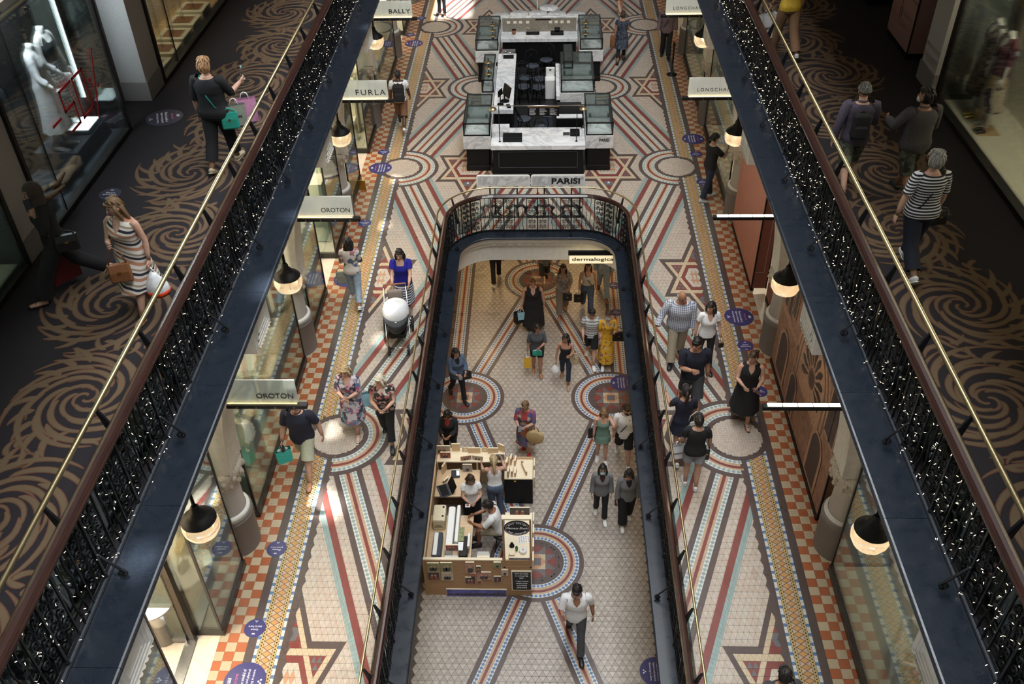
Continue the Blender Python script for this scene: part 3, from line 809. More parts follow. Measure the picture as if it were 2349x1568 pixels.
for k in range(n_):
    t = (k+.5)/n_*vp.len; x, y, h = vp.at(t); o = link('stanchion', BLADE, br, (x, y, .50), (0, 0, h+PI/2))
    t2 = (k+.5)/n_*gp.len; a = gp.at(t2); b = gp.at(min(gp.len, t2+gp.len/n_*.5)); c = gp.at(min(gp.len, t2+gp.len/n_*.96))
    m = MB(); m.rings([[(q[0], q[1], .10),(q[0]+.008, q[1], .10),(q[0]+.008, q[1], .88),(q[0], q[1], .88)] for q in (a, b, c)])
    m.build('glass_panel', 'clear_glass', br)
# fairy lights wound through the gallery ironwork
for s, side, dens in ((-1,'left',30),(1,'right',48)):
    f = MB(); w = MB(); path = []
    y = 3.6
    while y < 30:
        z = ZG+.12+.78*(.5+.5*math.sin(y*9.3+rnd.uniform(-.6,.6))); x = s*(3.70+rnd.uniform(-.035,.03)); path.append((x, y, z)); y += .055
    w.tube(path, .0022, 3, cap=False)
    y = 3.6
    for k in range(int((30-3.6)*dens)):
        yy = rnd.uniform(3.6, 30); x = s*(3.69+rnd.uniform(-.05,.035)); z = ZG+.04+rnd.random()**1.25*.86
        d = Vector((rnd.uniform(-1,1), rnd.uniform(-1,1), rnd.uniform(-.6,.6))).normalized()*.010; c = Vector((x, yy, z)); r = .0028
        f.tube([c-d, c+d], [r, r*.5], 4)
        if rnd.random() < .35: w.tube([c, c-d*3.2], .0016, 3, cap=False)
    o = tag(f.build('fairy_lights', 'fairy'), 'tiny warm fairy lights wound through the %s gallery ironwork' % side, 'lights', kind='stuff')
    w.build('light_wire', 'black_paint', o)
# ------------------------------------------------------------------ main floor shopfronts, signs, lamps
RX90 = (PI/2, 0, 0)
def fit_text(txt, w, h, mat, parent, loc, rot, name='lettering', bold=0.0, spacing=1.0, depth=.003, shear=0.0):
    """text scaled to a given width and capital height, centred on loc"""
    me = text_mesh(txt, 1.0, depth, bold, spacing, 'CENTER', shear); me.materials.clear(); me.materials.append(M[mat])
    xs = [v_.co.x for v_ in me.vertices]; ys = [v_.co.y for v_ in me.vertices]
    sx, sy = w/(max(xs)-min(xs)), h/(max(ys)-min(ys)); cx, cy = (max(xs)+min(xs))/2, (max(ys)+min(ys))/2
    for v_ in me.vertices: v_.co = ((v_.co.x-cx)*sx, (v_.co.y-cy)*sy, v_.co.z)
    return link(name, me, parent, loc, rot)
def vitrine(s, y0, y1, label, near_open=True, glass_m='shop_glass', plinth='dark_frame', zt=3.55, depth=.85):
    t = thing('shop_window', label, 'shop window', (s*4.56, (y0+y1)/2, 0), 0, 'glazed shop windows'); h = (y1-y0)/2
    X = lambda a, b: sorted((s*a, s*b))
    MB().box(*X(-.03,depth), -h, h, 0, .14).build('plinth', plinth, t)
    MB().box(*X(.03,depth-.04), -h+.05, h-.05, .14, .155).build('display_floor', 'shop_cream', t)
    MB().box(*X(0,.012), -h, h, .14, zt).build('front_pane', glass_m, t)
    for e in (-1, 1): MB().box(*X(.012,depth), *sorted((e*h, e*(h-.012))), .14, zt).build('end_pane', glass_m, t)
    for e in (-1, 1):
        MB().box(*X(-.012,.022), *sorted((e*(h+.008), e*(h-.022))), .12, zt).build('corner_bar', 'dark_frame', t)
        MB().box(*X(depth-.03,depth+.03), *sorted((e*(h+.01), e*(h-.05))), 0, zt).build('frame_post', 'bronze_frame', t)
    MB().box(*X(-.02,.03), -h, h, zt, zt+.10).box(*X(.03,depth), -h, -h+.05, zt, zt+.1).box(*X(.03,depth), h-.05, h, zt, zt+.1).build('head_rail', 'dark_frame', t)
    MB().box(*X(-.02,.03), -h, h, .12, .145).build('bottom_rail', 'bronze_frame', t)
    return t
def shop_door(s, y0, y1, label):
    t = thing('shop_door', label, 'door', (s*5.0, (y0+y1)/2, 0), 0, 'glazed shop doors'); h = (y1-y0)/2
    for e in (-1, 1): MB().box(-.05, .05, e*h-.05, e*h+.05, 0, 3.4).build('door_post', 'bronze_frame', t)
    MB().box(-.08, .08, -h, h, 0, .03).build('threshold', 'steel', t)
    MB().box(-.05, .05, -h, h, 3.3, 3.42).build('door_head', 'bronze_frame', t)
    leaf = MB().box(*sorted((s*.05, s*.95)), h-.07, h-.055, .08, 3.2).build('door_leaf', 'shop_glass', t)
    MB().box(*sorted((s*.05, s*.95)), h-.085, h-.04, .03, .12).build('leaf_rail', 'steel', leaf)
    MB().tube([(s*.86, h-.10, .6),(s*.86, h-.10, 1.9)], .016, 8).tube([(s*.86,h-.10,.75),(s*.86,h-.06,.75)], .01, 6).tube([(s*.86,h-.10,1.75),(s*.86,h-.06,1.75)], .01, 6).build('pull_handle', 'steel', leaf, True)
    return t
vitrine(-1, 7.75, 9.02, 'glazed shop window with round drum tables, nearest the camera on the left')
vitrine(-1, 4.9, 6.35, 'glazed shop window on the left, before the nearest shop door')
shop_door(-1, 6.4, 7.7, 'glazed shop door with long steel handle, nearest on the left')
vitrine(-1, 9.98, 13.93, 'long glazed shop window with pale mint plinths, left side')
vitrine(-1, 14.83, 16.22, 'short glazed shop window beside second left column')
shop_door(-1, 16.25, 17.48, 'glazed shop door between the two short left windows')
vitrine(-1, 17.52, 18.9, 'short glazed shop window before the third left column')
vitrine(-1, 19.72, 21.1, 'short glazed shop window behind third left column')
shop_door(-1, 21.15, 22.45, 'glazed shop door far along the left side')
vitrine(-1, 22.49, 23.98, 'short glazed shop window with cream mat before fourth left column')
vitrine(-1, 24.65, 28.65, 'long glazed shop window far along the left side')
vitrine(-1, 30.75, 32.1, 'farthest glazed shop window on the left')
vitrine(1, 5.0, 9.02, 'long glazed shop window with framed display cases, nearest on the right')
vitrine(1, 19.74, 23.75, 'long glazed shop window behind the man in black on the phone')
vitrine(1, 24.65, 28.65, 'long glazed shop window far along the right side')
# warm shop lighting
for s, y, e in ((-1,7.05,650),(-1,11.95,620),(-1,16.85,380),(-1,21.75,320),(-1,26.6,300),(-1,31.5,200),(1,7.05,110),(1,21.75,170),(1,26.6,150)):
    area_light('shop_ceiling_light', (s*5.9, y, 4.8), 1.6, 3.4, e, (1.0,.86,.66))
# --- things shown in the windows
def handbag(loc, w, h, d, mat, label, rz=0.0, group=None, strap='oak'):
    t = thing('handbag', label, 'handbag', loc, rz, group)
    MB().bbox(-w/2, w/2, -d/2, d/2, 0, h, .02).build('bag_body', mat, t)
    MB().prism([(-w/2*1.01,0),(w/2*1.01,0),(w/2*1.01,h*.5),(0,h*.42),(-w/2*1.01,h*.5)], -.006, .006, Matrix.Translation((0,-d/2,h*.5)) @ Matrix.Rotation(PI/2,4,'X')).build('flap', mat, t)
    MB().tube([(-w*.32,0,h),(-w*.30,0,h+.10),(-w*.1,0,h+.17),(w*.1,0,h+.17),(w*.30,0,h+.10),(w*.32,0,h)], .009, 6).build('handle', strap, t, True)
    MB().box(-.02,.02,-d/2-.014,-d/2-.004,h*.45,h*.53).build('clasp', 'gold', t)
    return t
def plinth(loc, sx, sy, h, mat, label, group=None):
    t = thing('display_plinth', label, 'plinth', loc, 0, group)
    MB().bbox(-sx/2,sx/2,-sy/2,sy/2,.03,h,.006).build('body', mat, t); MB().box(-sx/2+.03,sx/2-.03,-sy/2+.03,sy/2-.03,0,.03).build('recessed_base', 'dark_frame', t)
    MB().box(-sx/2,sx/2,-sy/2,sy/2,h,h+.012).build('top', 'shop_cream', t)
    return t
plain('leather_yellow', (.70,.46,.05), .45); plain('leather_cream', (.72,.64,.46), .5); plain('leather_black', (.012,.012,.013), .4); plain('leather_brown', (.25,.10,.04), .5)
plain('leaf_green', (.11,.17,.05), .6, var=.4, scale=60); plain('flower_white', (.78,.76,.66), .7); plain('foil_gold', (.55,.42,.10), .25, metal=.8, var=.3)
PG = 'mint plinths in the long left window'
for x, y, sx, sy, h, lb in ((-4.98,10.35,.36,.5,.95,'slim mint plinth nearest in the long left window'),(-4.92,11.15,.42,.44,1.05,'mint plinth carrying the glass flower vase'),(-4.88,11.9,.34,.34,.8,'low mint plinth behind the flower vase plinth'),(-4.98,12.75,.46,.6,.75,'wide plinth with two cream bags in the long left window'),(-4.98,13.4,.42,.42,1.15,'tall cream plinth with gold trinkets, far end of long window')):
    plinth((x,y,.155), sx, sy, h, 'plinth_mint' if y < 12.5 else 'shop_cream', lb, PG)
handbag((-4.98,12.62,.93), .26,.20,.10,'leather_cream','cream handbag nearer one of a pair on wide plinth', PI/2+.2, 'cream bags in the left window'); handbag((-4.98,12.92,.93), .24,.20,.10,'leather_cream','cream handbag farther one of a pair on wide plinth', PI/2, 'cream bags in the left window')
t = thing('flower_vase', 'glass vase of white flowers and leaves on mint plinth', 'vase', (-4.92,11.15,1.22))
MB().lathe([(.0,.0),(.08,.0),(.095,.1),(.08,.24),(.095,.28)], 14).build('vase', 'clear_glass', t, True); st = MB(); fl = MB(); lv = MB()
for k in range(16):
    a = rnd.uniform(0,6.28); r = rnd.uniform(.02,.2); tip = Vector((r*math.cos(a), r*math.sin(a), rnd.uniform(.45,.75))); st.tube([(r*.2*math.cos(a),r*.2*math.sin(a),.02), tip], .004, 4)
    (fl if k % 2 else lv).ell(tip, (.05,.05,.035), 7, 4); lv.ell(tip*.8, (.045,.03,.015), 6, 3)
st.build('stems', 'leaf_green', t); fl.build('flowers', 'flower_white', t, True); lv.build('leaves', 'leaf_green', t, True)
t = thing('potted_shrub', 'small leafy bush with pale flowers in the long left window', 'plant', (-5.12,12.25,.155)); MB().lathe([(0,0),(.11,0),(.14,.24),(.12,.25)],12).build('pot','stone_base',t,True); lv = MB(); fl = MB()
for k in range(150):
    v_ = Vector((rnd.gauss(0,1),rnd.gauss(0,1),rnd.gauss(0,1))).normalized()*rnd.uniform(.1,.34); c = v_+Vector((0,0,.72)); d = Vector((rnd.uniform(-1,1),rnd.uniform(-1,1),rnd.uniform(-.4,.9))).normalized()*.05; sd = d.cross(Vector((0,0,1))).normalized()*.018
    lv.face([c-d, c+sd, c+d, c-sd])
    if k % 6 == 0: fl.ell(c, .018, 5, 3)
MB().tube([(0,0,.2),(0,0,.75)], .02, 6).build('stem','leather_brown',t); o = lv.build('leaves','leaf_green',t); o['kind']='stuff'; fl.build('flowers','flower_white',t,True)
t = thing('trinket_stack', 'gold wrapped trinkets in an open tray on the tall cream plinth', 'ornaments', (-4.98,13.4,1.335)); MB().box(-.2,.2,-.2,.2,0,.02).build('tray','shop_cream',t); mb = MB()
for k in range(14): mb.tube([(rnd.uniform(-.12,.12),rnd.uniform(-.12,.12),.03+k*.012),(rnd.uniform(-.12,.12),rnd.uniform(-.12,.12),.06+k*.012)], .03, 6)
mb.build('trinkets','foil_gold',t,True)
t = thing('candle_jar', 'small white candle jar on slim mint plinth', 'candle', (-4.98,10.35,1.125)); MB().lathe([(0,0),(.05,0),(.055,.09),(.045,.09),(.04,.06),(0,.06)],12).build('jar','white_paint',t,True); MB().lathe([(0,.062),(.038,.062)],10).build('wax','leather_yellow',t)
for y, x, lb in ((15.4,-4.95,'pale mint plinth in the short window beside second left column'),(18.2,-4.95,'pale mint plinth in short window before third left column')): plinth((x,y,.155),.4,.5,1.5,'plinth_mint',lb,'tall mint plinths')
# drum tables and bags of the nearest left shop
def drum(loc, r, h, label, top='white_paint'):
    t = thing('drum_table', label, 'table', loc, 0, 'round display tables'); MB().lathe([(0,0),(r*.62,0),(r*.62,h-.03)],28).build('drum','chrome',t,True); MB().lathe([(0,h-.03),(r,h-.03),(r,h),(0,h)],32).build('top',top,t); return t
drum((-5.42,7.75,.004), .34, .85, 'round white drum table inside the doorway of nearest left shop'); drum((-5.05,8.15,.155), .30, .80, 'round white drum table in nearest left window'); drum((-4.92,8.55,.155), .17,.62,'slim polished drum table behind glass, nearest left window','chrome')
handbag((-5.05,8.2,.955),.18,.14,.07,'leather_black','tiny black purse on the round drum table',1.2); handbag((-5.3,8.75,.6),.30,.26,.12,'leather_yellow','yellow handbag in nearest left shop window',PI/2)
t = thing('notice_card', 'small dark blue notice card hung in nearest left window', 'sign', (-4.578,8.35,1.35)); MB().box(-.004,0,-.13,.13,-.19,.19).build('card','sticker_dark',t); fit_text('19', .08,.09,'print_white',t,(.004,0,.04),(PI/2,0,PI/2)); fit_text('people', .10,.03,'print_white',t,(.004,0,-.08),(PI/2,0,PI/2))
t = thing('notice_card', 'white printed card hung in the long left window', 'sign', (-4.578,13.3,1.25)); MB().box(-.004,0,-.26,.26,-.4,.4).build('card','paper_white',t); fit_text('NEW ARRIVALS', .4,.05,'print_black',t,(.004,0,.08),(PI/2,0,PI/2)); fit_text('in store now', .3,.04,'print_black',t,(.004,0,-.08),(PI/2,0,PI/2))
t = thing('display_mat', 'pale yellow mat on the floor of short window before fourth left column', 'mat', (-4.95,22.95,.156)); MB().bbox(-.3,.25,-.35,.35,0,.02,.006).build('mat','leather_cream',t)
for y, z in ((22.9,.6),(23.4,.9)): plinth((-5.05,y+.1,.155),.3,.3,z,'shop_cream','cream plinth in far left window, '+('shorter, beside the yellow mat' if z < .8 else 'taller, by the column'))
for i,(y,c) in enumerate(((25.2,'leather_brown'),(25.9,'leather_black'),(26.8,'leather_cream'),(27.6,'leather_brown'))):
    plinth((-4.98,y,.155),.4,.4,.7,'shop_cream','cream plinth far down the left, number %s from the column' % ('one','two','three','four')[i],'far left plinths'); handbag((-4.98,y,.87),.28,.2,.1,c,'%s handbag on far left plinth' % {'leather_brown':'brown','leather_black':'black','leather_cream':'cream'}[c]+(' beside the black one' if i==0 else ' at the far end' if i==3 else ''),PI/2)
# framed display cases in the nearest right window
for i,(y,x,fm,lb) in enumerate(((7.05,5.2,'white_paint','white framed glass case with red gloves on gold foil, nearest right window'),(5.95,5.15,'oak','wooden framed glass case with gold foil, nearest right window'))):
    t = thing('display_case', lb, 'display case', (x,y,.155), -.35); a, b_, h0, h1 = .34,.36,.25,.85
    for sx in (-1,1):
        for sy in (-1,1): MB().box(sx*a-.02,sx*a+.02,sy*b_-.02,sy*b_+.02,0,h1).build('corner_post',fm,t)
    for z in (h0,h1):
        for e in (-1,1): MB().box(-a,a,e*b_-.02,e*b_+.02,z-.02,z+.02).box(e*a-.02,e*a+.02,-b_,b_,z-.02,z+.02).build('frame_rail',fm if z>h0 or i else 'white_paint',t)
    MB().box(-a,a,-b_,b_,h0-.01,h0+.01).build('shelf','white_paint',t); MB().box(-a,a,-b_,b_,h1+.012,h1+.018).build('top_pane','clear_glass',t)
    foil = MB()
    for k in range(26): foil.ell((rnd.uniform(-.26,.26),rnd.uniform(-.28,.28),h0+.03),(.09,.07,.03),7,3,Matrix.Rotation(rnd.uniform(0,3),3,'Z'))
    foil.build('foil_bed','foil_gold',t,True)
    if i == 0:
        g = MB(); 
        for k in range(2): g.ell((-.06+.14*k,-.05,h0+.12),(.06,.16,.05),10,6,Matrix.Rotation(.3-.5*k,3,'Z'))
        g.build('red_gloves','sale_red',t,True)
# ------------------------------------------------------------------ pendant lamps under the gallery edge
def pendant():
    t = thing('pendant_lamp', 'x', 'lamp')
    MB().lathe([(.03,.33),(.05,.30),(.055,.24),(.085,.22),(.09,.185),(.13,.165),(.205,.095),(.21,.085),(.20,.08),(.10,.15),(.0,.16)],24).build('shade','black_paint',t,True)
    MB().tube([(0,0,.34),(0,0,1.46)],.022,8).lathe([(.022,1.44),(.07,1.45),(.07,1.47)],12).build('stem','black_paint',t,True)
    MB().lathe([(.16,.13),(.205,.075),(.225,.0),(.218,-.07),(.185,-.14),(.115,-.19),(.0,-.21)],26).build('globe','globe_glass',t,True)
    MB().lathe([(.0,.15),(.04,.15),(.042,.05),(.03,.0),(.0,-.01)],12).build('bulb','bulb',t,True)
    MB().tube([(0,0,0),(0,0,-.19)],.006,6).build('rod','chrome',t)
    return t
LAMP = pendant(); first = True
nth = ('nearest','second','third','fourth','fifth')
for s, side in ((-1,'left'),(1,'right')):
    for k in range(5):
        y = 7.05+4.897*k+(-.08 if s > 0 else .0)
        o = LAMP if first else copy_tree(LAMP); first = False
        o.location = (s*3.90, y, 3.40); o['label'] = '%s black pendant lamp with glass globe under the %s gallery' % (nth[k], side); o['group'] = 'pendant globe lamps'
        pl = bpy.data.lights.new('lamp_bulb','POINT'); pl.energy = 8 if s < 0 else 11; pl.color = (1.0,.72,.42); pl.shadow_soft_size = .05
        lo = bpy.data.objects.new('lamp_bulb', pl); C.objects.link(lo); lo.location = (s*3.90, y, 3.34)
# ------------------------------------------------------------------ hanging signs on the columns
def bar_sign(s, y, txt, label, w=None, h=.085, off=0.0, bold=0.0, spacing=1.0, wide=1.03):
    t = thing('hanging_sign', label, 'sign', (s*3.76, y, 3.0), 0, 'illuminated bar signs')
    MB().bbox(-.59,.59,-.045,.045,-.03,.035,.006).build('light_bar','black_paint',t)
    if txt is None:
        for e in (-.018,.018):
            for k in range(5):
                a = -.52+k*.21 if s > 0 else -.52+k*.21
                MB().tube([(a,e,.042),(a+.195,e,.042)],.011,8).build('light_tube','tube_light',t,True)
        return t
    x0, x1 = (-.53,.5) if s > 0 else (-.5,.53)
    if s < 0: x0, x1 = -.56, .47
    else: x0, x1 = -.47, .56
    MB().box(x0,x1,.008,.026,.05,.47).build('frosted_panel','sign_panel',t); MB().box(x0-.02,x1+.02,-.036,-.030,-.02,.50).build('clear_panel','clear_glass',t)
    MB().tube([(x0+.02,-.012,.046),(x1-.02,-.012,.046)],.006,6).build('light_strip','sign_glow',t,True)
    fit_text(txt, w, h, 'print_black', t, (off, -.039, .215), RX90, bold=bold, spacing=spacing)
    for k in range(4): MB().lathe([(.0,0),(.010,0),(.010,.008),(0,.008)],8,Matrix.Translation((-.4+k*.27,-.046,0)) @ Matrix.Rotation(PI/2,4,'X')).build('screw','steel',t)
    return t
bar_sign(-1, 9.5, 'OROTON', 'nearest frosted shop sign on the left, over the man in navy polo', .52, .09, .17)
bar_sign(-1, 14.397, 'OROTON', 'second frosted shop sign from the camera on the left', .52, .09, .17)
bar_sign(-1, 19.294, 'FURLA', 'third frosted shop sign on the left, beside the backpack man', .66, .125, .10, spacing=1.25)
bar_sign(-1, 24.19, 'BALLY', 'farthest frosted shop sign on the left side', .56, .11, .15, bold=.012, spacing=1.1)
bar_sign(1, 9.5, None, 'bare light bar nearest on the right, over the stone facade mural')
bar_sign(1, 14.397, None, 'bare light bar on the right over the pink hoarding')
bar_sign(1, 19.294, 'LONGCHAMP', 'frosted shop sign on the right, nearer of the two lit ones', .80, .075, .12, spacing=1.35)
bar_sign(1, 24.19, 'LONGCHAMP', 'frosted shop sign on the right, farther of the two lit ones', .80, .075, .12, spacing=1.35)
# ------------------------------------------------------------------ hoardings on the right
m_, nt, b = base_mat('mural_stone', (.36,.19,.125), .55); v = coords(nt, (1,1,1)); br_ = nd(nt,'ShaderNodeTexBrick'); br_.inputs['Scale'].default_value = 2.2
br_.inputs['Color1'].default_value = (.40,.215,.145,1); br_.inputs['Color2'].default_value = (.33,.175,.115,1); br_.inputs['Mortar'].default_value = (.24,.12,.085,1); br_.inputs['Mortar Size'].default_value = .008
cx_ = nd(nt,'ShaderNodeSeparateXYZ'); cb_ = nd(nt,'ShaderNodeCombineXYZ'); nt.links.new(v, cx_.inputs[0]); nt.links.new(cx_.outputs[1], cb_.inputs[0]); nt.links.new(cx_.outputs[2], cb_.inputs[1]); nt.links.new(cb_.outputs[0], br_.inputs['Vector'])
mx = nd(nt,'ShaderNodeMix',data_type='RGBA',blend_type='MULTIPLY'); mx.inputs[0].default_value = 1; nt.links.new(br_.outputs['Color'], mx.inputs[6]); nt.links.new(ramp(nt, noise(nt, v, 7, 4), [(.3,(.7,)*3),(.7,(1.2,)*3)]), mx.inputs[7]); nt.links.new(mx.outputs[2], b.inputs['Base Color'])
plain('mural_light', (.50,.30,.20), .55, var=.2, scale=14); plain('mural_dark', (.055,.035,.03), .5, var=.4, scale=20); plain('mural_mid', (.21,.11,.075), .55, var=.25, scale=14)
t = thing('mural_hoarding', 'tall hoarding printed with a brown stone facade of arched windows, right side', 'hoarding', (4.57,11.985,0)); hy = 1.985
MB().box(0,.06,-hy,hy,.1,3.88).build('board','mural_stone',t); MB().box(.0,.36,-hy-.02,-hy,.1,3.88).build('end_board','mural_mid',t); MB().box(-.015,.06,-hy,hy,0,.1).build('skirting','black_paint',t); MB().box(-.012,.012,-hy-.03,-hy+.0,.05,3.88).build('corner_trim','black_paint',t)
def arch_pts(w, h, n=12): return [(-w,0),(w,0)]+[(w*math.cos(PI*k/n), h+w*math.sin(PI*k/n)) for k in range(n+1)]
PRN = {}
def print_poly(pts, y, z, mat, lift, rot=0.0):
    PRN.setdefault(mat, MB()).prism(pts, 0, .0012, Matrix.Translation((-lift, y, z)) @ Matrix(((0,0,-1,0),(-1,0,0,0),(0,1,0,0),(0,0,0,1))) @ Matrix.Rotation(rot,4,'Z'))
def ringpts(r, n=28): return [(r*math.cos(2*PI*k/n), r*math.sin(2*PI*k/n)) for k in range(n)]
# great wheel window inside an arch
for r, mt, l in ((1.02,'mural_light',.001),(.94,'mural_mid',.0025),(.88,'mural_light',.004),(.80,'mural_mid',.0055),(.74,'mural_light',.007)): print_poly(arch_pts(r, .55, 20), -.35, 1.05, mt, l)
for k in range(11):
    a = -.35+k*(PI+.7)/10
    print_poly([(.30*0+.075*math.cos(q)*(1 if math.sin(q)>0 else .55), .42+.21*math.sin(q)) for q in [2*PI*j/14 for j in range(14)]], -.35, 1.62, 'mural_dark', .0085, a-PI/2)
print_poly(ringpts(.19), -.35, 1.62, 'mural_mid', .0085); print_poly(ringpts(.14), -.35, 1.62, 'mural_dark', .0100)
for y, z, w, h in ((1.35,.25,.26,.65),(.45,.2,.2,.55),(-1.25,.2,.26,.7),(1.7,1.6,.09,1.1),(1.42,1.6,.09,1.1),(1.14,1.75,.09,.9),(-1.5,1.5,.13,.9),(-1.75,1.5,.10,.9),(1.55,3.15,.12,.25),(-1.55,3.1,.16,.35)):
    print_poly(arch_pts(w*1.35,h,10), y, z-.03, 'mural_light', .011); print_poly(arch_pts(w,h,10), y, z, 'mural_dark', .0125)
for z in (1.42,1.48,2.85,3.35,3.45): print_poly([(-hy,0),(hy,0),(hy,.035),(-hy,.035)], 0, z, 'mural_light', .001)
for k in range(48): print_poly(arch_pts(.022,.05,6), -hy+.06+k*.082, 3.08, 'mural_dark', .002)
for mt, mb in PRN.items(): o = mb.build('print_shapes', mt, t); o['kind'] = 'stuff'
t = thing('pink_hoarding', 'salmon pink hoarding with dark handwriting beside the phone man', 'hoarding', (4.57,17.6,0))
MB().box(0,.06,-1.33,1.26,.1,3.88).build('board','pink_board',t); MB().box(0,.30,-1.37,-1.33,.1,3.88).build('end_board','pink_board_dark',t); MB().box(-.01,.06,-1.33,1.26,0,.1).build('skirting','black_paint',t)
MB().box(-.015,.01,-1.38,-1.34,.1,3.88).box(.29,.31,-1.39,-1.33,.1,3.88).build('corner_trim','black_paint',t); MB().box(.2,.206,-1.372,-1.37,.5,3.7).box(.03,.2,-1.372,-1.37,.5,.506).build('thin_line','print_white',t)
for txt, w, z in (('Explore',.55,3.35),('MORE GIFTS AND MORE',1.5,2.95),('ON LEVEL 2',.8,2.65)): fit_text(txt, w, .13, 'print_black', t, (-.004,.1,z), (PI/2,0,-PI/2), depth=.001)
t = thing('recessed_hoarding', 'dark pink recessed panel beyond the nearer lit column, right side', 'hoarding', (4.83,15.55,0)); MB().box(0,.06,-.72,.42,.1,4.2).build('board','pink_board_dark',t); MB().box(-.01,.06,-.72,.42,0,.1).build('skirting','black_paint',t); MB().box(-.01,.01,-.73,-.71,.1,4.2).build('corner_trim','black_paint',t)
t = thing('glass_lettering', 'white letters on the glass behind the phone man', 'lettering', (4.55,20.6,.45)); fit_text('WOMENS', .75,.14,'print_white',t,(0,0,0),(PI/2,0,-PI/2))
t = thing('queue_post', 'black queue barrier post by the far right column', 'queue post', (4.05,27.4,0)); MB().lathe([(0,0),(.16,0),(.16,.015),(.03,.03),(.025,.95),(.032,.96),(.032,1.0),(0,1.01)],14).build('post','black_paint',t,True); MB().box(-.036,.036,-.03,.03,.9,.97).build('belt_head','black_paint',t)
t = thing('gold_plaque', 'small gold plaque standing by second left column window', 'plaque', (-4.44,20.6,0)); MB().box(-.09,.09,-.02,.02,0,.26).build('plate','gold',t); MB().box(-.10,.10,-.04,.04,0,.02).build('foot','gold',t)
# lower-level shop sign over the far end of the opening
t = thing('soffit_sign', 'lit sign panel under the far rim of the opening', 'sign', (1.30,18.25,-.515)); MB().box(-.55,.55,0,.05,-.14,.10).build('light_panel','sign_warm',t); MB().box(-.58,.58,-.02,.05,.10,.20).build('black_head','black_paint',t); fit_text('dermalogica', .98,.12,'print_black',t,(.0,-.004,-.03),RX90,bold=.015)
# ------------------------------------------------------------------ coffee kiosk
def glass_case(name, label, x0, x1, y0, y1, zb, zt, base0=None, plinth=True, cat='display cabinet', group='kiosk display cabinets', bar=.03):
    t = thing(name, label, cat, ((x0+x1)/2, (y0+y1)/2, 0), 0, group); a, b = (x1-x0)/2, (y1-y0)/2
    if base0 is not None: MB().bbox(-a,a,-b,b,base0,zb,.006).build('marble_base','marble',t)
    if plinth:
        MB().box(-a+.07,a-.07,-b+.06,b-.06,.14,base0).build('plinth','black_paint',t); MB().bbox(-a+.05,a-.05,-b+.04,b-.04,0,.15,.01).build('skirting','black_paint',t)
    for sx in (-1,1):
        for sy in (-1,1): MB().box(sx*(a-bar)-bar/2,sx*(a-bar)+bar/2,sy*(b-bar)-bar/2,sy*(b-bar)+bar/2,zb,zt).build('corner_post','dark_frame',t)
    for z in (zb+bar/2, zt-bar/2):
        for e in (-1,1):
            MB().box(-a+bar/2,a-bar/2,e*(b-bar)-bar/2,e*(b-bar)+bar/2,z-bar/2,z+bar/2).build('frame_rail','dark_frame',t); MB().box(e*(a-bar)-bar/2,e*(a-bar)+bar/2,-b+bar/2,b-bar/2,z-bar/2,z+bar/2).build('frame_rail','dark_frame',t)
    MB().box(-a+.02,a-.02,-b+.02,b-.02,zt-.002,zt+.003).build('top_pane','case_glass',t)
    for e in (-1,1):
        MB().box(-a+.02,a-.02,e*(b-.018)-.003,e*(b-.018)+.003,zb+.01,zt-.01).build('end_pane','case_glass',t); MB().box(e*(a-.018)-.003,e*(a-.018)+.003,-b+.02,b-.02,zb+.01,zt-.01).build('side_pane','case_glass',t)
    if zt-zb < .5 and base0 is not None:
        MB().box(-a+.03,a-.03,b*.15,b*.15+.008,zb,zt-.02).build('inner_divider','case_glass',t)
        for e in (-1,1): MB().box(e*(a-.12)-.03,e*(a-.12)+.03,-b*.55,-b*.35,zt-.03,zt-.005).build('hinge','iron_grey',t)
    return t
for sx, sd in ((-1,'left'),(1,'right')):
    x0, x1 = sorted((sx*1.19, sx*1.90))
    t = glass_case('display_cabinet', 'empty glass display cabinet on marble, front %s corner of the coffee kiosk' % sd, x0, x1, 21.47, 23.23, 1.0, 1.35, .645)
    if sx > 0: fit_text('PARISI', .26, .085, 'print_black', t, (.12,-.884,.88), RX90, bold=.02)
    glass_case('display_cabinet', 'empty glass display cabinet on marble, rear %s corner of the coffee kiosk' % sd, x0, x1, 26.91, 28.87, 1.0, 1.34, .645)
glass_case('display_cabinet', 'narrow glass cabinet along the left side of the coffee kiosk', -1.57, -1.21, 24.06, 25.85, .98, 1.35, .645)
glass_case('display_cabinet', 'wide glass cabinet along the right side of the coffee kiosk', .59, 1.54, 24.02, 25.98, .98, 1.35, .645)
glass_case('small_glass_box', 'small glass box standing on the wide right kiosk cabinet', .67, .97, 24.75, 26.0, 1.355, 1.56, None, False, 'display box', None)
def counter(label, x0, x1, y0, y1, zt, lip=.05, mat='marble_top'):
    t = thing('counter', label, 'counter', ((x0+x1)/2,(y0+y1)/2,0), 0, 'kiosk counters'); a, b = (x1-x0)/2, (y1-y0)/2
    MB().bbox(-a,a,-b,b,zt-.12,zt,.006).build('worktop',mat,t); MB().box(-a+lip,a-lip,-b+lip,b-lip,.14,zt-.12).build('front_panel','black_paint',t); MB().bbox(-a+lip-.03,a-lip+.03,-b+lip-.03,b-lip+.03,0,.15,.012).build('skirting','black_paint',t)
    return t
t = counter('black panelled front counter of the coffee kiosk with marble top', -1.18, 1.18, 21.08, 22.0, .94)
MB().box(-1.0,1.0,-.425,-.412,.30,.32).box(-1.0,1.0,-.425,-.412,.74,.76).box(-1.0,-.98,-.425,-.412,.3,.76).box(.98,1.0,-.425,-.412,.3,.76).build('panel_moulding','iron_grey',t)
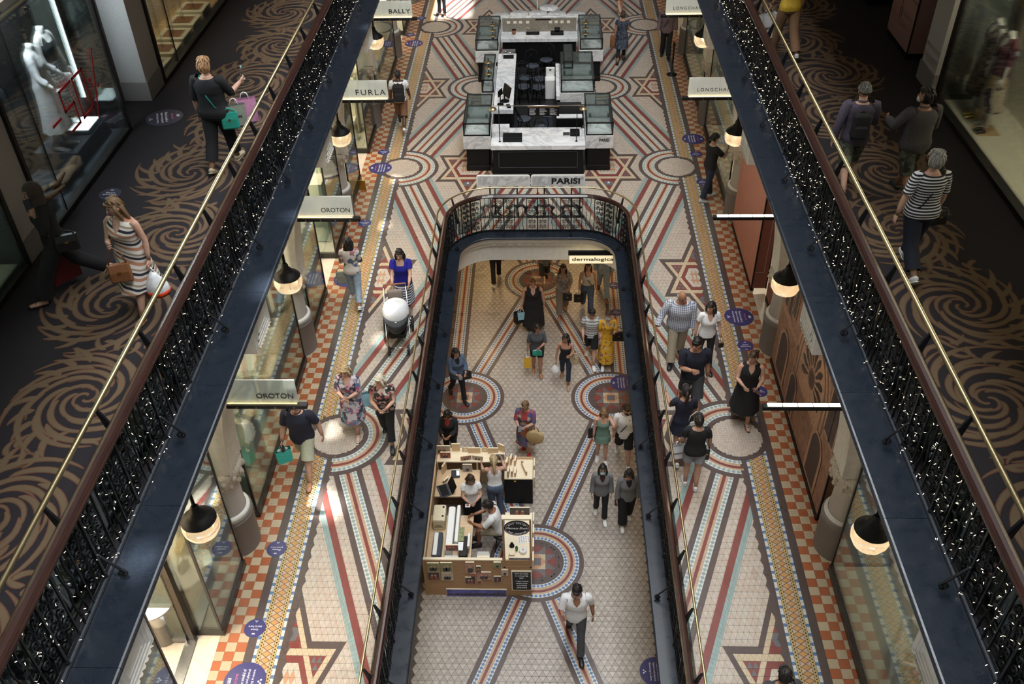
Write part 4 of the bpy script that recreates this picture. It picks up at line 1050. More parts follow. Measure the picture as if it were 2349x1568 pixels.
MB().bbox(-1.17,-.73,.0,.42,.94,1.10,.006).build('raised_end','marble',t); MB().box(-.72,1.15,.05,.44,.941,.946).build('sunken_tray','marble',t); MB().box(-1.1,1.1,.44,.46,.94,.97).build('rear_upstand','marble',t)
counter('long marble worktop on the left inside the kiosk', -1.20, -.67, 23.1, 26.85, .94)
counter('narrow marble worktop inside right of the kiosk', .48, .585, 23.92, 26.1, .94, .02)
t = counter('marble back counter of the kiosk with sink', -1.18, 1.18, 28.0, 28.54, .94); MB().bbox(-1.18,1.18,.27,.42,.94,1.40,.006).build('upstand','marble',t); MB().box(-1.14,1.14,.262,.27,.95,1.36).build('splashback','splash_stone',t)
for x in (-.95,-.75,-.58,-.36,.35,.52,.7,.9): MB().box(x-.05,x+.05,.256,.262,1.20,1.28).build('socket','linen',t)
MB().box(-.12,.36,.255,.262,1.30,1.34).build('slot','black_paint',t)
for nm, x, y, w, d, lb in (('sink',-.2,28.38,.2,.13,'black sink in the kiosk back counter'),('sink',-.90,26.6,.15,.14,'black sink with tap in the left kiosk worktop')):
    o = thing(nm, lb, 'sink', (x,y,.94), 0, 'kiosk sinks'); MB().box(-w,w,-d,d,.001,.005).build('basin','black_paint',o); MB().tube([(-w-.03,0,0),(-w-.03,0,.16),(-w+.02,-.02,.20),(-w+.12,-.05,.17)],.011,8).build('tap','chrome',o,True); MB().box(-w-.006,w+.006,-d-.006,-d,0,.008).box(-w-.006,w+.006,d,d+.006,0,.008).box(-w-.006,-w,-d,d,0,.008).box(w,w+.006,-d,d,0,.008).build('rim','steel',o)
t = thing('kiosk_floor_mat','black rubber matting covering the floor inside the kiosk','mat',(0,0,0)); MB().box(-1.15,1.15,22.05,27.95,.004,.02).build('matting','rubber',t); r_ = MB()
for k in range(12): r_.box(-1.1,1.1,22.3+k*.48,22.31+k*.48,.02,.024)
o = r_.build('ribs','black_paint',t); o['kind'] = 'stuff'
# till, card reader, grinder, cup, black box
t = thing('till_screen','black till monitor on the left kiosk worktop','monitor',(-.91,23.62,.94),.5); MB().lathe([(0,0),(.12,0),(.12,.015),(.03,.02)],16).build('foot','black_paint',t); MB().tube([(0,0,.01),(0,.02,.2)],.02,8).build('stand','black_paint',t); MB().bbox(-.02,.02,-.19,.19,.14,.44,.008,Matrix.Rotation(.25,4,'Y')).build('display','black_paint',t); MB().box(.022,.024,-.17,.17,.16,.42,Matrix.Rotation(.25,4,'Y')).build('glass_face','iron_grey',t)
t = thing('till_screen','black customer display beside the till monitor','monitor',(-1.02,23.42,.94),-.4); MB().lathe([(0,0),(.09,0),(.09,.012),(.02,.02)],14).build('foot','black_paint',t); MB().tube([(0,0,.01),(0,0,.3)],.015,8).build('stand','black_paint',t); MB().bbox(-.015,.015,-.12,.12,.25,.42,.006).build('display','black_paint',t)
t = thing('card_reader','black card reader at the front end of the left kiosk worktop','card reader',(-.80,23.27,.94),.3); MB().bbox(-.05,.05,-.09,.09,0,.05,.01).build('body','black_paint',t); MB().box(-.035,.035,.0,.07,.05,.053).build('screen','iron_grey',t)
t = thing('register_box','black cash box on the front kiosk counter','box',(-.64,21.40,.94)); MB().bbox(-.24,.24,-.13,.13,0,.13,.006).build('body','black_paint',t); MB().box(-.235,.235,-.132,-.128,.06,.065).build('seam','iron_grey',t)
t = thing('black_scale','small black machine at the right end of front counter','machine',(.93,21.68,.94)); MB().bbox(-.12,.12,-.12,.12,0,.10,.01).build('body','black_paint',t); MB().bbox(-.30,-.13,-.1,.08,0,.02,.004).build('tray','steel',t)
t = thing('coffee_grinder','black grinder lying on the kiosk back counter','machine',(.55,28.3,.94)); MB().bbox(-.2,.2,-.1,.1,0,.09,.015).build('body','black_paint',t); MB().lathe([(0,.09),(.07,.09),(.09,.2),(0,.2)],14).build('hopper','black_paint',t,True)
t = thing('terracotta_cup','brown pot on the kiosk back counter','pot',(-.78,28.34,.94)); plain('terracotta',(.30,.10,.05),.6); MB().lathe([(0,0),(.05,0),(.07,.13),(.06,.13),(.045,.02)],14).build('pot','terracotta',t,True); MB().lathe([(.062,.12),(.068,.15),(0,.15)],14).build('lid','black_paint',t,True)
t = thing('steel_tray_rack','folded steel rack beside the left kiosk worktop','rack',(-.92,27.35,.75)); MB().box(-.2,.2,-.25,.25,0,.02).build('shelf','steel',t); MB().tube([(-.2,-.27,.02),(-.2,-.27,.12),(.2,-.27,.12),(.2,-.27,.02)],.008,6).build('guard_rail','chrome',t,True); MB().box(-.18,.18,-.23,.23,-.74,0).build('cabinet','black_paint',t)
# rail with menu board across the front, small dish lamps
t = thing('menu_frame','thin metal gantry with black menu board over the front kiosk counter','gantry',(0,21.3,.94))
for sx in (-1,1): MB().tube([(sx*.96,0,0),(sx*.96,0,.97)],.010,8).lathe([(0,0),(.03,0),(.03,.01),(.01,.015)],10,Matrix.Translation((sx*.96,0,0))).build('upright','black_paint',t,True)
MB().tube([(-1.12,0,.965),(1.12,0,.965)],.010,8).build('cross_rail','steel',t,True); b_ = MB().box(-.25,.52,-.012,.012,.69,.93).build('menu_board','black_paint',t); MB().box(-.25,.52,-.014,.014,.93,.945).build('board_top','ply_dark',t)
for i in range(3):
    for j in range(6): MB().box(-.21+i*.25,-.21+i*.25+rnd.uniform(.1,.19),-.0135,-.0125,.88-j*.03,.888-j*.03).build('menu_line','print_white',b_)
for sx in (-1,1): o = MB().lathe([(0,.05),(.02,.05),(.09,.02),(.10,.0),(.09,-.02),(.0,-.03)],18).build('dish_lamp','brass',t,True); o.location = (sx*1.11,0,.88)
for lb, x, y in (('brass triple dish lamp on the narrow left kiosk cabinet',-1.36,24.3),('brass triple dish lamp on the rear left kiosk cabinet',-1.36,26.98),('brass triple dish lamp on the rear right kiosk cabinet',1.37,27.08)):
    t = thing('dish_lamp_stand', lb, 'lamp', (x,y,1.355), 0, 'dish lamps on the kiosk'); MB().lathe([(0,0),(.04,0),(.04,.012),(.010,.02),(.010,.46),(.018,.47),(.01,.50),(0,.51)],10).build('pole','black_paint',t,True)
    for z in (.08,.24,.40): MB().lathe([(.012,.03),(.09,.01),(.10,0),(.085,-.015),(.02,-.02)],18,c=(0,0,z)).build('dish','brass',t,True)
# bentwood chairs inside
plain('seat_grey',(.055,.065,.085),.3)
def bentwood(seat='seat_grey'):
    t = thing('bentwood_chair','x','chair'); MB().lathe([(0,.455),(.14,.45),(.19,.458),(.20,.47),(.19,.478),(.0,.47)],22).build('seat',seat,t,True); MB().lathe([(.19,.43),(.205,.44),(.205,.455),(.19,.455)],22).build('seat_ring','black_paint',t,True)
    for a in (45,135,225,315): MB().tube([(.15*math.cos(R(a)),.15*math.sin(R(a)),.45),(.20*math.cos(R(a)),.20*math.sin(R(a)),0)],.013,7).build('leg','black_paint',t,True)
    MB().tube([(-.17,.08,.45),(-.19,.17,.65),(-.15,.21,.84),(0,.23,.90),(.15,.21,.84),(.19,.17,.65),(.17,.08,.45)],.012,7).build('back_hoop','black_paint',t,True); MB().tube([(-.09,.13,.46),(-.11,.17,.62),(0,.20,.76),(.11,.17,.62),(.09,.13,.46)],.009,6).build('inner_hoop','black_paint',t,True)
    MB().tube([(.16*math.cos(2*PI*k/14),.16*math.sin(2*PI*k/14),.2) for k in range(14)],.007,5,closed=True).build('foot_ring','black_paint',t,True)
    return t
B0 = bentwood(); f_ = True
for x, y, z, r, lb in ((-.42,26.15,0,.3,'black bentwood chair with grey seat, left of the middle pair in the kiosk'),(.0,26.08,0,2.9,'black bentwood chair with grey seat, right of the middle pair in the kiosk'),(-.45,25.55,0,3.3,'black bentwood chair in front of the middle pair, left'),(-.02,25.5,0,2.6,'black bentwood chair in front of the middle pair, right'),(-.2,27.0,0,.2,'black bentwood chair toward the back of the kiosk interior'),(.22,27.45,0,-.4,'rearmost black bentwood chair by the kiosk back counter'),(-.40,23.5,0,1.9,'black bentwood chair with ringed seat just behind front counter'),(.05,22.95,0,3.3,'black bentwood chair nearest the menu board')):
    o = B0 if f_ else copy_tree(B0); f_ = False; o.location = (x,y,.024); o.rotation_euler = (0,0,r); o['label'] = lb; o['group'] = 'bentwood chairs in the kiosk'
t = thing('white_tub','white plastic tub between chair backs in the kiosk','tub',(.33,25.8,.024)); MB().bbox(-.15,.15,-.15,.15,0,.62,.03).build('body','white_paint',t); MB().bbox(-.13,.13,.08,.15,.62,.88,.02).build('back','white_paint',t); MB().box(-.03,.03,.07,.08,.80,.83).build('grip','black_paint',t)
t = thing('grey_crate','grey plastic bin near the right inside of the kiosk','bin',(.25,23.75,.024)); MB().bbox(-.15,.15,-.17,.17,0,.5,.02).build('body','seat_grey',t); MB().bbox(-.16,.16,-.18,.18,.5,.53,.02).build('lid','steel',t)
t = thing('black_cabinet','black under-counter fridge inside front right of the kiosk','fridge',(.82,23.3,.024)); MB().bbox(-.34,.34,-.5,.5,0,.80,.01).build('body','black_paint',t); MB().box(-.352,-.342,-.4,.4,.1,.7).build('door','dark_frame',t); MB().bbox(-.34,.34,-.5,-.3,.8,.83,.005).build('top','marble_top',t)
# stacked round tables behind
def round_table(x, y, lb, r=.31):
    t = thing('round_cafe_table', lb, 'table', (x,y,0), 0, 'white round tables behind the kiosk'); MB().lathe([(0,.735),(r-.01,.735),(r,.745),(r-.006,.757),(0,.757)],32).build('top','marble_top',t,True); MB().lathe([(.22,0),(.22,.02),(.04,.05),(.025,.1),(.025,.735)],16).build('pedestal','black_paint',t,True)
for x, y, lb in ((-1.28,30.42,'leftmost white round table behind the kiosk'),(-.67,30.58,'white round table second from the left behind the kiosk'),(-.05,30.6,'middle white round table in the front row behind the kiosk'),(.57,30.52,'white round table fourth from the left behind the kiosk'),(1.19,30.45,'rightmost white round table behind the kiosk'),(.31,31.1,'lone white round table in the second row behind kiosk')): round_table(x, y, lb)
t = thing('brass_post','tall thin brass post among the round tables','post',(-.08,31.3,0)); MB().lathe([(.1,0),(.1,.015),(.014,.03),(.014,2.2),(0,2.21)],10).build('pole','brass',t,True); MB().lathe([(.0,2.2),(.03,2.2),(.02,2.26),(0,2.27)],10).build('finial','brass',t,True)
# white framed barrier with cast feet behind the balustrade
for i,(x0,x1,lb) in enumerate(((-1.43,-.175,'marbled barrier panel without lettering behind the rounded balustrade'),(-.155,1.11,'marbled barrier panel with dark lettering behind the rounded balustrade'))):
    t = thing('barrier_panel', lb, 'barrier', ((x0+x1)/2,19.25,0), 0, 'cafe barrier panels'); w = (x1-x0)/2; r = .06; z0, z1 = .86, 1.15
    pts = [(-w,z0),(w,z0)]+[(w-r+r*math.cos(PI/2*k/5),z1-r+r*math.sin(PI/2*k/5)) for k in range(6)]+[(-w+r-r*math.sin(PI/2*k/5),z1-r+r*math.cos(PI/2*k/5)) for k in range(6)]
    MB().extr([(a,b) for a,b in pts],'y',-.02,.02) if False else None
    Mx = Matrix(((1,0,0,0),(0,0,-1,0),(0,1,0,0),(0,0,0,1)))
    MB().prism(pts,-.018,.018,Mx).build('frame','white_paint',t); c_ = [(a*(1-.035/w*1.0), z0+.03+(b-z0)*(1-.055/(z1-z0))) for a,b in pts]; c_ = [(a, min(b, z1-.028)) for a,b in c_]
    MB().prism(c_,.018,.022,Mx).build('marbled_face','marble',t)
    if i: fit_text('PARISI', .66, .155, 'print_black', t, (.18,-.026,1.0), RX90, bold=.03)
    for sx in (-1,1):
        x = sx*.32; MB().lathe([(.03,.05),(.05,.10),(.03,.16),(.018,.2),(.018,.80),(.028,.82),(.018,.86)],12,c=(x,0,0)).build('cast_post','iron',t,True); mb = MB()
        for e in (-1,1):
            mb.tube([(x,0,.30),(x+e*.12,0,.34),(x+e*.20,0,.25),(x+e*.17,0,.14),(x+e*.24,0,.06),(x+e*.28,0,.02)],[(.035,.03),(.04,.03),(.045,.035),(.03,.03),(.035,.03),(.02,.03)],8); mb.ell((x+e*.2,0,.27),(.06,.04,.05),8,5); mb.ell((x+e*.27,0,.03),(.06,.05,.03),8,4)
        mb.box(x-.22,x+.22,-.035,.035,.0,.03); mb.build('cast_foot','iron',t,True)
# ------------------------------------------------------------------ photo-block stall on the lower floor
plain('ph_green',(.24,.26,.12),.4,var=.5,scale=24); plain('ph_pink',(.42,.22,.17),.4,var=.5,scale=24); plain('ph_dark',(.05,.04,.04),.4,var=.6,scale=22); plain('ph_grey',(.30,.29,.30),.4,var=.4,scale=22); plain('ph_skin',(.55,.32,.22),.5); plain('ph_blue',(.10,.10,.34),.4,var=.5,scale=6); plain('ph_red',(.30,.07,.04),.4,var=.5,scale=24); plain('ph_sand',(.50,.42,.33),.4,var=.3,scale=24)
def photo_block(x, y, z, w, h, bg, label, rz=0.0, tilt=0.0, d=.03, motif=2):
    """wooden block standing on its bottom edge, printed face towards -Y, origin at bottom centre"""
    t = thing('photo_block', label, 'photo block', (x,y,z), rz, 'printed wooden photo blocks'); t.rotation_euler = (tilt,0,rz)
    MB().box(-w/2,w/2,-d,0,0,h).build('block','ply_edge',t)
    p = MB().box(-w/2+.003,w/2-.003,-d-.0015,-d,.003,h-.003).build('print',bg,t)
    for k in range(motif):
        cx = (k-(motif-1)/2)*w*.28; s_ = h*.13
        m = MB().prism([(cx+s_*1.3*math.cos(a),h*.30+s_*1.9*math.sin(a)) for a in [2*PI*i/12 for i in range(12)]],-.0005,.0005,Matrix(((1,0,0,0),(0,0,-1,-d-.002),(0,1,0,0),(0,0,0,1)))); m.build('figure','ph_dark' if bg!='ph_dark' else 'ph_red',p)
        m = MB().prism([(cx+s_*.75*math.cos(a),h*.60+s_*math.sin(a)) for a in [2*PI*i/12 for i in range(12)]],-.0005,.0005,Matrix(((1,0,0,0),(0,0,-1,-d-.0025),(0,1,0,0),(0,0,0,1)))); m.build('face','ph_skin',p)
    return t
S = thing('stall_counter','plywood front counter of the lower floor photo stall','counter',(-1.125,11.05,ZL))
MB().box(-1.045,1.045,0,.03,0,1.10).build('front_panel','ply_dark',S) ; MB().box(-1.05,.49,-.004,.05,1.10,1.125).build('top_edge','ply_edge',S)
MB().box(.50,1.045,.03,1.35,.86,.90).build('right_worktop','ply_edge',S); MB().box(1.015,1.045,.03,1.35,0,.86).build('side_panel','ply',S); MB().box(-1.045,-.15,.04,1.4,.70,.74).build('left_worktop','ply',S); MB().box(-1.045,-1.015,.03,2.9,0,.95).build('left_side_panel','ply',S); MB().box(-.95,-.2,1.3,1.34,.0,.7).build('inner_panel','ply_dark',S)
FB = [(-2.08,-1.85,-2.81,-2.55,'ph_green'),(-1.82,-1.6,-2.82,-2.54,'ph_green'),(-2.08,-1.86,-3.07,-2.83,'ph_dark'),(-1.82,-1.6,-3.08,-2.83,'ph_sand'),(-1.34,-1.17,-2.85,-2.52,'ph_pink'),(-1.14,-1.05,-2.83,-2.64,'ph_dark'),(-1.25,-1.16,-3.02,-2.86,'ph_red'),(-1.14,-.86,-3.05,-2.82,'ph_pink'),(-1.37,-1.17,-3.18,-2.99,'ph_dark'),(-1.14,-1.05,-3.17,-3.07,'ph_red'),(-.8,-.66,-2.68,-2.51,'ph_green'),(-.66,-.53,-2.91,-2.74,'ph_sand'),(-.81,-.67,-3.12,-2.95,'ph_dark')]
pos = ['top left of the four at left','top right of the four at left','bottom left of the four at left','bottom right of the four at left','tall portrait in the middle group','small one right of the tall portrait','small one under the tall portrait','wide one in the middle group','lower left of the middle group','smallest, lowest of the middle group','upper one at the right','lower one nearest the letter board','bottom one at the right']
for (x0,x1,z0,z1,bg), ps in zip(FB, pos): photo_block((x0+x1)/2, 11.045, z0, x1-x0, z1-z0, bg, 'photo block fixed to stall front, '+ps, motif=1 if (x1-x0) < .18 else 2)
t = thing('panorama_block','long blue skyline print on the foot of the stall front','print',(-1.165,11.045,-3.598)); MB().box(-.595,.595,-.03,0,0,.23).build('block','ply_edge',t); p_ = MB().box(-.59,.59,-.0315,-.03,.005,.225).build('print','ph_blue',t); sk = MB(); x = -.58
while x < .58:
    w = rnd.uniform(.015,.04); sk.box(x,x+w,-.0325,-.0315,.06,.06+rnd.uniform(.02,.06)); x += w
sk.box(-.59,.59,-.0322,-.0315,.045,.062); o = sk.build('skyline','ph_dark',p_); o['kind'] = 'stuff'; MB().prism([(.25,.06),(.59,.16),(.59,.18),(.25,.08)],0,.001,Matrix(((1,0,0,0),(0,0,-1,-.033),(0,1,0,0),(0,0,0,1)))).build('bridge','ph_dark',p_)
t = thing('letter_board','black letter board with white text on the stall front','sign',(-.275,11.045,-3.38)); MB().box(-.195,.195,-.03,0,0,.60).build('frame','ply_edge',t); MB().box(-.178,.178,-.032,-.028,.02,.575).build('felt','print_black',t)
for i,(tx,w) in enumerate((('PRINT ON WOOD',.26),('IN 5 MINUTES',.25),('FROM',.08),('* YOUR PHONE',.26),('MEMORY BLOCK',.22),('LASTS FOREVER',.20),('LOVES PHONE',.20))): fit_text(tx,w,.028,'print_white',t,(0,-.034,.53-i*.068-(i>2)*.03),RX90)
t = thing('stall_sign_frame','wooden frame holding an oval black sign on the stall counter','sign',(-.34,11.07,-2.70))
for x in (-.255,.245): MB().box(x-.018,x+.018,-.03,.03,0,1.42).build('upright','ply_dark',t)
MB().box(-.275,.265,-.05,.05,1.42,1.455).build('top_rail','ply_edge',t); MB().box(-.275,.265,-.03,.03,0,.03).build('bottom_rail','ply_dark',t); ov = MB().prism([(.24*math.cos(2*PI*k/36),1.14+.205*math.sin(2*PI*k/36)) for k in range(36)],-.008,.008,Matrix(((1,0,0,0),(0,0,-1,0),(0,1,0,0),(0,0,0,1)))).build('oval_board','print_black',t)
MB().tube([(.215*math.cos(2*PI*k/36),-.010,1.14+.18*math.sin(2*PI*k/36)) for k in range(36)],.003,4,closed=True).build('oval_line','print_white',ov); fit_text('Memory Block',.40,.075,'print_white',ov,(0,-.012,1.14),RX90,shear=.3,bold=.01)
for txt, base_, up in (('Home Design',1.14,1),('Your Memories',1.14,-1)):
    for k, ch in enumerate(txt):
        if ch == ' ': continue
        f = (k-(len(txt)-1)/2)/(len(txt)-1); a = PI/2-f*1.9 if up > 0 else -PI/2+f*1.9
        fit_text(ch,.024 if ch not in 'il' else .008,.034 if ch.isupper() or ch in 'dglb' else .026,'print_white',ov,(.185*math.cos(a),-.012,base_+.148*math.sin(a)),(PI/2,-(a-PI/2)*.75 if up > 0 else -(a+PI/2)*.75,0))
photo_block(-.31,11.10,-2.70,.40,.27,'ph_grey','wide photo block of children leaning inside the stall sign frame')
photo_block(-.33,12.33,-2.70,.40,.26,'ph_dark','dark photo block of a couple behind the stall sign')
# items on the right worktop
t = thing('tape_dispenser','white tape roll on the stall counter','tape',(-.25,11.42,-2.70)); MB().lathe([(.03,0),(.075,0),(.075,.07),(.03,.07),(.03,0)],18).build('roll','paper_white',t,True); MB().lathe([(.0,0),(.03,0),(.03,.07),(0,.07)],12).build('core','ply',t)
t = thing('black_puck','round black item on the stall counter','stamp',(-.47,11.55,-2.70)); MB().lathe([(0,0),(.05,0),(.05,.03),(.03,.05),(.03,.09),(0,.1)],14).build('body','black_paint',t,True); MB().lathe([(0,.0),(.054,.0),(.054,.008),(0,.008)],14).build('base','steel',t)
t = thing('green_bottle','small green bottle on the stall counter','bottle',(-.375,11.45,-2.70)); plain('green_glass',(.02,.18,.06),.2); MB().lathe([(0,0),(.028,0),(.028,.10),(.012,.12),(.012,.15),(0,.15)],12).build('body','green_glass',t,True); MB().lathe([(.0,.15),(.014,.15),(.014,.165),(0,.165)],10).build('cap','white_paint',t)
t = thing('sample_sheet','white sheet of round stickers on the stall counter','paper',(-.24,11.72,-2.698),.1); MB().box(-.12,.12,-.09,.09,0,.002).build('sheet','paper_white',t); mb = MB()
for i in range(5):
    for j in range(4): mb.lathe([(0,.003),(.017,.003)],10,c=(-.09+i*.045,-.06+j*.04,0))
o = mb.build('stickers','ph_sand',t); o['kind'] = 'stuff'
t = thing('wood_hexagon','small wooden hexagon on the stall counter','ornament',(-.46,11.27,-2.70)); MB().prism([(.07*math.cos(PI/3*k),.07+.06*math.sin(PI/3*k)) for k in range(6)],-.02,.02,Matrix(((1,0,0,0),(0,0,-1,0),(0,1,0,0),(0,0,0,1)))).build('block','ply_edge',t); MB().prism([(.045*math.cos(PI/3*k),.07+.04*math.sin(PI/3*k)) for k in range(6)],.02,.022,Matrix(((1,0,0,0),(0,0,-1,0),(0,1,0,0),(0,0,0,1)))).build('face','ply',t)
t = thing('blank_board','pale blank wood offcut on the stall counter','offcut',(-.30,11.98,-2.70)); MB().bbox(-.2,.2,-.13,.13,0,.02,.004).build('board','ply_edge',t); MB().box(-.18,-.16,-.11,.11,.02,.026).build('pencil','black_paint',t)
# printers on the left worktop
t = thing('wide_printer','long white and black wide-format printer on the stall worktop','printer',(-1.47,11.72,-2.86)); MB().bbox(-.30,-.16,-.35,.75,.0,.26,.02).build('white_cover','white_paint',t); MB().bbox(-.02,.14,-.45,.05,.0,.20,.02).build('black_body','dark_frame',t); MB().bbox(-.13,-.06,-.15,.78,.05,.27,.015).build('rail_cover','white_paint',t); MB().bbox(.13,.18,-.25,.08,.15,.25,.01).build('side_cover','white_paint',t); MB().box(-.06,.05,-.1,.25,.21,.214).build('printed_paper','ph_green',t); MB().box(-.05,.05,-.32,-.12,.21,.214).build('blank_paper','paper_white',t); MB().bbox(-.05,.2,-.62,-.42,.0,.14,.02).build('front_tray','black_paint',t)
t = thing('vinyl_cutter','grey cutting machine at the left of the stall','machine',(-1.92,11.6,-2.86)); MB().bbox(-.10,.08,-.35,.25,0,.22,.02).build('body','seat_grey',t); MB().bbox(-.085,.0,-.33,.22,.22,.24,.01).build('lid','white_paint',t)
t = thing('ink_printer','cream desktop printer with vent arcs on the stall','printer',(-1.93,12.28,-2.86)); MB().bbox(-.14,.11,-.22,.2,0,.30,.02).build('body','leather_cream',t); 
for k in range(4): MB().tube([(-.02+(.02+.02*k)*math.cos(a),-.222,.08+(.02+.02*k)*math.sin(a)) for a in [PI*i/8 for i in range(9)]],.003,4).build('vent_arc','black_paint',t)
for yy in (-.1,.13): MB().box(.04,.08,yy-.02,yy+.02,.30,.305).build('button','black_paint',t)
photo_block(-1.62,11.38,-2.60,.24,.17,'ph_red','photo block of faces leaning on the white printer'); t = thing('white_carton','white carton at the front of the stall printers','box',(-1.64,11.22,-2.86)); MB().bbox(-.13,.13,-.1,.1,0,.16,.006).build('carton','paper_white',t); MB().box(-.13,.13,-.003,.003,.16,.162).build('tape','ply_edge',t)
t = thing('spray_bottle','black spray bottle with yellow cap at stall corner','bottle',(-2.03,11.2,-2.86)); MB().lathe([(0,0),(.04,0),(.04,.14),(.015,.18),(.015,.2)],12).build('body','black_paint',t,True); MB().lathe([(.018,.2),(.018,.23),(0,.235)],10).build('cap','leather_yellow',t)
t = thing('flyers','white flyers standing at the stall front corner','paper',(-1.0,11.15,-2.48)); MB().box(-.12,.12,-.04,.04,-.02,0).build('holder','ply_edge',t)
for k in range(3): MB().box(-.11,.11,-.002+k*.01,.0+k*.01,0,.08,Matrix.Rotation(-.3,4,'X')).build('flyer','paper_white',t)
# rear counters
t = thing('stall_rear_counter','light wood rear counter of the stall with black front','counter',(-.385,13.69,ZL)); MB().box(-.30,.30,-.29,.29,.77,.80).build('worktop','ply_edge',t); MB().box(-.30,.30,-.28,-.26,0,.77).build('black_front','black_paint',t); MB().box(.28,.30,-.26,.29,0,.77).box(-.30,.30,.27,.29,0,.86).build('side_panel','ply',t); MB().box(-.1,-.05,-.292,-.288,.70,.74).build('sticky_note','leather_yellow',t)
t = thing('stall_rear_shelf','light wood display shelf along the back of the stall','shelf',(-1.40,13.85,ZL)); MB().box(-.72,.72,-.2,.2,1.02,1.05).build('top_shelf','ply_edge',t); MB().box(-.72,.72,.17,.2,0,1.02).build('back_panel','ply',t); MB().box(-.72,.2,-.95,-.2,.77,.80).build('lower_worktop','ply',t); MB().box(-.72,-.70,-.2,.2,0,1.02).box(.70,.72,-.2,.2,0,1.02).build('end_panel','ply',t); MB().box(.12,.15,-.2,.17,.80,1.02).build('divider','ply',t)
SB = [(-1.94,13.78,.22,.17,'ph_red',0,'red lit photo block on the left end of the rear stall shelf'),(-2.02,13.9,.36,.24,'ph_sand',0,'large plain block at the back left of the rear shelf'),(-1.73,13.98,.18,.22,'ply',.0,'square blank block left of the rear shelf hexagons'),(-1.33,13.93,.26,.15,'ply',0,'wide blank block in the middle of the rear shelf'),(-.93,13.92,.22,.16,'ply',0,'wide blank block at the right of the rear shelf'),(-.81,13.72,.26,.19,'ph_grey',0,'grey portrait block at the right end of the rear shelf'),(-.75,13.98,.16,.2,'ply',-.5,'angled blank block at the far right of the rear shelf'),(-1.50,13.72,.23,.13,'ph_pink',.18,'left half of a pair of angled family photo blocks'),(-1.25,13.72,.23,.13,'ph_sand',-.18,'right half of a pair of angled family photo blocks')]
for x,y,w,h,bg,rz,lb in SB: photo_block(x,y,-2.55,w,h,bg,lb,rz,motif=0 if bg=='ply' else 2)
for x,lb in ((-1.53,'left wooden hexagon block on the rear stall shelf'),(-1.11,'right wooden hexagon block on the rear stall shelf')):
    t = thing('wood_hexagon', lb, 'ornament', (x,13.95,-2.55)); MB().prism([(.075*math.cos(PI/3*k),.065+.065*math.sin(PI/3*k)) for k in range(6)],-.015,.015,Matrix(((1,0,0,0),(0,0,-1,0),(0,1,0,0),(0,0,0,1)))).build('block','ply',t); MB().prism([(.05*math.cos(PI/3*k),.065+.045*math.sin(PI/3*k)) for k in range(6)],.015,.017,Matrix(((1,0,0,0),(0,0,-1,0),(0,1,0,0),(0,0,0,1)))).build('face','ply_edge',t)
photo_block(-1.47,13.62,-2.80,.2,.22,'ph_grey','photo block of a dark haired figure under the rear stall shelf',motif=1)
for i,(x,y,rz,h) in enumerate(((-.63,13.72,1.5,.24),(-.55,13.86,1.45,.2),(-.46,13.84,1.45,.16),(-.60,13.5,1.5,.2),(-.52,13.52,1.55,.18),(-.45,13.53,1.5,.12))):
    t = thing('upright_block','slim wooden block on edge, %s on the stall rear counter' % ('leftmost of the back row','middle of the back row','right of the back row','leftmost of the front row','middle of the front row','right of the front row')[i],'wood block',(x,y,-2.80),rz,'slim blocks on the stall counter'); MB().box(-.08,.08,-.018,.018,0,h).build('block','ply',t); MB().box(-.08,.08,-.018,.018,h,h+.004).build('top','ply_edge',t); MB().tube([(.03,-.02,h),(.04,-.03,h*.6),(.02,-.025,h*.3)],.003,4).build('red_ribbon','sale_red',t)
t = thing('arrow_block','arrow shaped wooden cut-out on stall rear counter','ornament',(-.27,13.66,-2.80),1.9); MB().prism([(-.18,0),(.10,0),(.18,.09),(.08,.18),(.08,.12),(-.18,.12)],-.015,.015,Matrix(((1,0,0,0),(0,0,-1,0),(0,1,0,0),(0,0,0,1)))).build('block','ply',t); MB().box(-.18,.1,-.015,.015,.12,.124).build('top','ply_edge',t)
for i,(y,z) in enumerate(((13.85,-2.95),(13.5,-2.95),(13.62,-3.2),(12.3,-2.9),(12.0,-2.9),(12.1,-3.15),(11.7,-2.95),(11.4,-3.0))):
    t = thing('side_block','wooden block fixed to the right side of stall, number %s from the back' % ('one','two','three','four','five','six','seven','eight')[i],'wood block',(-.07,y,z),0,'blocks on the stall side'); MB().box(0,.03,-.11,.11,0,.2).build('block','ply_edge',t); MB().box(.03,.0315,-.105,.105,.005,.195).build('print','ph_dark' if i%2 else 'ph_sand',t)
t = thing('laptop','open grey laptop on the left of the stall','laptop',(-1.93,13.05,-2.80),-1.2); MB().bbox(-.17,.17,-.12,.12,0,.018,.004).build('keyboard_deck','seat_grey',t); MB().box(-.17,.17,-.005,.005,.018,.24,Matrix.Translation((0,.12,0)) @ Matrix.Rotation(-.5,4,'X')).build('screen','black_paint',t); MB().box(-.15,.15,-.08,.08,.018,.02).build('keys','black_paint',t)
t = thing('card_terminal','black payment terminal on a wooden wedge at the stall','card terminal',(-1.72,13.5,-2.80),.1); MB().prism([(-.1,0),(.1,0),(.1,.07)],-.1,.1,Matrix(((0,0,1,0),(1,0,0,0),(0,1,0,0),(0,0,0,1)))).build('wedge','ply_edge',t); MB().bbox(-.09,.09,-.10,.07,0,.03,.006,Matrix.Translation((0,0,.045)) @ Matrix.Rotation(.34,4,'X')).build('terminal','black_paint',t); MB().box(.02,.08,-.06,.05,.03,.032,Matrix.Translation((0,0,.045)) @ Matrix.Rotation(.34,4,'X')).build('screen','screen',t)
photo_block(-1.98,13.6,-2.80,.18,.24,'ply','blank wooden block near the laptop',1.2,motif=0); photo_block(-1.96,13.35,-2.80,.16,.12,'ph_dark','small dark tilted block beside the laptop',1.0,.5,motif=0)
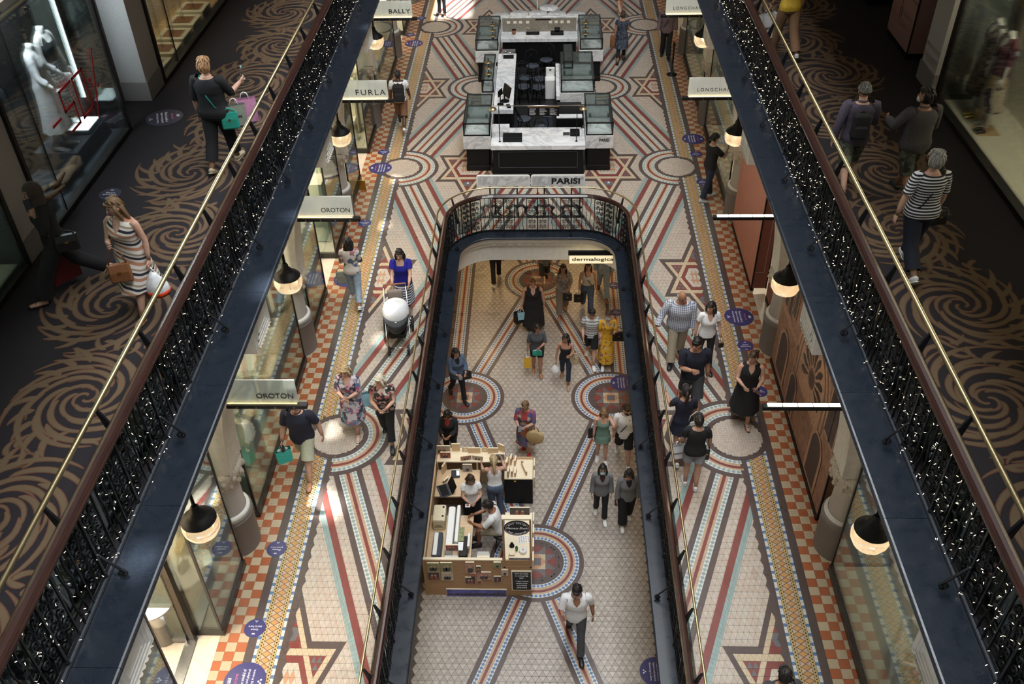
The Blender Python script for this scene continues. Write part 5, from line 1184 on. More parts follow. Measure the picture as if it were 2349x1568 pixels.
t = thing('stool','low black stool under the seated man in the stall','stool',(-.72,12.22,ZL)); MB().lathe([(0,.44),(.17,.44),(.18,.46),(.17,.48),(0,.48)],18).build('seat','black_paint',t,True)
for a in (45,135,225,315): MB().tube([(.12*math.cos(R(a)),.12*math.sin(R(a)),.44),(.17*math.cos(R(a)),.17*math.sin(R(a)),0)],.012,6).build('leg','iron',t)
# ------------------------------------------------------------------ gallery carpets: scrolling leaf pattern woven in tan with rust outlines
def leaf_shape(spine, w):
    """polygon strip (quads) along a spine with widths w[i]"""
    L, Rr = [], []
    for i, p in enumerate(spine):
        a = spine[max(i-1,0)]; b = spine[min(i+1,len(spine)-1)]; dx, dy = b[0]-a[0], b[1]-a[1]; l = math.hypot(dx,dy) or 1; nx, ny = -dy/l, dx/l
        L.append((p[0]+nx*w[i], p[1]+ny*w[i])); Rr.append((p[0]-nx*w[i], p[1]-ny*w[i]))
    return L, Rr
def carpet(s, side, par):
    cnt = [0]
    tan, rust = MB(), MB(); lim = lambda x: 3.78 <= x <= 6.05
    def leaf(spine, wmax, skew=.6):
        n = len(spine)
        if not all(lim(p[0]) for p in spine): return
        w = [wmax*math.sin(PI*((i/(n-1))**skew))**.8+.0008 for i in range(n)]
        cnt[0] += 1; zj = (cnt[0] % 97)*.000012
        for mb, ww, z in ((rust, [a+.009 for a in w], ZG+.0012), (tan, [max(a-.003,.0005) for a in w], ZG+.0024)):
            L, Rr = leaf_shape(spine, ww)
            for i in range(n-1):
                q = [L[i],L[i+1],Rr[i+1],Rr[i]]; q = [(s*x, y, z+zj) for x, y in q]
                mb.face(q if s < 0 else q[::-1])
    r2 = random.Random(11+s)
    k = 0; y = 2.4
    while y < 33:
        cx = 5.08 if k % 2 == 0 else 4.80; sg = 1 if k % 2 == 0 else -1; ph = r2.uniform(0,6)
        for nb, r0, r1, sweep, wm in ((2,.03,.20,4.2,.015),(4,.12,.40,3.0,.024),(7,.28,.64,2.2,.030),(10,.48,.88,1.5,.034)):
            for b in range(nb):
                a0 = ph+2*PI*b/nb+r2.uniform(-.12,.12); n = 14; rr = r1*r2.uniform(.9,1.06)
                sp = [(cx+(r0+(rr-r0)*(t/n)**.9)*math.cos(a0+sg*sweep*t/n), y+1.0*(r0+(rr-r0)*(t/n)**.9)*math.sin(a0+sg*sweep*t/n)) for t in range(n+1)]
                while sp and not lim(sp[-1][0]): sp.pop()
                if len(sp) > 4: leaf(sp, wm)
        # acanthus fans on the shop side and flowing stems on the rail side
        for b in range(9):
            a = -1.25+b*.31; n = 8; L = r2.uniform(.30,.42); bx, by = cx+.50*math.cos(a), y+.62*math.sin(a)
            sp = [(bx+L*t/n*math.cos(a+sg*.55*(t/n)), by+L*t/n*math.sin(a+sg*.55*(t/n))) for t in range(n+1)]
            while sp and not lim(sp[-1][0]): sp.pop()
            if len(sp) > 4: leaf(sp, .036)
        for b in range(8):
            n = 9; y0 = y-.8+b*.2; x0 = 3.84+r2.uniform(0,.28); L = r2.uniform(.4,.62); cv = r2.uniform(.2,.5)*sg
            sp = [(x0+.25*(t/n)**2*(1 if b%2 else .5), y0+L*t/n) if True else 0 for t in range(n+1)]; leaf(sp, .026)
        for b in range(7):
            n = 8; a = r2.uniform(0,6.28); x0 = cx+r2.uniform(-.6,.5); y0 = y+.82+r2.uniform(-.14,.14); L = r2.uniform(.2,.34)
            sp = [(x0+L*t/n*math.cos(a+.9*t/n), y0+L*t/n*math.sin(a+.9*t/n)) for t in range(n+1)]
            leaf(sp, .028)
        y += 1.63; k += 1
    o = rust.build('carpet_outline', 'carpet_rust', par); o['kind'] = 'stuff'; o = tan.build('carpet_leaves', 'carpet_tan', par); o['kind'] = 'stuff'
for s, side in ((-1,'left'),(1,'right')): carpet(s, side, bpy.data.objects['floor_gallery_'+side])
# ------------------------------------------------------------------ round floor stickers
def sticker(x, y, z, r, rz, lines, label, mat='sticker_navy', pink=None):
    t = thing('floor_sticker', label, 'sticker', (x,y,z), rz, 'navy floor stickers'); MB().lathe([(0,.0025),(r-.004,.0025),(r,.0)],40).build('disc',mat,t)
    cr = MB(); h = r*.10; yb = r*(.68 if pink else .56)
    for k in range(4): cr.prism([(-h*1.2+k*h*.7,0),(-h*.7+k*h*.7,0),(-h*.85+k*h*.8,h*1.4),(-h*1.15+k*h*.8,h*1.4)],.003,.0036,Matrix.Translation((-.0,yb,0)))
    cr.box(-h*1.3,h*1.5,yb-h*.25,yb-h*.05,.003,.0036); cr.build('crown_mark','print_white',t)
    if pink: fit_text(pink, r*.75, r*.11, 'print_pink', t, (0,r*.42,.003), (0,0,0), depth=.0006)
    n = len(lines)
    for i, tx in enumerate(lines): fit_text(tx, r*1.25*min(1,len(tx)/14 if pink else len(tx)/9), r*(.15 if pink else .22), 'print_white', t, (0,(r*.12-i*r*.24) if pink else (r*.16-i*r*.30),.003), (0,0,0), depth=.0006)
    lg = MB(); lg.lathe([(.0,.003),(r*.05,.003)],10,c=(0,-r*.66,0)); lg.lathe([(.0,.003),(r*.05,.003)],10,c=(-r*.09,-r*.76,0)); lg.lathe([(.0,.003),(r*.05,.003)],10,c=(r*.09,-r*.76,0)); lg.build('people_mark','print_white',t)
BIG = ['Please be mindful of','hygiene and physical','distancing in-store.']
Q1, Q2 = ['Please','queue here'], ['Queue','starts here']
ZF = .0062
for x,y,lb in ((-4.13,21.68,'large navy floor sticker at the left medallion below the kiosk'),(-4.15,30.03,'large navy floor sticker far up the left border'),(-4.19,16.72,'large navy floor sticker under the woman in floral blouse'),(-4.06,7.02,'large navy floor sticker at the bottom left of the floor')): sticker(x,y,ZF,.30,PI/2,BIG,lb,pink='WELCOME')
for x,y,tx,rz,lb in ((-4.16,22.56,Q1,PI,'small navy sticker beyond the left medallion sticker'),(-4.36,30.79,Q1,PI,'small navy sticker beside the far left shop windows'),(-4.15,19.01,Q1,PI,'small navy sticker by the third left column border'),(-4.12,9.34,Q1,PI,'small navy sticker beside the nearest left column'),(-4.12,7.88,Q2,PI,'small navy sticker beside the nearest left shop window'),(-4.13,32.3,Q2,PI,'small navy sticker in the sunlit far left corner'),(4.17,22.35,Q2,0,'small navy sticker right of the kiosk'),(4.15,20.87,Q1,0,'small navy sticker by the phone man\'s feet'),(4.16,14.43,Q2,0,'small navy sticker near the second right column'),(4.19,13.09,Q1,0,'small navy sticker beside the woman in black dress')): sticker(x,y,ZF,.16,rz,tx,lb)
for x,y,lb in ((4.19,23.19,'large navy sticker on the right border beside the phone man'),(4.18,15.36,'large navy sticker on the right, behind woman in white blouse')): sticker(x,y,ZF,.30,-PI/2,BIG,lb,pink='WELCOME')
for x,y,lb in ((2.1,17.31,'large navy sticker on the lower floor at the right medallion'),(2.21,9.43,'large navy sticker on lower floor at the bottom right')): sticker(x,y,ZL+ZF,.30,-PI/2,BIG,lb,pink='WELCOME')
for x,y,lb in ((2.12,21.4,'small navy sticker on the lower floor, farther one by the jeans'),(2.11,20.16,'small navy sticker on the lower floor behind the yellow dress')): sticker(x,y,ZL+ZF,.16,0,Q1,lb)
sticker(-6.07,14.01,ZG+.003,.30,-PI/2+.35,BIG,'large dark sticker on the left gallery carpet','sticker_dark','WELCOME'); sticker(-6.09,11.58,ZG+.003,.16,0,Q1,'small dark sticker on the left gallery carpet behind striped dress','sticker_dark')
# ------------------------------------------------------------------ gallery shopfronts
for s, side in ((-1,'left'),(1,'right')):
    for k, y in enumerate((5.2,10.1,15.0,19.9,24.8,29.7)):
        if s > 0 and y == 10.1: continue
        o = bpy.data.objects.new('trim_pier_%s' % side, None); C.objects.link(o); o.location = (s*6.5, y, ZG); o['kind'] = 'structure'
        MB().box(*sorted((0,s*.9)),-.33,.33,0,4.7).build('pier','stucco_grey',o); MB().box(*sorted((-s*.02,s*.9)),-.35,.35,0,.32).build('pier_plinth','stone_base',o)
    struct('wall_gallery_%s' % side, MB().box(*sorted((s*6.45,s*7.5)),1.5,40,8.35,9.95), 'stucco_grey')
def gal_window(s, y0, y1, label, floor_mat, back_mat, gm='clear_glass', depth=.95, light=None, col=(1,1,1), sill=.05):
    t = thing('gallery_window', label, 'shop window', (s*6.47,(y0+y1)/2,ZG), 0, 'gallery shop windows'); h = (y1-y0)/2; X = lambda a,b: sorted((s*a,s*b))
    MB().box(*X(-.02,.12),-h,h,0,sill+.02).build('sill','dark_frame',t); MB().box(*X(.1,depth),-h,h,0,sill).build('display_floor',floor_mat,t); MB().box(*X(depth-.02,depth+.0),-h,h,sill,3.1).build('back_wall',back_mat,t)
    MB().box(*X(0,.012),-h,h,sill,3.0).build('front_pane',gm,t)
    for e in (-1,1): MB().box(*X(0,depth),*sorted((e*h,e*(h-.012))),sill,3.0).build('end_pane',gm,t); MB().box(*X(-.02,.05),*sorted((e*(h+.03),e*(h-.03))),0,3.1).build('frame_post','dark_frame',t)
    MB().box(*X(-.02,.05),-h,h,2.98,3.15).box(*X(.05,depth),-h,h,3.05,3.15).build('head','dark_frame',t); MB().box(*X(-.004,.016),-h*.62-.004,-h*.62+.004,sill,3.0).build('pane_joint','dark_frame',t)
    if light: area_light('window_light',(s*(6.47+depth*.5),(y0+y1)/2,ZG+3.0),depth*.6,(y1-y0)*.8,light,col)
    return t
t = gal_window(-1,10.45,13.55,'dark boutique window with red sale lettering on the left gallery','iron_grey','black_paint',light=300,col=(.85,.93,1.0))
for a,b,c_,d in ((11.37,11.62,6.36,6.45),):
    pass
sg = thing('sale_lettering','red minus fifty percent lettering on the left gallery window','lettering',(-6.445,12.1,6.35)); 
def stroke(pts, w=.02):
    mb = MB()
    for (y0,z0),(y1,z1) in zip(pts,pts[1:]):
        dy, dz = y1-y0, z1-z0; l = math.hypot(dy,dz); ny, nz = -dz/l*w, dy/l*w; ey, ez = dy/l*w, dz/l*w
        mb.add([(.0,y0-ey+ny,z0-ez+nz),(.0,y0-ey-ny,z0-ez-nz),(.0,y1+ey-ny,z1+ez-nz),(.0,y1+ey+ny,z1+ez+nz),(.003,y0-ey+ny,z0-ez+nz),(.003,y0-ey-ny,z0-ez-nz),(.003,y1+ey-ny,z1+ez-nz),(.003,y1+ey+ny,z1+ez+nz)],[(0,1,2,3),(7,6,5,4),(0,4,5,1),(1,5,6,2),(2,6,7,3),(3,7,4,0)])
    return mb
for nm, pts in (('minus',[(-.72,.0),(-.48,.0)]),('five',[(.08,.30),(-.30,.30),(-.30,.02),(.0,.02),(.0,-.28),(-.28,-.28)]),('zero',[(.14,-.28),(.14,.30),(.48,.30),(.48,-.28),(.14,-.28)]),('slash',[(.55,-.48),(.95,.40)])): stroke(pts).build(nm,'sale_red',sg)
for y,z in ((.62,.08),(.84,-.1)): MB().box(0,.003,y-.03,y+.03,z-.025,z+.025).build('dot','sale_red',sg)
t = thing('display_step','dark step with a bright lamp box under the left gallery mannequins','plinth',(-7.0,12.75,ZG+.05)); MB().bbox(-.35,.3,-.55,.65,0,.28,.01).build('step','iron_grey',t); MB().bbox(-.05,.28,.0,.55,.28,.34,.01).build('lamp_box','iron_grey',t); MB().box(-.02,.25,.05,.5,.34,.346).build('light_panel','strip_light',t)
t = thing('light_tube','tall white light tube at the end of the left gallery window','lamp',(-6.95,13.4,ZG+.05)); MB().tube([(0,0,.6),(0,0,2.9)],.018,8).build('tube','strip_light',t); MB().box(-.03,.03,.01,.04,.5,2.95).build('channel','dark_frame',t)
t = thing('driftwood','brown driftwood log lying in the left gallery window','driftwood',(-6.75,11.75,ZG+.05)); plain('driftwood_m',(.16,.10,.055),.8,var=.4,scale=14,bmp=.02); MB().tube([(0,-.3,.12),(.03,-.1,.15),(-.02,.1,.12),(.04,.3,.16),(.0,.5,.2)],[(.06,.05),(.10,.09),(.09,.08),(.11,.09),(.05,.04)],9).build('log','driftwood_m',t,True); MB().tube([(0,.2,.15),(.1,.3,.3)],[.05,.02],7).build('branch','driftwood_m',t,True)
t = thing('antler_pile','tangle of brown horns and roots in the left gallery window','driftwood',(-6.85,10.75,ZG+.30)); mb = MB()
MB().bbox(-.25,.25,-.25,.4,-.25,0,.02).build('dark_crate','iron_grey',t)
for k in range(7):
    a = rnd.uniform(0,6.28); p0 = Vector((rnd.uniform(-.12,.12),rnd.uniform(-.12,.3),.08)); pts = [p0+Vector((.16*t_*math.cos(a+t_*.8),.16*t_*math.sin(a+t_*.8),.10*t_-.02*t_*t_)) for t_ in range(4)]; mb.tube(pts,[.06,.055,.045,.02],8)
mb.build('horns','driftwood_m',t,True)
hr = thing('clothes_rail','rail of dark hanging clothes behind the left gallery glass','clothes rail',(-7.25,11.1,ZG+.05)); MB().tube([(0,-.6,1.75),(0,.75,1.75)],.014,8).build('rail','steel',hr,True)
for k in range(14): 
    y = -.5+k*.085; MB().prism([(-.2,0),(.2,0),(.16,.75),(.05,.95),(-.05,.95),(-.16,.75)],-.012,.012,Matrix.Translation((0,y,.75)) @ Matrix(((1,0,0,0),(0,0,1,0),(0,1,0,0),(0,0,0,1)))).build('garment','cloth_dark' if k%3 else 'cloth_navy',hr) if False else MB().prism([(-.2,0),(.2,0),(.16,.75),(.05,.95),(-.05,.95),(-.16,.75)],-.012,.012,Matrix.Translation((0,y,.75)) @ Matrix(((1,0,0,0),(0,0,1,0),(0,1,0,0),(0,0,0,1)))).build('garment','black_paint' if k%3 else 'iron_grey',hr)
t = thing('shop_door','pale recessed doorway with dark frame on the left gallery','door',(-7.0,14.15,ZG)); MB().box(-.5,-.45,-.55,.5,0,3.0).build('pale_wall','stucco_white',t); MB().box(-.05,.05,-.57,-.5,0,3.0).box(-.05,.05,.45,.52,0,3.0).build('door_frame','dark_frame',t); MB().box(-.05,.05,-.5,.45,0,.06).build('threshold','bronze_frame',t); MB().box(-.03,-.02,-.5,.45,.06,2.9).build('door_glass','shop_glass',t); c_ = MB().box(-.005,.0,-.38,-.14,1.2,1.6).build('notice','sticker_dark',t); fit_text('19',.08,.09,'print_white',c_,(.003,-.26,1.45),(PI/2,0,PI/2))
gal_window(-1,15.35,19.55,'warm lit window with wooden display blocks on the left gallery','oak','shop_wall',light=110,col=(1,.82,.55))
for i,y in enumerate((15.9,16.55,17.2,17.85,18.5)):
    t = thing('display_block','low cream display block with dark inset, %s in warm left gallery window' % ('nearest','second','third','fourth','fifth')[i],'plinth',(-6.85,y,ZG+.05),0,'blocks in the warm window'); MB().bbox(-.26,.26,-.28,.28,0,.08+.02*i,.006).build('block','shop_cream',t); MB().box(-.18,.18,-.17,.17,.08+.02*i,.085+.02*i).build('inset','leather_brown',t); MB().tube([(0,0,.08),(0,0,1.2)],.012,8).lathe([(.0,1.2),(.08,1.2),(.08,1.22),(0,1.22)],14).build('stand','steel',t,True)
t = gal_window(-1,5.55,9.75,'window with pale floor and green tinted glass at the left edge of gallery','shop_cream','plinth_mint','dark_glass',light=90,col=(1,.9,.75))
t = gal_window(1,5.55,14.35,'long boutique window with pale floor on the right gallery','linen','stucco',light=150,col=(1,.86,.62),depth=1.02)
bw = thing('wall_lettering','mint green word lettering on the back wall of right gallery window','lettering',(7.46,12.9,ZG+.9))
plain('mint_letter',(.18,.38,.32),.6)
for tx,z in (('GET IT BEFORE',.35),("IT'S GONE",-.05)): fit_text(tx,1.5,.2,'mint_letter',bw,(0,0,z),(PI/2,0,-PI/2),bold=.03)
for y0,y1,lb in ((16.03,17.27,'dusky pink hoarding box with small logo on the right gallery'),(18.7,19.5,'farther dusky pink hoarding box on the right gallery')):
    t = thing('pink_hoarding', lb, 'hoarding', (6.5,(y0+y1)/2,ZG), 0, 'gallery hoardings'); h = (y1-y0)/2; plain('pink_dusky',(.34,.19,.165),.5,var=.05,scale=4) if 'pink_dusky' not in M else None
    MB().box(0,.5,-h,h,.12,3.0).build('box','pink_dusky',t); MB().box(.02,.5,-h+.02,h-.02,0,.12).build('base','black_paint',t)
    for yy in (-h,h): MB().box(-.008,.012,yy-.012,yy+.012,.12,3.0).build('edge_trim','black_paint',t)
    MB().box(-.004,0,-h,h,.95,.957).build('seam','black_paint',t); MB().tube([(-.003,.1+.05*math.cos(a),.6+.09*math.sin(a)) for a in [2*PI*k/14 for k in range(14)]],.004,4,closed=True).tube([(-.003,.08,.68),(-.003,.12,.80)],.006,4).build('logo','print_black',t); fit_text('COMING SOON',.5,.04,'print_black',t,(-.003,0,1.35),(PI/2,0,-PI/2))
# ------------------------------------------------------------------ people
def skin_mat(name, col):
    m, nt, b = base_mat(name, col, .5); v = coords(nt); nt.links.new(ramp(nt, noise(nt, v, 25, 3), [(.3, tuple(c*.9 for c in col)), (.7, tuple(min(1,c*1.08) for c in col))]), b.inputs['Base Color'])
    b.inputs['Subsurface Weight'].default_value = .06; b.inputs['Subsurface Radius'].default_value = (.01,.004,.002)
for n_, c_ in (('skin_fair',(.56,.33,.24)),('skin_mid',(.44,.23,.15)),('skin_tan',(.36,.17,.10)),('skin_dark',(.07,.035,.022))): skin_mat(n_, c_)
def hair_mat(name, a, b_):
    m, nt, b = base_mat(name, a, .45); v = coords(nt, (60,60,7)); nt.links.new(ramp(nt, noise(nt, v, 2.5, 4), [(.3, a), (.7, b_)]), b.inputs['Base Color']); bump(nt, b, noise(nt, v, 2.5, 4), .004, .6)
for n_, a, b_ in (('hair_black',(.006,.005,.006),(.018,.014,.013)),('hair_brown',(.022,.011,.006),(.07,.035,.018)),('hair_light',(.12,.065,.03),(.26,.16,.075)),('hair_blonde',(.34,.23,.11),(.62,.48,.28)),('hair_strawberry',(.40,.21,.10),(.66,.40,.22)),('hair_red',(.14,.05,.02),(.28,.11,.045)),('hair_grey',(.22,.22,.21),(.52,.51,.49)),('hair_cream',(.50,.44,.33),(.74,.68,.55))): hair_mat(n_, a, b_)
def cloth(name, col, rough=.85, var=.12): return plain(name, col, rough, var=var, scale=40, bmp=.0015)
for n_, c_ in (('cl_black',(.010,.010,.012)),('cl_navy',(.012,.014,.032)),('cl_darknavy',(.008,.010,.022)),('cl_white',(.78,.78,.79)),('cl_offwhite',(.66,.64,.58)),('cl_royal',(.012,.012,.26)),('cl_khaki',(.42,.36,.26)),('cl_sage',(.52,.54,.40)),('cl_brown',(.16,.075,.04)),('cl_tanpants',(.27,.15,.085)),('cl_charcoal',(.045,.047,.052)),('cl_grey',(.17,.175,.18)),('cl_midgrey',(.28,.28,.29)),('cl_greyshirt',(.085,.08,.085)),('cl_mauve',(.16,.11,.115)),('cl_green',(.16,.27,.22)),('cl_taupe',(.23,.19,.16)),('cl_red',(.28,.02,.025)),('cl_teal',(.02,.32,.24)),('cl_mint',(.06,.50,.42)),('cl_hijab',(.075,.058,.052)),('cl_greengrey',(.30,.32,.27)),('cl_maroon',(.05,.012,.016)),('cl_beige',(.52,.42,.29))): cloth(n_, c_)
def denim(name, col):
    m, nt, b = base_mat(name, col, .85); v = coords(nt); nt.links.new(ramp(nt, noise(nt, v, 14, 5, .7), [(.3, tuple(c*.7 for c in col)), (.75, tuple(min(1,c*1.35) for c in col))]), b.inputs['Base Color'])
denim('denim_mid', (.085,.12,.19)); denim('denim_light', (.30,.39,.48)); denim('denim_dark', (.022,.032,.06)); denim('denim_grey', (.06,.062,.07))
def stripes(name, stops, period, axis=2, rot=None):
    """flat woven stripes: stops=[(pos,col)] over one period (metres)"""
    m, nt, b = base_mat(name, stops[0][1], .85); v = coords(nt, 1.0, True, rot); sp = nd(nt,'ShaderNodeSeparateXYZ'); nt.links.new(v, sp.inputs[0])
    a = nd(nt,'ShaderNodeMath',operation='DIVIDE'); a.inputs[1].default_value = period; nt.links.new(sp.outputs[axis], a.inputs[0]); f = nd(nt,'ShaderNodeMath',operation='FRACT'); nt.links.new(a.outputs[0], f.inputs[0])
    nt.links.new(ramp(nt, f.outputs[0], stops, 'CONSTANT'), b.inputs['Base Color'])
stripes('st_bw', [(0,(.010,.011,.02)),(.52,(.74,.74,.74))], .036); stripes('st_grey', [(0,(.62,.61,.58)),(.6,(.20,.21,.23))], .075); stripes('st_skirt', [(0,(.7,.7,.72)),(.5,(.03,.035,.08))], .05); stripes('st_charcoal', [(0,(.04,.045,.052)),(.55,(.10,.105,.115))], .02)
stripes('st_dress', [(0,(.74,.70,.64)),(.22,(.50,.24,.15)),(.42,(.74,.70,.64)),(.58,(.025,.025,.04)),(.75,(.70,.66,.6)),(.88,(.35,.27,.2))], .17, 2, (0,.30,0))
def check(name, a, b_, c_, period=.03):
    m, nt, b = base_mat(name, a, .85); v = coords(nt); sp = nd(nt,'ShaderNodeSeparateXYZ'); nt.links.new(v, sp.inputs[0]); outs = []
    for ax in (0, 2):
        d = nd(nt,'ShaderNodeMath',operation='DIVIDE'); d.inputs[1].default_value = period; nt.links.new(sp.outputs[ax], d.inputs[0]); f = nd(nt,'ShaderNodeMath',operation='FRACT'); nt.links.new(d.outputs[0], f.inputs[0]); g = nd(nt,'ShaderNodeMath',operation='LESS_THAN'); g.inputs[1].default_value = .34; nt.links.new(f.outputs[0], g.inputs[0]); outs.append(g.outputs[0])
    ad = nd(nt,'ShaderNodeMath',operation='ADD'); nt.links.new(outs[0], ad.inputs[0]); nt.links.new(outs[1], ad.inputs[1]); dv = nd(nt,'ShaderNodeMath',operation='MULTIPLY'); dv.inputs[1].default_value = .5; nt.links.new(ad.outputs[0], dv.inputs[0])
    nt.links.new(ramp(nt, dv.outputs[0], [(0,a),(.4,b_),(.9,c_)], 'CONSTANT'), b.inputs['Base Color'])
check('ck_blue', (.62,.63,.66), (.26,.28,.36), (.05,.06,.12), .036); check('ck_plum', (.10,.085,.12), (.055,.045,.075), (.02,.017,.03), .014); check('ck_white', (.74,.74,.75), (.04,.04,.045), (.03,.03,.035), .05)
def floral(name, base, cols, scale=14, amount=.5):
    m, nt, b = base_mat(name, base, .8); v = coords(nt); n = nd(nt,'ShaderNodeTexNoise'); n.inputs['Scale'].default_value = scale*.9; n.inputs['Detail'].default_value = 2; nt.links.new(v, n.inputs['Vector'])
    mxv = nd(nt,'ShaderNodeMix',data_type='RGBA'); mxv.inputs[0].default_value = .10; nt.links.new(v, mxv.inputs[6]); nt.links.new(n.outputs['Color'], mxv.inputs[7])
    vo = nd(nt,'ShaderNodeTexVoronoi'); vo.inputs['Scale'].default_value = scale; nt.links.new(mxv.outputs[2], vo.inputs['Vector']); sp = nd(nt,'ShaderNodeSeparateColor'); nt.links.new(vo.outputs['Color'], sp.inputs[0])
    st = [(0, base)]+[(amount+(1-amount)*i/len(cols), c_) for i, c_ in enumerate(cols)]
    nt.links.new(ramp(nt, sp.outputs[0], st, 'CONSTANT'), b.inputs['Base Color'])
floral('fl_dress', (.55,.50,.52), [(.35,.10,.18),(.10,.16,.32),(.06,.06,.09),(.55,.28,.34),(.16,.26,.28)], 20, .3); floral('fl_black', (.02,.018,.018), [(.55,.42,.34),(.35,.12,.12),(.6,.55,.48),(.18,.16,.13)], 20, .45); floral('fl_blouse', (.70,.64,.58), [(.10,.14,.22),(.35,.16,.18),(.12,.18,.10)], 11, .72); floral('fl_yellow', (.72,.40,.02), [(.35,.10,.06),(.6,.5,.35),(.12,.14,.12)], 24, .72); floral('fl_patch', (.10,.10,.16), [(.38,.05,.05),(.20,.07,.18),(.45,.36,.30),(.06,.08,.20),(.30,.10,.04)], 9, .2); floral('fl_grey', (.30,.27,.25), [(.45,.42,.38),(.12,.11,.11)], 34, .5); floral('fl_navy', (.012,.016,.035), [(.09,.11,.15)], 45, .6)
floral('camo', (.045,.052,.035), [(.09,.085,.06),(.02,.022,.018),(.12,.12,.09)], 16, .4); floral('fl_skirtdark', (.05,.045,.045), [(.22,.18,.15),(.10,.08,.08)], 16, .5); floral('fl_skirtpale', (.50,.42,.34), [(.05,.04,.06),(.42,.30,.20)], 9, .6); floral('fl_maroon', (.05,.012,.03), [(.16,.03,.06)], 50, .6)
floral('camo_cap', (.10,.11,.10), [(.04,.045,.04),(.2,.2,.19)], 30, .4)
plain('eye', (.02,.015,.012), .2); plain('lips', (.36,.10,.09), .5); plain('mask_blue', (.30,.55,.68), .7); plain('mask_black', (.012,.012,.014), .7); plain('mannequin', (.78,.77,.74), .4); plain('straw', (.50,.36,.18), .8, var=.3, scale=90, bmp=.004); plain('plastic_white', (.80,.82,.84), .35); plain('bag_pink', (.66,.30,.50), .5); plain('bag_orange', (.75,.075,.02), .5); plain('bag_red', (.10,.008,.010), .5); plain('bag_yellow', (.72,.42,.02), .5); plain('bag_lightblue', (.30,.55,.64), .5); plain('shoe_white', (.75,.75,.74), .5); plain('shoe_black', (.012,.012,.013), .4); plain('shoe_tan', (.40,.20,.10), .5); plain('shoe_red', (.5,.03,.03), .4); plain('silver_sandal', (.6,.58,.56), .3)
NT = 36
def person(label, loc, heading, H=1.65, sex='f', build=1.0, skin='skin_fair', hair=('short','hair_brown'), top=('tee','cl_white',.5), bottom=('trousers','cl_black'), shoes=('shoe','shoe_black'), legs=((14,4),(-14,16)), arms=((8,6,20,0),(-8,6,20,0)), lean=0.0, head=(0,0), neck='crew', mask=None, glasses=None, cap=None, jacket=None, sit=False, curl=.6, strap=None, group='shoppers', mann=False):
    s = H/1.70; root = thing('mannequin' if mann else 'person', label, 'mannequin' if mann else 'person', loc, heading, group)
    fem = sex == 'f'; bd = build; hip = Vector((0,0,.88)); lean = R(lean); RL = Matrix.Rotation(-lean,3,'X')
    T = lambda p: hip+RL@(Vector(p)-hip)
    # ---- legs
    LG = []
    for e, (a, k) in zip((-1,1), legs):
        a, k = R(a), R(k); h = Vector((e*.088,0,.88)); kn = h+Vector((e*.0,math.sin(a),-math.cos(a)))*.41; an = kn+Vector((0,math.sin(a-k),-math.cos(a-k)))*.40; LG.append((h,kn,an,a-k))
    dz = -min(l[2].z-.075 for l in LG) if not sit else -min(l[2].z-.075 for l in LG)
    off = Vector((0,0,dz))
    def fin(mb, name, mats, par=root, smooth=True):
        mb.v = [((p[0])*s, (p[1])*s, (p[2]+dz)*s) for p in mb.v]; return mb.build(name, mats, par, smooth)
    # ---- arms
    shw = (.162 if fem else .188)*(1+(bd-1)*.6); AR = []
    for e, (a, b, el, inn) in zip((-1,1), arms):
        a, b, el, inn = R(a), R(b), R(el), R(inn); sh = T((e*shw,0,1.375)); u = Vector((e*math.sin(b), math.sin(a)*math.cos(b), -math.cos(a)*math.cos(b))); elb = sh+u*.275
        f = Vector((e*math.sin(b)*.5-e*math.sin(inn), math.sin(a+el)*math.cos(inn), -math.cos(a+el)*math.cos(inn))).normalized(); wr = elb+f*.245; AR.append((sh,elb,wr,f,e))
    body = MB(); lb = 1+(bd-1)*.7
    # torso of the body
    def trings(o, zs=None, bust=fem):
        out = []
        for z, rx, ry, cy in ((.80,.135,.10,0),(.86,.165,.112,-.008),(.93,.170,.115,-.012),(1.0,.148 if fem else .155,.100,-.004),(1.06,.132 if fem else .150,.094,0),(1.12,.132 if fem else .156,.096,.004),(1.18,.140 if fem else .165,.106 if fem else .104,.012),(1.23,.148 if fem else .172,.118 if fem else .108,.016 if fem else .008),(1.28,.150 if fem else .176,.110 if fem else .106,.010),(1.32,.158 if fem else .182,.098,.0),(1.36,.155 if fem else .180,.086,-.006),(1.395,.125 if fem else .145,.074,-.010),(1.42,.082,.062,-.010),(1.45,.060,.056,-.006)):
            k = bd if z < 1.34 else 1+(bd-1)*.4; kk = bd*(1.0 if z > 1.15 else 1+(bd-1)*.25)
            ring = []
            for i in range(NT):
                t = 2*PI*i/NT; c_, s_ = math.cos(t), math.sin(t); g = .86
                ring.append(T(((rx*kk+o)*math.copysign(abs(c_)**g,c_) if z < 1.34 else (rx*k+o)*c_, (ry*kk+o)*math.copysign(abs(s_)**g,s_)+cy, z)))
            out.append((z, ring))
        fine = []
        for (z0,r0),(z1,r1) in zip(out,out[1:]):
            m_ = 3 if z0 > 1.1 else 2
            for q in range(m_): fine.append((z0+(z1-z0)*q/m_, [a+(b-a)*(q/m_) for a,b in zip(r0,r1)]))
        return fine+[out[-1]]
    body.rings([r for z, r in trings(0)])
    nk0, hd0 = T((0,-.006,1.40)), T((0,.012,1.50)); body.tube([nk0, (nk0+hd0)/2, hd0], [.062,.052 if fem else .058,.052 if fem else .058], 12)
    # head
    RH = RL @ Matrix.Rotation(R(head[0]),3,'Z') @ Matrix.Rotation(R(-head[1]),3,'X'); hc = T((0,.022,1.578)) if True else None
    HD = lambda p: hc+RH@Vector(p)
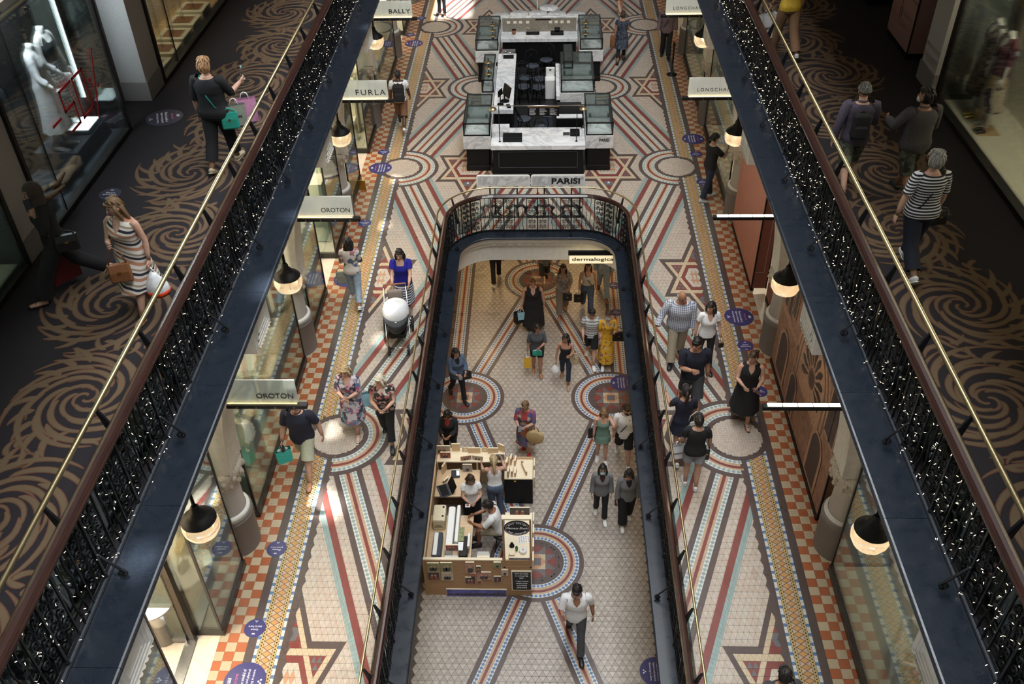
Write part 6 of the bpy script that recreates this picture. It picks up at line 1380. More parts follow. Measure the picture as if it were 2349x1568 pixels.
    def skull(k, zlo=-1, hair=False):
        rs = []; n = 18; m = 14
        for j in range(m+1):
            ph = -PI/2+PI*j/m; z = math.sin(ph); c_ = math.cos(ph); ring = []
            for i in range(n):
                t = 2*PI*i/n; x, y = math.cos(t)*c_, math.sin(t)*c_
                X, Y_, Z = x*.076, y*.098, z*.118
                if z < 0 and not hair:
                    X *= 1-.22*min(1,-z*1.1)
                    if y < 0: Y_ *= 1-.45*min(1,-z*1.2)
                    else: Y_ += .008*-z
                ring.append((X*k, Y_*k, Z*(k if z > 0 else k)))
            rs.append(ring)
        return rs
    if hair[0] != 'none':
        body.rings([[HD(p) for p in r] for r in skull(1.0)], cap=False)
        body.tube([HD((0,.088,.018)),HD((0,.108,-.012)),HD((0,.112,-.026)),HD((0,.09,-.034))],[.008,.012,.015,.008],8)
        for e in (-1,1): body.ell(HD((e*.077,-.004,-.008)),(.008,.018,.028),8,5,RH)
    # hands
    HANDS = []
    for sh, elb, wr, f, e in AR:
        r = lb*(.88 if fem else 1.05); body.tube([sh+Vector((-e*.03,0,.0)), sh+(elb-sh)*.15, sh+(elb-sh)*.5, elb, elb+(wr-elb)*.25, elb+(wr-elb)*.7, wr],[.052*r,.054*r,.047*r,.039*r,.042*r,.032*r,.026*r],10)
        side = f.cross(Vector((1,0,0))); side = (Vector((e,0,0))-f*f.dot(Vector((e,0,0)))); side = side.normalized() if side.length > .1 else Vector((0,1,0)); fw = side.cross(f).normalized()
        if fw.y < 0: fw = -fw
        # thumb side = fw; palm thin along side
        m3 = Matrix((side, fw, f)).transposed(); pc = wr+f*.045; body.ell(pc,(.016,.038,.052),9,6,m3); HANDS.append((wr+f*.10+dz*Vector((0,0,1)), f))
        for q in range(4):
            fo = -.027+q*.018; ln = (.058,.07,.074,.066)[q]; p0 = wr+f*.085+fw*fo; bend = curl*(1.1-.12*q); inwd = -side
            d1 = (f*math.cos(bend*.5)+inwd*math.sin(bend*.5)); d2 = (f*math.cos(bend*1.3)+inwd*math.sin(bend*1.3)); d3 = (f*math.cos(bend*2.0)+inwd*math.sin(bend*2.0))
            p1 = p0+d1*ln*.45; p2 = p1+d2*ln*.32; p3 = p2+d3*ln*.26; body.tube([p0-f*.02,p0,p1,p2,p3],[.0085,.0088,.0080,.0072,.0055],6)
        t0 = wr+f*.035+fw*.030; body.tube([t0-f*.01, t0+fw*.018+f*.022, t0+fw*.022+f*.045-side*.012, t0+fw*.016+f*.065-side*.022],[.010,.0105,.009,.006],6)
    # legs and feet of the body
    for e, (h, kn, an, la) in zip((-1,1), LG):
        r = lb*(1.02 if fem else 1.0); pth = [h+Vector((-e*.012,0,.06)), h+(kn-h)*.12, h+(kn-h)*.5, kn-(kn-h)*.08, kn, kn+(an-kn)*.28, kn+(an-kn)*.65, an]
        body.tube(pth,[.088*r,.088*r,.072*r,.055*r,.053*r,.054*r,.040*r,.033*r],12,ref=(0,1,0))
    FT = []
    for e, (h, kn, an, la) in zip((-1,1), LG):
        tilt = max(-1.0, min(.35, la*.9 if la < 0 else la*.6)) if not sit else 0
        fd = Vector((e*.12, math.cos(tilt), math.sin(tilt))).normalized(); up = Vector((0,-math.sin(tilt),math.cos(tilt))); FT.append((an,fd,up,e))
        body.tube([an-fd*.045-up*.03, an-fd*.01-up*.035, an+fd*.06-up*.045, an+fd*.12-up*.056, an+fd*.165-up*.062],[(.028,.03),(.034,.036),(.038,.026),(.042,.018),(.028,.011)],10,ref=(0,0,1))
        if shoes[0] == 'sandal':
            for q in range(5): body.ell(an+fd*(.172-.006*abs(q-1.5))-up*.064+Vector((1,0,0))*e*(-.028+q*.015),(.0085,.012,.008),6,4)
    body.cur = 1
    if hair[0] != 'none' and not mann:
        for e in (-1,1): body.ell(HD((e*.030,.083,.010)),(.013,.008,.0065),8,5,RH)
        for e in (-1,1): body.tube([HD((e*.016,.092,.030)),HD((e*.032,.090,.034)),HD((e*.048,.078,.028))],.0035,5)
        body.cur = 2; body.ell(HD((0,.089,-.058)),(.024,.009,.008),10,5,RH)
    body.cur = 0; fin(body, 'body', [skin,'eye','lips'])
    # ---- clothing
    def torso_cloth(o, zh, zn, name, mat, flare=0.0, nk='crew', hemz=None, par=root, sleeve=0.0, so=.012, strapw=None, fold=0.0):
        mb = MB(); tr = [(z, r) for z, r in trings(o) if zh-.001 <= z <= zn+.001]
        rs = []
        if hemz is not None:
            base_z, base_r = tr[0]; nn = 7; cen = None
            for q in range(nn, 0, -1):
                t = q/nn; z = base_z-(base_z-hemz)*t; ring = []
                legsY = [0,0]
                if len(LG) == 2:
                    for side_i,(h,kn,an,la) in enumerate(LG):
                        if z > kn.z: kx = (h.z-z)/(h.z-kn.z+1e-6); yy = h.y+(kn.y-h.y)*kx
                        else: kx = min(1,(kn.z-z)/(kn.z-an.z+1e-6)); yy = kn.y+(an.y-kn.y)*kx
                        legsY[side_i] = yy
                lo, hi = min(legsY), max(legsY)
                for i in range(NT):
                    ang = 2*PI*i/NT; c_, s_ = math.cos(ang), math.sin(ang); rx = (.172*bd+o)*(1+flare*t)+.01; ry = (.118*bd+o)*(1+flare*t*1.1)
                    rip = 1+fold*math.sin(ang*8+q*.5)*t
                    ring.append(Vector((rx*c_*rip, (ry*s_*rip+(hi-.0 if s_ > 0 else lo)*abs(s_)**.6*.95) if not sit else ry*s_, z)))
                rs.append((z, ring))
        n = NT; allr = trings(o)
        if zn < 1.2:
            rs += tr
            mb.rings([r for z, r in rs], cap=False); return fin(mb, name, [mat], par)
        def at_z(z, i):
            for (z0,r0),(z1,r1) in zip(allr,allr[1:]):
                if z <= z1: return r0[i]+(r1[i]-r0[i])*max(0,(z-z0)/(z1-z0))
            return allr[-1][1][i]
        def ztop(i):
            ang = 2*PI*i/n; x_, y_ = abs(math.cos(ang)), math.sin(ang)
            if nk == 'v': return 1.425 if y_ <= 0 else min(1.425, 1.27+x_*.30)
            if nk == 'scoop': return 1.415 if x_ > .8 else min(1.415,(1.335 if y_ > 0 else 1.37)+max(0,x_-.35)*.25)
            if nk == 'strapless': return 1.275
            if nk == 'tank':
                lo_ = 1.30 if y_ > 0 else 1.31
                return lo_+(1.415-lo_)*max(0,1-abs(x_-.60)/.26) if x_ < .86 else 1.29
            return min(zn,1.43)
        low = [(z, r) for z, r in tr if z < 1.22]; rs += low; zb = low[-1][0]
        tops = [max(zb+.02, ztop(i)) for i in range(n)]; m_ = 10
        for q in range(1, m_+1): rs.append((zb, [at_z(zb+(tops[i]-zb)*q/m_, i) for i in range(n)]))
        base = len(mb.v)
        for z, r in rs: mb.v += [tuple(p) for p in r]
        for j in range(len(rs)-1):
            for i in range(n):
                l = (i+1)%n; mb.f.append((base+j*n+i, base+j*n+l, base+(j+1)*n+l, base+(j+1)*n+i)); mb.m.append(0)
        if sleeve > 0:
            for sh, elb, wr, f, e in AR:
                r = lb*(.9 if fem else 1.06); full = [sh+Vector((-e*.045,0,.008)), sh+Vector((-e*.01,0,.006)), sh+(elb-sh)*.25, sh+(elb-sh)*.6, elb, elb+(wr-elb)*.4, wr-(wr-elb)*.06]; rad = [.060,.064,.061,.055,.049,.046,.038]
                ts = [0,0,.25,.6,1.0,1.4,1.94]; pp, rr = [], []
                for q in range(7):
                    if ts[q] <= sleeve: pp.append(full[q]); rr.append(rad[q]*r+so*.6)
                lastp = sh+(elb-sh)*min(1,sleeve) if sleeve <= 1 else elb+(wr-elb)*(sleeve-1)
                pp.append(lastp); rr.append((rad[min(6,len(pp)-1)])*r+so*1.2); mb.tube(pp, rr, 12, cap=False)
        return fin(mb, name, [mat], par)
    kind, mat, slv = top[:3]
    if kind in ('tee','shirt','blouse','tank','bandeau','polo'):
        zh = {'tee':.86,'shirt':.80,'blouse':.86,'tank':.93,'bandeau':.86,'polo':.80}[kind]
        nk = {'tank':'tank','bandeau':'strapless'}.get(kind, neck)
        torso_cloth(.016 if kind != 'tank' else .009, zh, 1.42 if nk in ('crew','v') else 1.40, {'tee':'t_shirt','polo':'polo_shirt','tank':'tank_top'}.get(kind,kind), mat, nk=nk, sleeve=slv)
        if kind in ('shirt','polo'):
            c_ = MB(); pr_ = [T((.064*math.cos(t),.060*math.sin(t)-.004,1.44-.012*math.sin(t))) for t in [2*PI*i/16 for i in range(16)]]; c_.tube(pr_,(.010,.018),6,closed=True); fin(c_,'collar',[mat])
    elif kind == 'dress':
        torso_cloth(.012, .86, 1.42 if neck in ('crew','v') else 1.40, 'dress', mat, flare=top[4] if len(top) > 4 else .15, nk=neck, hemz=top[3], sleeve=slv, fold=.05)
    if jacket: torso_cloth(.028, .80, 1.40, 'jacket', jacket[0], nk='v', sleeve=jacket[1], so=.024)
    if bottom:
        kd, mt = bottom[:2]
        if kd in ('trousers','shorts'):
            mb = MB(); o = .010; tr = [(z, r) for z, r in trings(o) if .79 <= z <= 1.01]; mb.rings([r for z, r in tr], cap=True)
            fr = bottom[2] if len(bottom) > 2 else (1.94 if kd == 'trousers' else .9); loose = bottom[3] if len(bottom) > 3 else (.010 if kd == 'trousers' else .020)
            for e, (h, kn, an, la) in zip((-1,1), LG):
                r = lb*(1.02 if fem else 1.0); full = [h+Vector((-e*.012,0,.06)), h+(kn-h)*.12, h+(kn-h)*.5, kn, kn+(an-kn)*.3, kn+(an-kn)*.97]; rad = [.088,.090,.074,.056,.056,.040]; ts = [0,.12,.5,1.0,1.3,1.97]; pp, rr = [], []
                for q in range(6):
                    if ts[q] <= fr: pp.append(full[q]); rr.append(rad[q]*r+loose*(.6+.4*min(1,ts[q])))
                if ts[len(pp)-1] < fr-.02: pp.append(h+(kn-h)*fr if fr <= 1 else kn+(an-kn)*(fr-1)); rr.append(rr[-1]+(.004 if kd == 'shorts' else 0))
                mb.tube(pp, rr, 14, cap=False, ref=(0,1,0))
            fin(mb, kd, [mt])
        elif kd == 'skirt': torso_cloth(.014, .86, 1.03, 'skirt', mt, flare=bottom[3] if len(bottom) > 3 else .2, hemz=bottom[2], fold=.05)
    # ---- shoes
    st_, sm = shoes
    for an, fd, up, e in FT:
        mb = MB()
        if st_ == 'shoe':
            mb.tube([an-fd*.062-up*.035, an-fd*.05-up*.03, an+fd*.0-up*.032, an+fd*.06-up*.042, an+fd*.12-up*.052, an+fd*.17-up*.058, an+fd*.19-up*.064],[(.020,.02),(.036,.036),(.042,.042),(.044,.032),(.048,.024),(.036,.017),(.012,.006)],12,ref=(0,0,1)); mb.tube([an-fd*.065-up*.068, an-fd*.05-up*.068, an+fd*.12-up*.070, an+fd*.175-up*.070, an+fd*.198-up*.070],[(.018,.007),(.040,.009),(.050,.008),(.038,.008),(.012,.006)],10,ref=(0,0,1))
            fin(mb, 'shoe', [sm])
        elif st_ == 'sandal':
            mb.tube([an-fd*.06-up*.070, an-fd*.045-up*.070, an+fd*.12-up*.072, an+fd*.17-up*.072, an+fd*.195-up*.072],[(.018,.006),(.038,.008),(.048,.007),(.038,.006),(.012,.005)],10,ref=(0,0,1))
            for d in (.03,.105): mb.tube([an+fd*d-up*.066+Vector((.044,0,0)), an+fd*d-up*(.012 if d < .05 else .030), an+fd*d-up*.066-Vector((.044,0,0))],(.013,.004),6,ref=(0,1,0))
            fin(mb, 'sandal', [sm])
    # ---- hair
    hs, hm = hair[:2]
    if hs not in ('none','bald') and not (hs == 'hijab'):
        mb = MB(); rs = skull(1.13 if hs in ('volume','curly') else 1.085, hair=True); n = 18; base = len(mb.v); lim = .040 if hs in ('short','crop') else .05
        jig = random.Random(len(label))
        for r in rs: mb.v += [tuple(HD((x*(1+jig.uniform(-.02,.03)*(hs=='curly')*2.2), y*(1+jig.uniform(-.02,.03)*(hs=='curly')*2.2)-.006, z+.006))) for x, y, z in r]
        zl = {'crop':-.02,'short':-.055,'volume':-.075,'curly':-.06}.get(hs,-.075)
        for j in range(len(rs)-1):
            for i in range(n):
                l = (i+1)%n; q = [rs[j][i],rs[j][l],rs[j+1][i],rs[j+1][l]]; cy = sum(p[1] for p in q)/4; cz = sum(p[2] for p in q)/4
                if cy > .016 and cz < lim: continue
                if cz < zl: continue
                mb.f.append((base+j*n+i,base+j*n+l,base+(j+1)*n+l,base+(j+1)*n+i)); mb.m.append(0)
        mb.tube([HD((-.07,.03,.05)),HD((-.04,.075,.082)),HD((0,.092,.088)),HD((.04,.075,.082)),HD((.07,.03,.05))],[.012,.016,.018,.016,.012],7)
        if hs in ('bob','long','wavy'):
            ln = {'bob':.15,'long':.36,'wavy':.30}[hs]; nn = 8; rs2 = []
            for q in range(nn+1):
                t = q/nn; z = .02-ln*t; w = .088+(.02 if hs == 'bob' else .028)*math.sin(PI*min(1,t*1.1)) - (.035*t*t if hs != 'bob' else .0); dp = .055*(1-.45*t); cy = -.038-.02*t
                rs2.append([HD((w*math.cos(a_)*(1+(.06*math.sin(5*a_+q) if hs == 'wavy' else 0)), cy+dp*math.sin(a_)*(1.0 if math.sin(a_) < 0 else .55), z)) for a_ in [2*PI*i/16 for i in range(16)]])
            mb.rings(rs2)
            for e in (-1,1): mb.tube([HD((e*.070,.028,.05)),HD((e*.086,.030,-.02)),HD((e*.088,.024,-.09)),HD((e*.080,.020,-.14 if hs == 'bob' else -.24))],[.014,.022,.024,.008],8)
        elif hs == 'ponytail': mb.tube([HD((0,-.09,.06)),HD((0,-.125,.05)),HD((0,-.135,-.04)),HD((0,-.12,-.18)),HD((0,-.11,-.30))],[.022,.028,.032,.026,.008],9); mb.ell(HD((0,-.10,.055)),.026,8,5)
        elif hs == 'bun': mb.ell(HD((0,-.10,.07)),(.045,.04,.045),10,7)
        elif hs == 'topbun': mb.ell(HD((0,-.02,.135)),(.04,.04,.035),10,7)
        rt = random.Random(len(label)*7+3); big = {'volume':.055,'curly':.035,'bob':.07,'long':.07,'wavy':.06}.get(hs,.04)
        for q in range(90 if hs in ('volume','curly','short','crop') else 34):
            a_ = rt.uniform(0,2*PI); ph = rt.uniform(-.25,1.45); k_ = 1.10 if hs in ('volume','curly') else 1.06; big_ = big*(1 if hs in ('volume','curly','short') else .7); lift_ = .006 if hs in ('volume','curly','short') else .002
            x, y, z = math.cos(a_)*math.cos(ph)*.076*k_, math.sin(a_)*math.cos(ph)*.098*k_-.006, math.sin(ph)*.118*k_+.006
            if y > .0 and z < .085: continue
            if y > .03: continue
            if z < zl+.02: continue
            n_ = Vector((x/.076,y/.098,z/.118)).normalized(); d_ = Vector((0,-.25,-1)); d_ = (d_-n_*d_.dot(n_)); d_ = (d_.normalized() if d_.length > .2 else Vector((rt.uniform(-1,1),-1,0)).normalized()); p_ = Vector((x,y,z)); jx = Vector((rt.uniform(-.3,.3),rt.uniform(-.3,.3),0))
            mb.tube([HD(p_-d_*big_*.3), HD(p_+n_*lift_+d_*big_*.25), HD(p_+n_*lift_*.6+(d_+jx*.6)*big_*.8), HD(p_-n_*.004+(d_+jx*.6)*big_*1.15)],[(.006,.004),(.012,.006),(.010,.005),(.002,.002)],5,cap=False)
        fin(mb, 'hair', [hm])
    elif hs == 'bald':
        mb = MB()
        for e in (-1,1): mb.ell(HD((e*.070,-.03,.005)),(.014,.045,.035),8,5,RH)
        mb.ell(HD((0,-.088,-.01)),(.055,.014,.04),10,5,RH); fin(mb, 'hair', [hm])
    elif hs == 'hijab':
        mb = MB(); rs = skull(1.16, hair=True); n = 18; base = len(mb.v)
        for r in rs: mb.v += [tuple(HD((x, y-.006, z))) for x, y, z in r]
        for j in range(len(rs)-1):
            for i in range(n):
                l = (i+1)%n; q = [rs[j][i],rs[j][l],rs[j+1][i],rs[j+1][l]]; cy = sum(p[1] for p in q)/4; cz = sum(p[2] for p in q)/4; cx = sum(p[0] for p in q)/4
                if cy > .05 and cz < .062 and cz > -.10 and abs(cx) < .066: continue
                mb.f.append((base+j*n+i,base+j*n+l,base+(j+1)*n+l,base+(j+1)*n+i)); mb.m.append(0)
        rs2 = [[T((rx*math.cos(a_), cy+ry*math.sin(a_), z)) for a_ in [2*PI*i/16 for i in range(16)]] for z, rx, ry, cy in ((1.30,.13,.10,.05),(1.38,.125,.11,.02),(1.43,.10,.10,.01),(1.50,.08,.095,.005),(1.54,.074,.09,0))]
        mb.rings(rs2, cap=False); fin(mb, 'headscarf', [hm])
    if mask: mb = MB(); mb.ell(HD((0,.072,-.052)),(.060,.045,.048),12,7,RH); [mb.tube([HD((e*.055,.07,-.035)),HD((e*.082,.0,-.012))],.003,4) for e in (-1,1)]; fin(mb, 'face_mask', [mask])
    if glasses:
        mb = MB(); zz, yy = (.012,.098) if glasses == 'on' else (.10,.058)
        for e in (-1,1):
            if glasses == 'on': mb.tube([HD((e*.031+.022*math.cos(a_),yy-abs(.022*math.cos(a_)+.031)*.12,zz+.016*math.sin(a_))) for a_ in [2*PI*i/12 for i in range(12)]],.0024,4,closed=True)
            else: mb.ell(HD((e*.032,yy,zz)),(.026,.008,.018),10,5,RH)
            mb.tube([HD((e*.055,yy-.012,zz+.006)),HD((e*.080,.02,zz))],.0024,4)
        mb.tube([HD((-.012,yy+.004,zz+.006)),HD((.012,yy+.004,zz+.006))],.003,4); fin(mb, 'glasses', ['shoe_black'])
    if cap:
        mb = MB(); rs = skull(1.17, hair=True); keep = [r for r in rs if sum(p[2] for p in r)/len(r) > .015]; mb.rings([[HD((x,y-.008,z)) for x,y,z in r] for r in keep], cap=False)
        mb.rings([[HD((w*math.cos(a_), -.008+w*1.27*math.sin(a_)+(.055 if math.sin(a_) > 0 else 0)*abs(math.sin(a_)), z)) for a_ in [2*PI*i/18 for i in range(18)]] for w, z in ((.080,.030),(.094,.022),(.094,.018),(.080,.024))], cap=False); fin(mb, 'cap', [cap])
    if strap:
        mt_, e = strap; mb = MB(); mb.tube([T(p) for p in ((e*.10,.02,1.43),(e*.07,.105*bd,1.33),(0,.135*bd,1.20),(-e*.10,.125*bd,1.03),(-e*.17*bd,.02,.93),(-e*.10,-.12*bd,1.03),(0,-.115*bd,1.20),(e*.07,-.095,1.33),(e*.10,-.03,1.43))],(.010,.004),6,closed=True); fin(mb, 'shoulder_strap', [mt_])
    mw = Matrix.Translation(Vector(loc)) @ Matrix.Rotation(heading,4,'Z')
    return {'root':root, 'hands':[mw @ (p*s) for p, f in HANDS], 'at':lambda p: mw @ ((T(p)+off)*s), 's':s, 'h':heading}
# ---- things people carry
def shopping_bag(top, w, h, d, mat, label, rz=0.0, handle='paper_white', print_=None, drop=.10, tissue=None):
    """paper carrier hanging from a hand at 'top'"""
    t = thing('shopping_bag', label, 'shopping bag', (top[0],top[1],top[2]-h-drop), rz, 'carried bags')
    mb = MB(); mb.rings([[(-w*.47,-d/2,0),(w*.47,-d/2,0),(w*.47,d/2,0),(-w*.47,d/2,0)],[(-w/2,-d*.42,h*.6),(w/2,-d*.42,h*.6),(w/2,d*.42,h*.6),(-w/2,d*.42,h*.6)],[(-w/2,-d*.30,h),(w/2,-d*.30,h),(w/2,d*.30,h),(-w/2,d*.30,h)]], cap=False); mb.face([(-w*.47,-d/2,0),(-w*.47,d/2,0),(w*.47,d/2,0),(w*.47,-d/2,0)]); mb.build('bag_body',mat,t)
    for e in (-1,1): MB().tube([(-w*.22,e*d*.3,h),(-w*.12,e*d*.1,h+drop*.8),(0,0,h+drop),(w*.12,e*d*.1,h+drop*.8),(w*.22,e*d*.3,h)],.005,5).build('handle',handle,t,True)
    if tissue: MB().ell((0,0,h*.98),(w*.4,d*.26,h*.12),8,5).build('tissue',tissue,t,True)
    if print_: fit_text(print_, w*.6, h*.10, 'print_black', t, (0,-d*.46,h*.45), RX90)
    return t
def plastic_bag(top, w, h, mat, label, low=None):
    t = thing('plastic_bag', label, 'shopping bag', (top[0],top[1],top[2]-h-.06), 0, 'carried bags'); n = 12; rs = []
    for z, k in ((0,.45),(.1,.85),(.3,1.0),(.55,.85),(.8,.45),(1.0,.16)): rs.append([(w*.5*k*(1+.10*math.sin(3*a))*math.cos(a), w*.34*k*(1+.10*math.cos(2*a+z*5))*math.sin(a), z*h) for a in [2*PI*i/n for i in range(n)]])
    MB().rings(rs).build('bag_body',mat,t,True); MB().tube([(-.02,0,h*.95),(0,0,h+.06),(.02,0,h*.95)],.012,6).build('handle',mat,t,True)
    if low: MB().rings([[(x*1.04,y*1.04,z) for x,y,z in r] for r in rs[:3]]).build('lower_print',low,t,True)
    return t
def hand_bag(pos, w, h, d, mat, label, rz=0.0, strap_h=.25, strap=None):
    """bag centred below pos"""
    t = thing('handbag', label, 'handbag', (pos[0],pos[1],pos[2]-h-strap_h), rz, 'carried bags'); MB().rings([[(a*w/2,b*d/2*k,z) for a,b in ((-.85,-1),(.85,-1),(1,-.6),(1,.6),(.85,1),(-.85,1),(-1,.6),(-1,-.6))] for z,k in ((0,.8),(h*.08,1),(h*.6,.9),(h,.45))]).build('bag_body',mat,t)
    MB().tube([(-w*.4,0,h*.95),(-w*.3,0,h+strap_h*.6),(0,0,h+strap_h),(w*.3,0,h+strap_h*.6),(w*.4,0,h*.95)],.009,6).build('strap',strap or mat,t,True); MB().box(-.02,.02,-d*.5-.003,-d*.3,h*.55,h*.65).build('clasp','gold',t)
    return t
def backpack(p, mat, label, k=1.0):
    a = p['at']((0,-.11,1.10)); t = thing('backpack', label, 'backpack', a, p['h'], 'worn backpacks'); s = p['s']*k
    MB().bbox(-.15*s,.15*s,-.15*s,.02*s,-.18*s,.28*s,.04*s).build('main_pack',mat,t); MB().bbox(-.115*s,.115*s,-.20*s,-.14*s,-.15*s,.08*s,.03*s).build('front_pocket',mat,t); MB().tube([(-.04*s,-.05*s,.28*s),(0,-.05*s,.33*s),(.04*s,-.05*s,.28*s)],.01*s,6).build('grab_handle',mat,t,True)
    for e in (-1,1): MB().tube([(e*.09*s,-.0,.26*s),(e*.11*s,.10*s,.335*s),(e*.115*s,.215*s,.26*s),(e*.13*s,.235*s,.12*s),(e*.16*s,.16*s,-.05*s),(e*.14*s,.0,-.12*s)],(.022*s,.008*s),6).build('shoulder_strap',mat,t,True)
    return t
def phone(pos, label, rz=0.0, tilt=.6, mat='print_black'):
    t = thing('phone', label, 'phone', pos, rz, 'phones in hand'); t.rotation_euler = (tilt,0,rz); MB().bbox(-.037,.037,-.075,.075,-.005,.005,.003).build('case',mat,t); MB().box(-.033,.033,-.068,.068,.005,.006).build('screen','iron_grey',t); return t
# ------------------------------------------------------------------ who is where
WALK = ((20,5),(-18,18)); WALK2 = ((-18,18),(20,5)); STAND = ((2,2),(-2,3))
HANG = ((6,6,12,0),(-6,6,12,0)); CLASP = ((18,6,72,42),(18,6,72,42))
P = person
# left gallery
g = P('woman all in black with short strawberry blonde hair walking along the left gallery', (-4.60,12.40,ZG), -.12, 1.70, 'f', 1.26, 'skin_fair', ('volume','hair_strawberry'), ('tee','cl_black',1.05), ('trousers','cl_black',1.75,.022), ('shoe','cl_beige'), ((-16,14),(18,6)), ((-4,12,14,0),(28,14,78,-8)), strap=('cl_teal',-1))
h = g['hands']; hand_bag(g['at']((.24,-.06,.98)), .24,.24,.10,'cl_teal','green shoulder bag at the hip of woman in black',.2,.06); hb = g['at']((.30,.05,1.10)); shopping_bag((hb[0],hb[1]-.02,hb[2]), .30,.30,.12,'cl_greengrey','grey green paper bag on the arm of the woman in black',.3,print_='ATELIER'); shopping_bag((hb[0]+.12,hb[1]+.14,hb[2]+.02), .30,.34,.12,'bag_pink','pink paper bag on the arm of woman in black',.3)
t = thing('water_bottle','clear water bottle with blue cap held by the woman in black','bottle',(h[1][0]-.02,h[1][1]+.03,h[1][2]-.05)); MB().lathe([(0,0),(.032,0),(.034,.1),(.028,.15),(.012,.19)],12).build('bottle','clear_glass',t,True); MB().lathe([(.014,.185),(.014,.21),(0,.21)],10).build('cap','bag_lightblue',t)
g = P('woman in brown headscarf and black clothes talking on her phone, left gallery', (-5.68,9.20,ZG), PI/2+.55, 1.63, 'f', 1.1, 'skin_fair', ('hijab','cl_hijab'), ('blouse','cl_black',1.9), ('trousers','cl_black',1.9,.03), ('sandal','shoe_black'), ((30,8),(-26,26)), ((14,30,156,50),(-2,8,8,0)), head=(4,8), curl=.8)
h = g['hands']; phone((h[0][0]-.02,h[0][1]+.01,h[0][2]+.04),'phone held to the ear of the woman in headscarf',.6,1.3); shopping_bag(h[1], .38,.40,.16,'bag_red','dark red paper bag carried by the woman in headscarf',.9,'bag_red',drop=.16); hand_bag(g['at']((-.22,-.14,1.10)), .26,.20,.10,'leather_black','black handbag at the side of the woman in headscarf',.4,.06)
g = P('woman in striped wrap dress with long fair hair walking on the left gallery', (-4.63,8.90,ZG), PI-.22, 1.58, 'f', 1.14, 'skin_fair', ('long','hair_light'), ('dress','st_dress',0,.46,.06), None, ('sandal','shoe_tan'), ((22,4),(-16,20)), ((-4,14,22,0),(18,6,95,38)), head=(-34,14), neck='v', glasses='up')
h = g['hands']; plastic_bag(h[0], .30,.36,'plastic_white','white plastic bag with orange base in the hand of the striped dress woman','bag_orange'); hand_bag((h[1][0]+.02,h[1][1]+.03,h[1][2]-.05), .24,.22,.12,'leather_brown','tan leather handbag hanging in front of striped dress woman',.3,.22)
# right gallery
g = P('man in camouflage cap and checked shirt walking along right gallery', (4.34,11.62,ZG), -.05, 1.60, 'm', 1.08, 'skin_fair', ('crop','hair_brown'), ('shirt','ck_plum',1.9), ('shorts','camo',1.05,.03), ('shoe','shoe_black'), ((-18,22),(20,6)), ((-14,16,18,0),(10,8,70,20)), cap='camo_cap')
backpack(g,'cl_black','black backpack slung on the man in camouflage cap',.8)
P('man in grey shirt with dark hair walking along right gallery', (5.06,11.38,ZG), .25, 1.63, 'm', 1.18, 'skin_mid', ('volume','hair_black'), ('shirt','cl_greyshirt',1.9), ('shorts','camo',1.0,.03), ('shoe','shoe_black'), ((-18,22),(20,6)), ((26,22,60,25),(10,12,60,10)), head=(30,0), mask='cl_white')
g = P('white haired woman in black and white striped top on the right gallery', (4.63,9.68,ZG), .06, 1.65, 'f', 1.16, 'skin_fair', ('volume','hair_grey'), ('tee','st_bw',.85), ('trousers','cl_darknavy',1.8,.028), ('shoe','shoe_white'), ((-22,24),(20,6)), ((-10,20,10,0),(4,10,14,0)), strap=('cl_black',1))
hand_bag(g['at']((.26,.02,.92)), .20,.18,.07,'leather_black','small black bag at the side of the woman in striped top',.2,.05)
g = P('person in tan trousers with yellow top at the far right gallery', (4.42,16.36,ZG), .2, 1.68, 'f', 1.05, 'skin_mid', ('long','hair_black'), ('tee','leather_yellow',.5), ('trousers','cl_tanpants',1.9,.026), ('shoe','shoe_white'), WALK, ((10,14,20,0),(-6,8,12,0)))
shopping_bag(g['hands'][0], .34,.42,.16,'paper_white','white paper bag carried by the person in tan trousers',.5,print_='MAISON')
# main floor, left
P('person in black leggings standing in the sunlit far left', (-3.40,32.35,ZF), PI, 1.70, 'f', 1.0, 'skin_mid', ('long','hair_brown'), ('tee','cl_black',.6), ('trousers','cl_black',1.8,.0), ('shoe','cl_beige'), STAND, HANG)
g = P('man in white tee and brown shorts with black backpack, left of the kiosk', (-3.80,23.93,ZF), .05, 1.72, 'm', 1.0, 'skin_dark', ('crop','hair_black'), ('tee','cl_white',.6), ('shorts','cl_brown',1.15,.035), ('shoe','shoe_white'), ((20,5),(-20,34)), ((-8,10,20,0),(8,10,24,0)))
backpack(g,'cl_black','black backpack on the man in white tee')
g = P('woman in floral blouse and pale jeans seen from behind, left side', (-3.84,15.86,ZF), .10, 1.65, 'f', .98, 'skin_fair', ('long','hair_black'), ('blouse','fl_blouse',1.6), ('trousers','denim_light',1.8,.014), ('shoe','shoe_white'), ((16,4),(-14,22)), ((6,10,70,30),(6,8,60,20)))
hand_bag(g['at']((-.24,.0,.98)), .22,.28,.10,'cl_greengrey','grey cloth bag beside the woman in floral blouse',.1,.12)
g = P('woman in royal blue top pushing a covered pram', (-2.74,15.50,ZF), PI+.05, 1.65, 'f', 1.08, 'skin_fair', ('wavy','hair_black'), ('tee','cl_royal',.55), ('skirt','st_skirt',.42,.05), ('shoe','shoe_white'), WALK, ((34,4,34,6),(34,4,34,6)), head=(-8,12), neck='scoop', glasses='up')
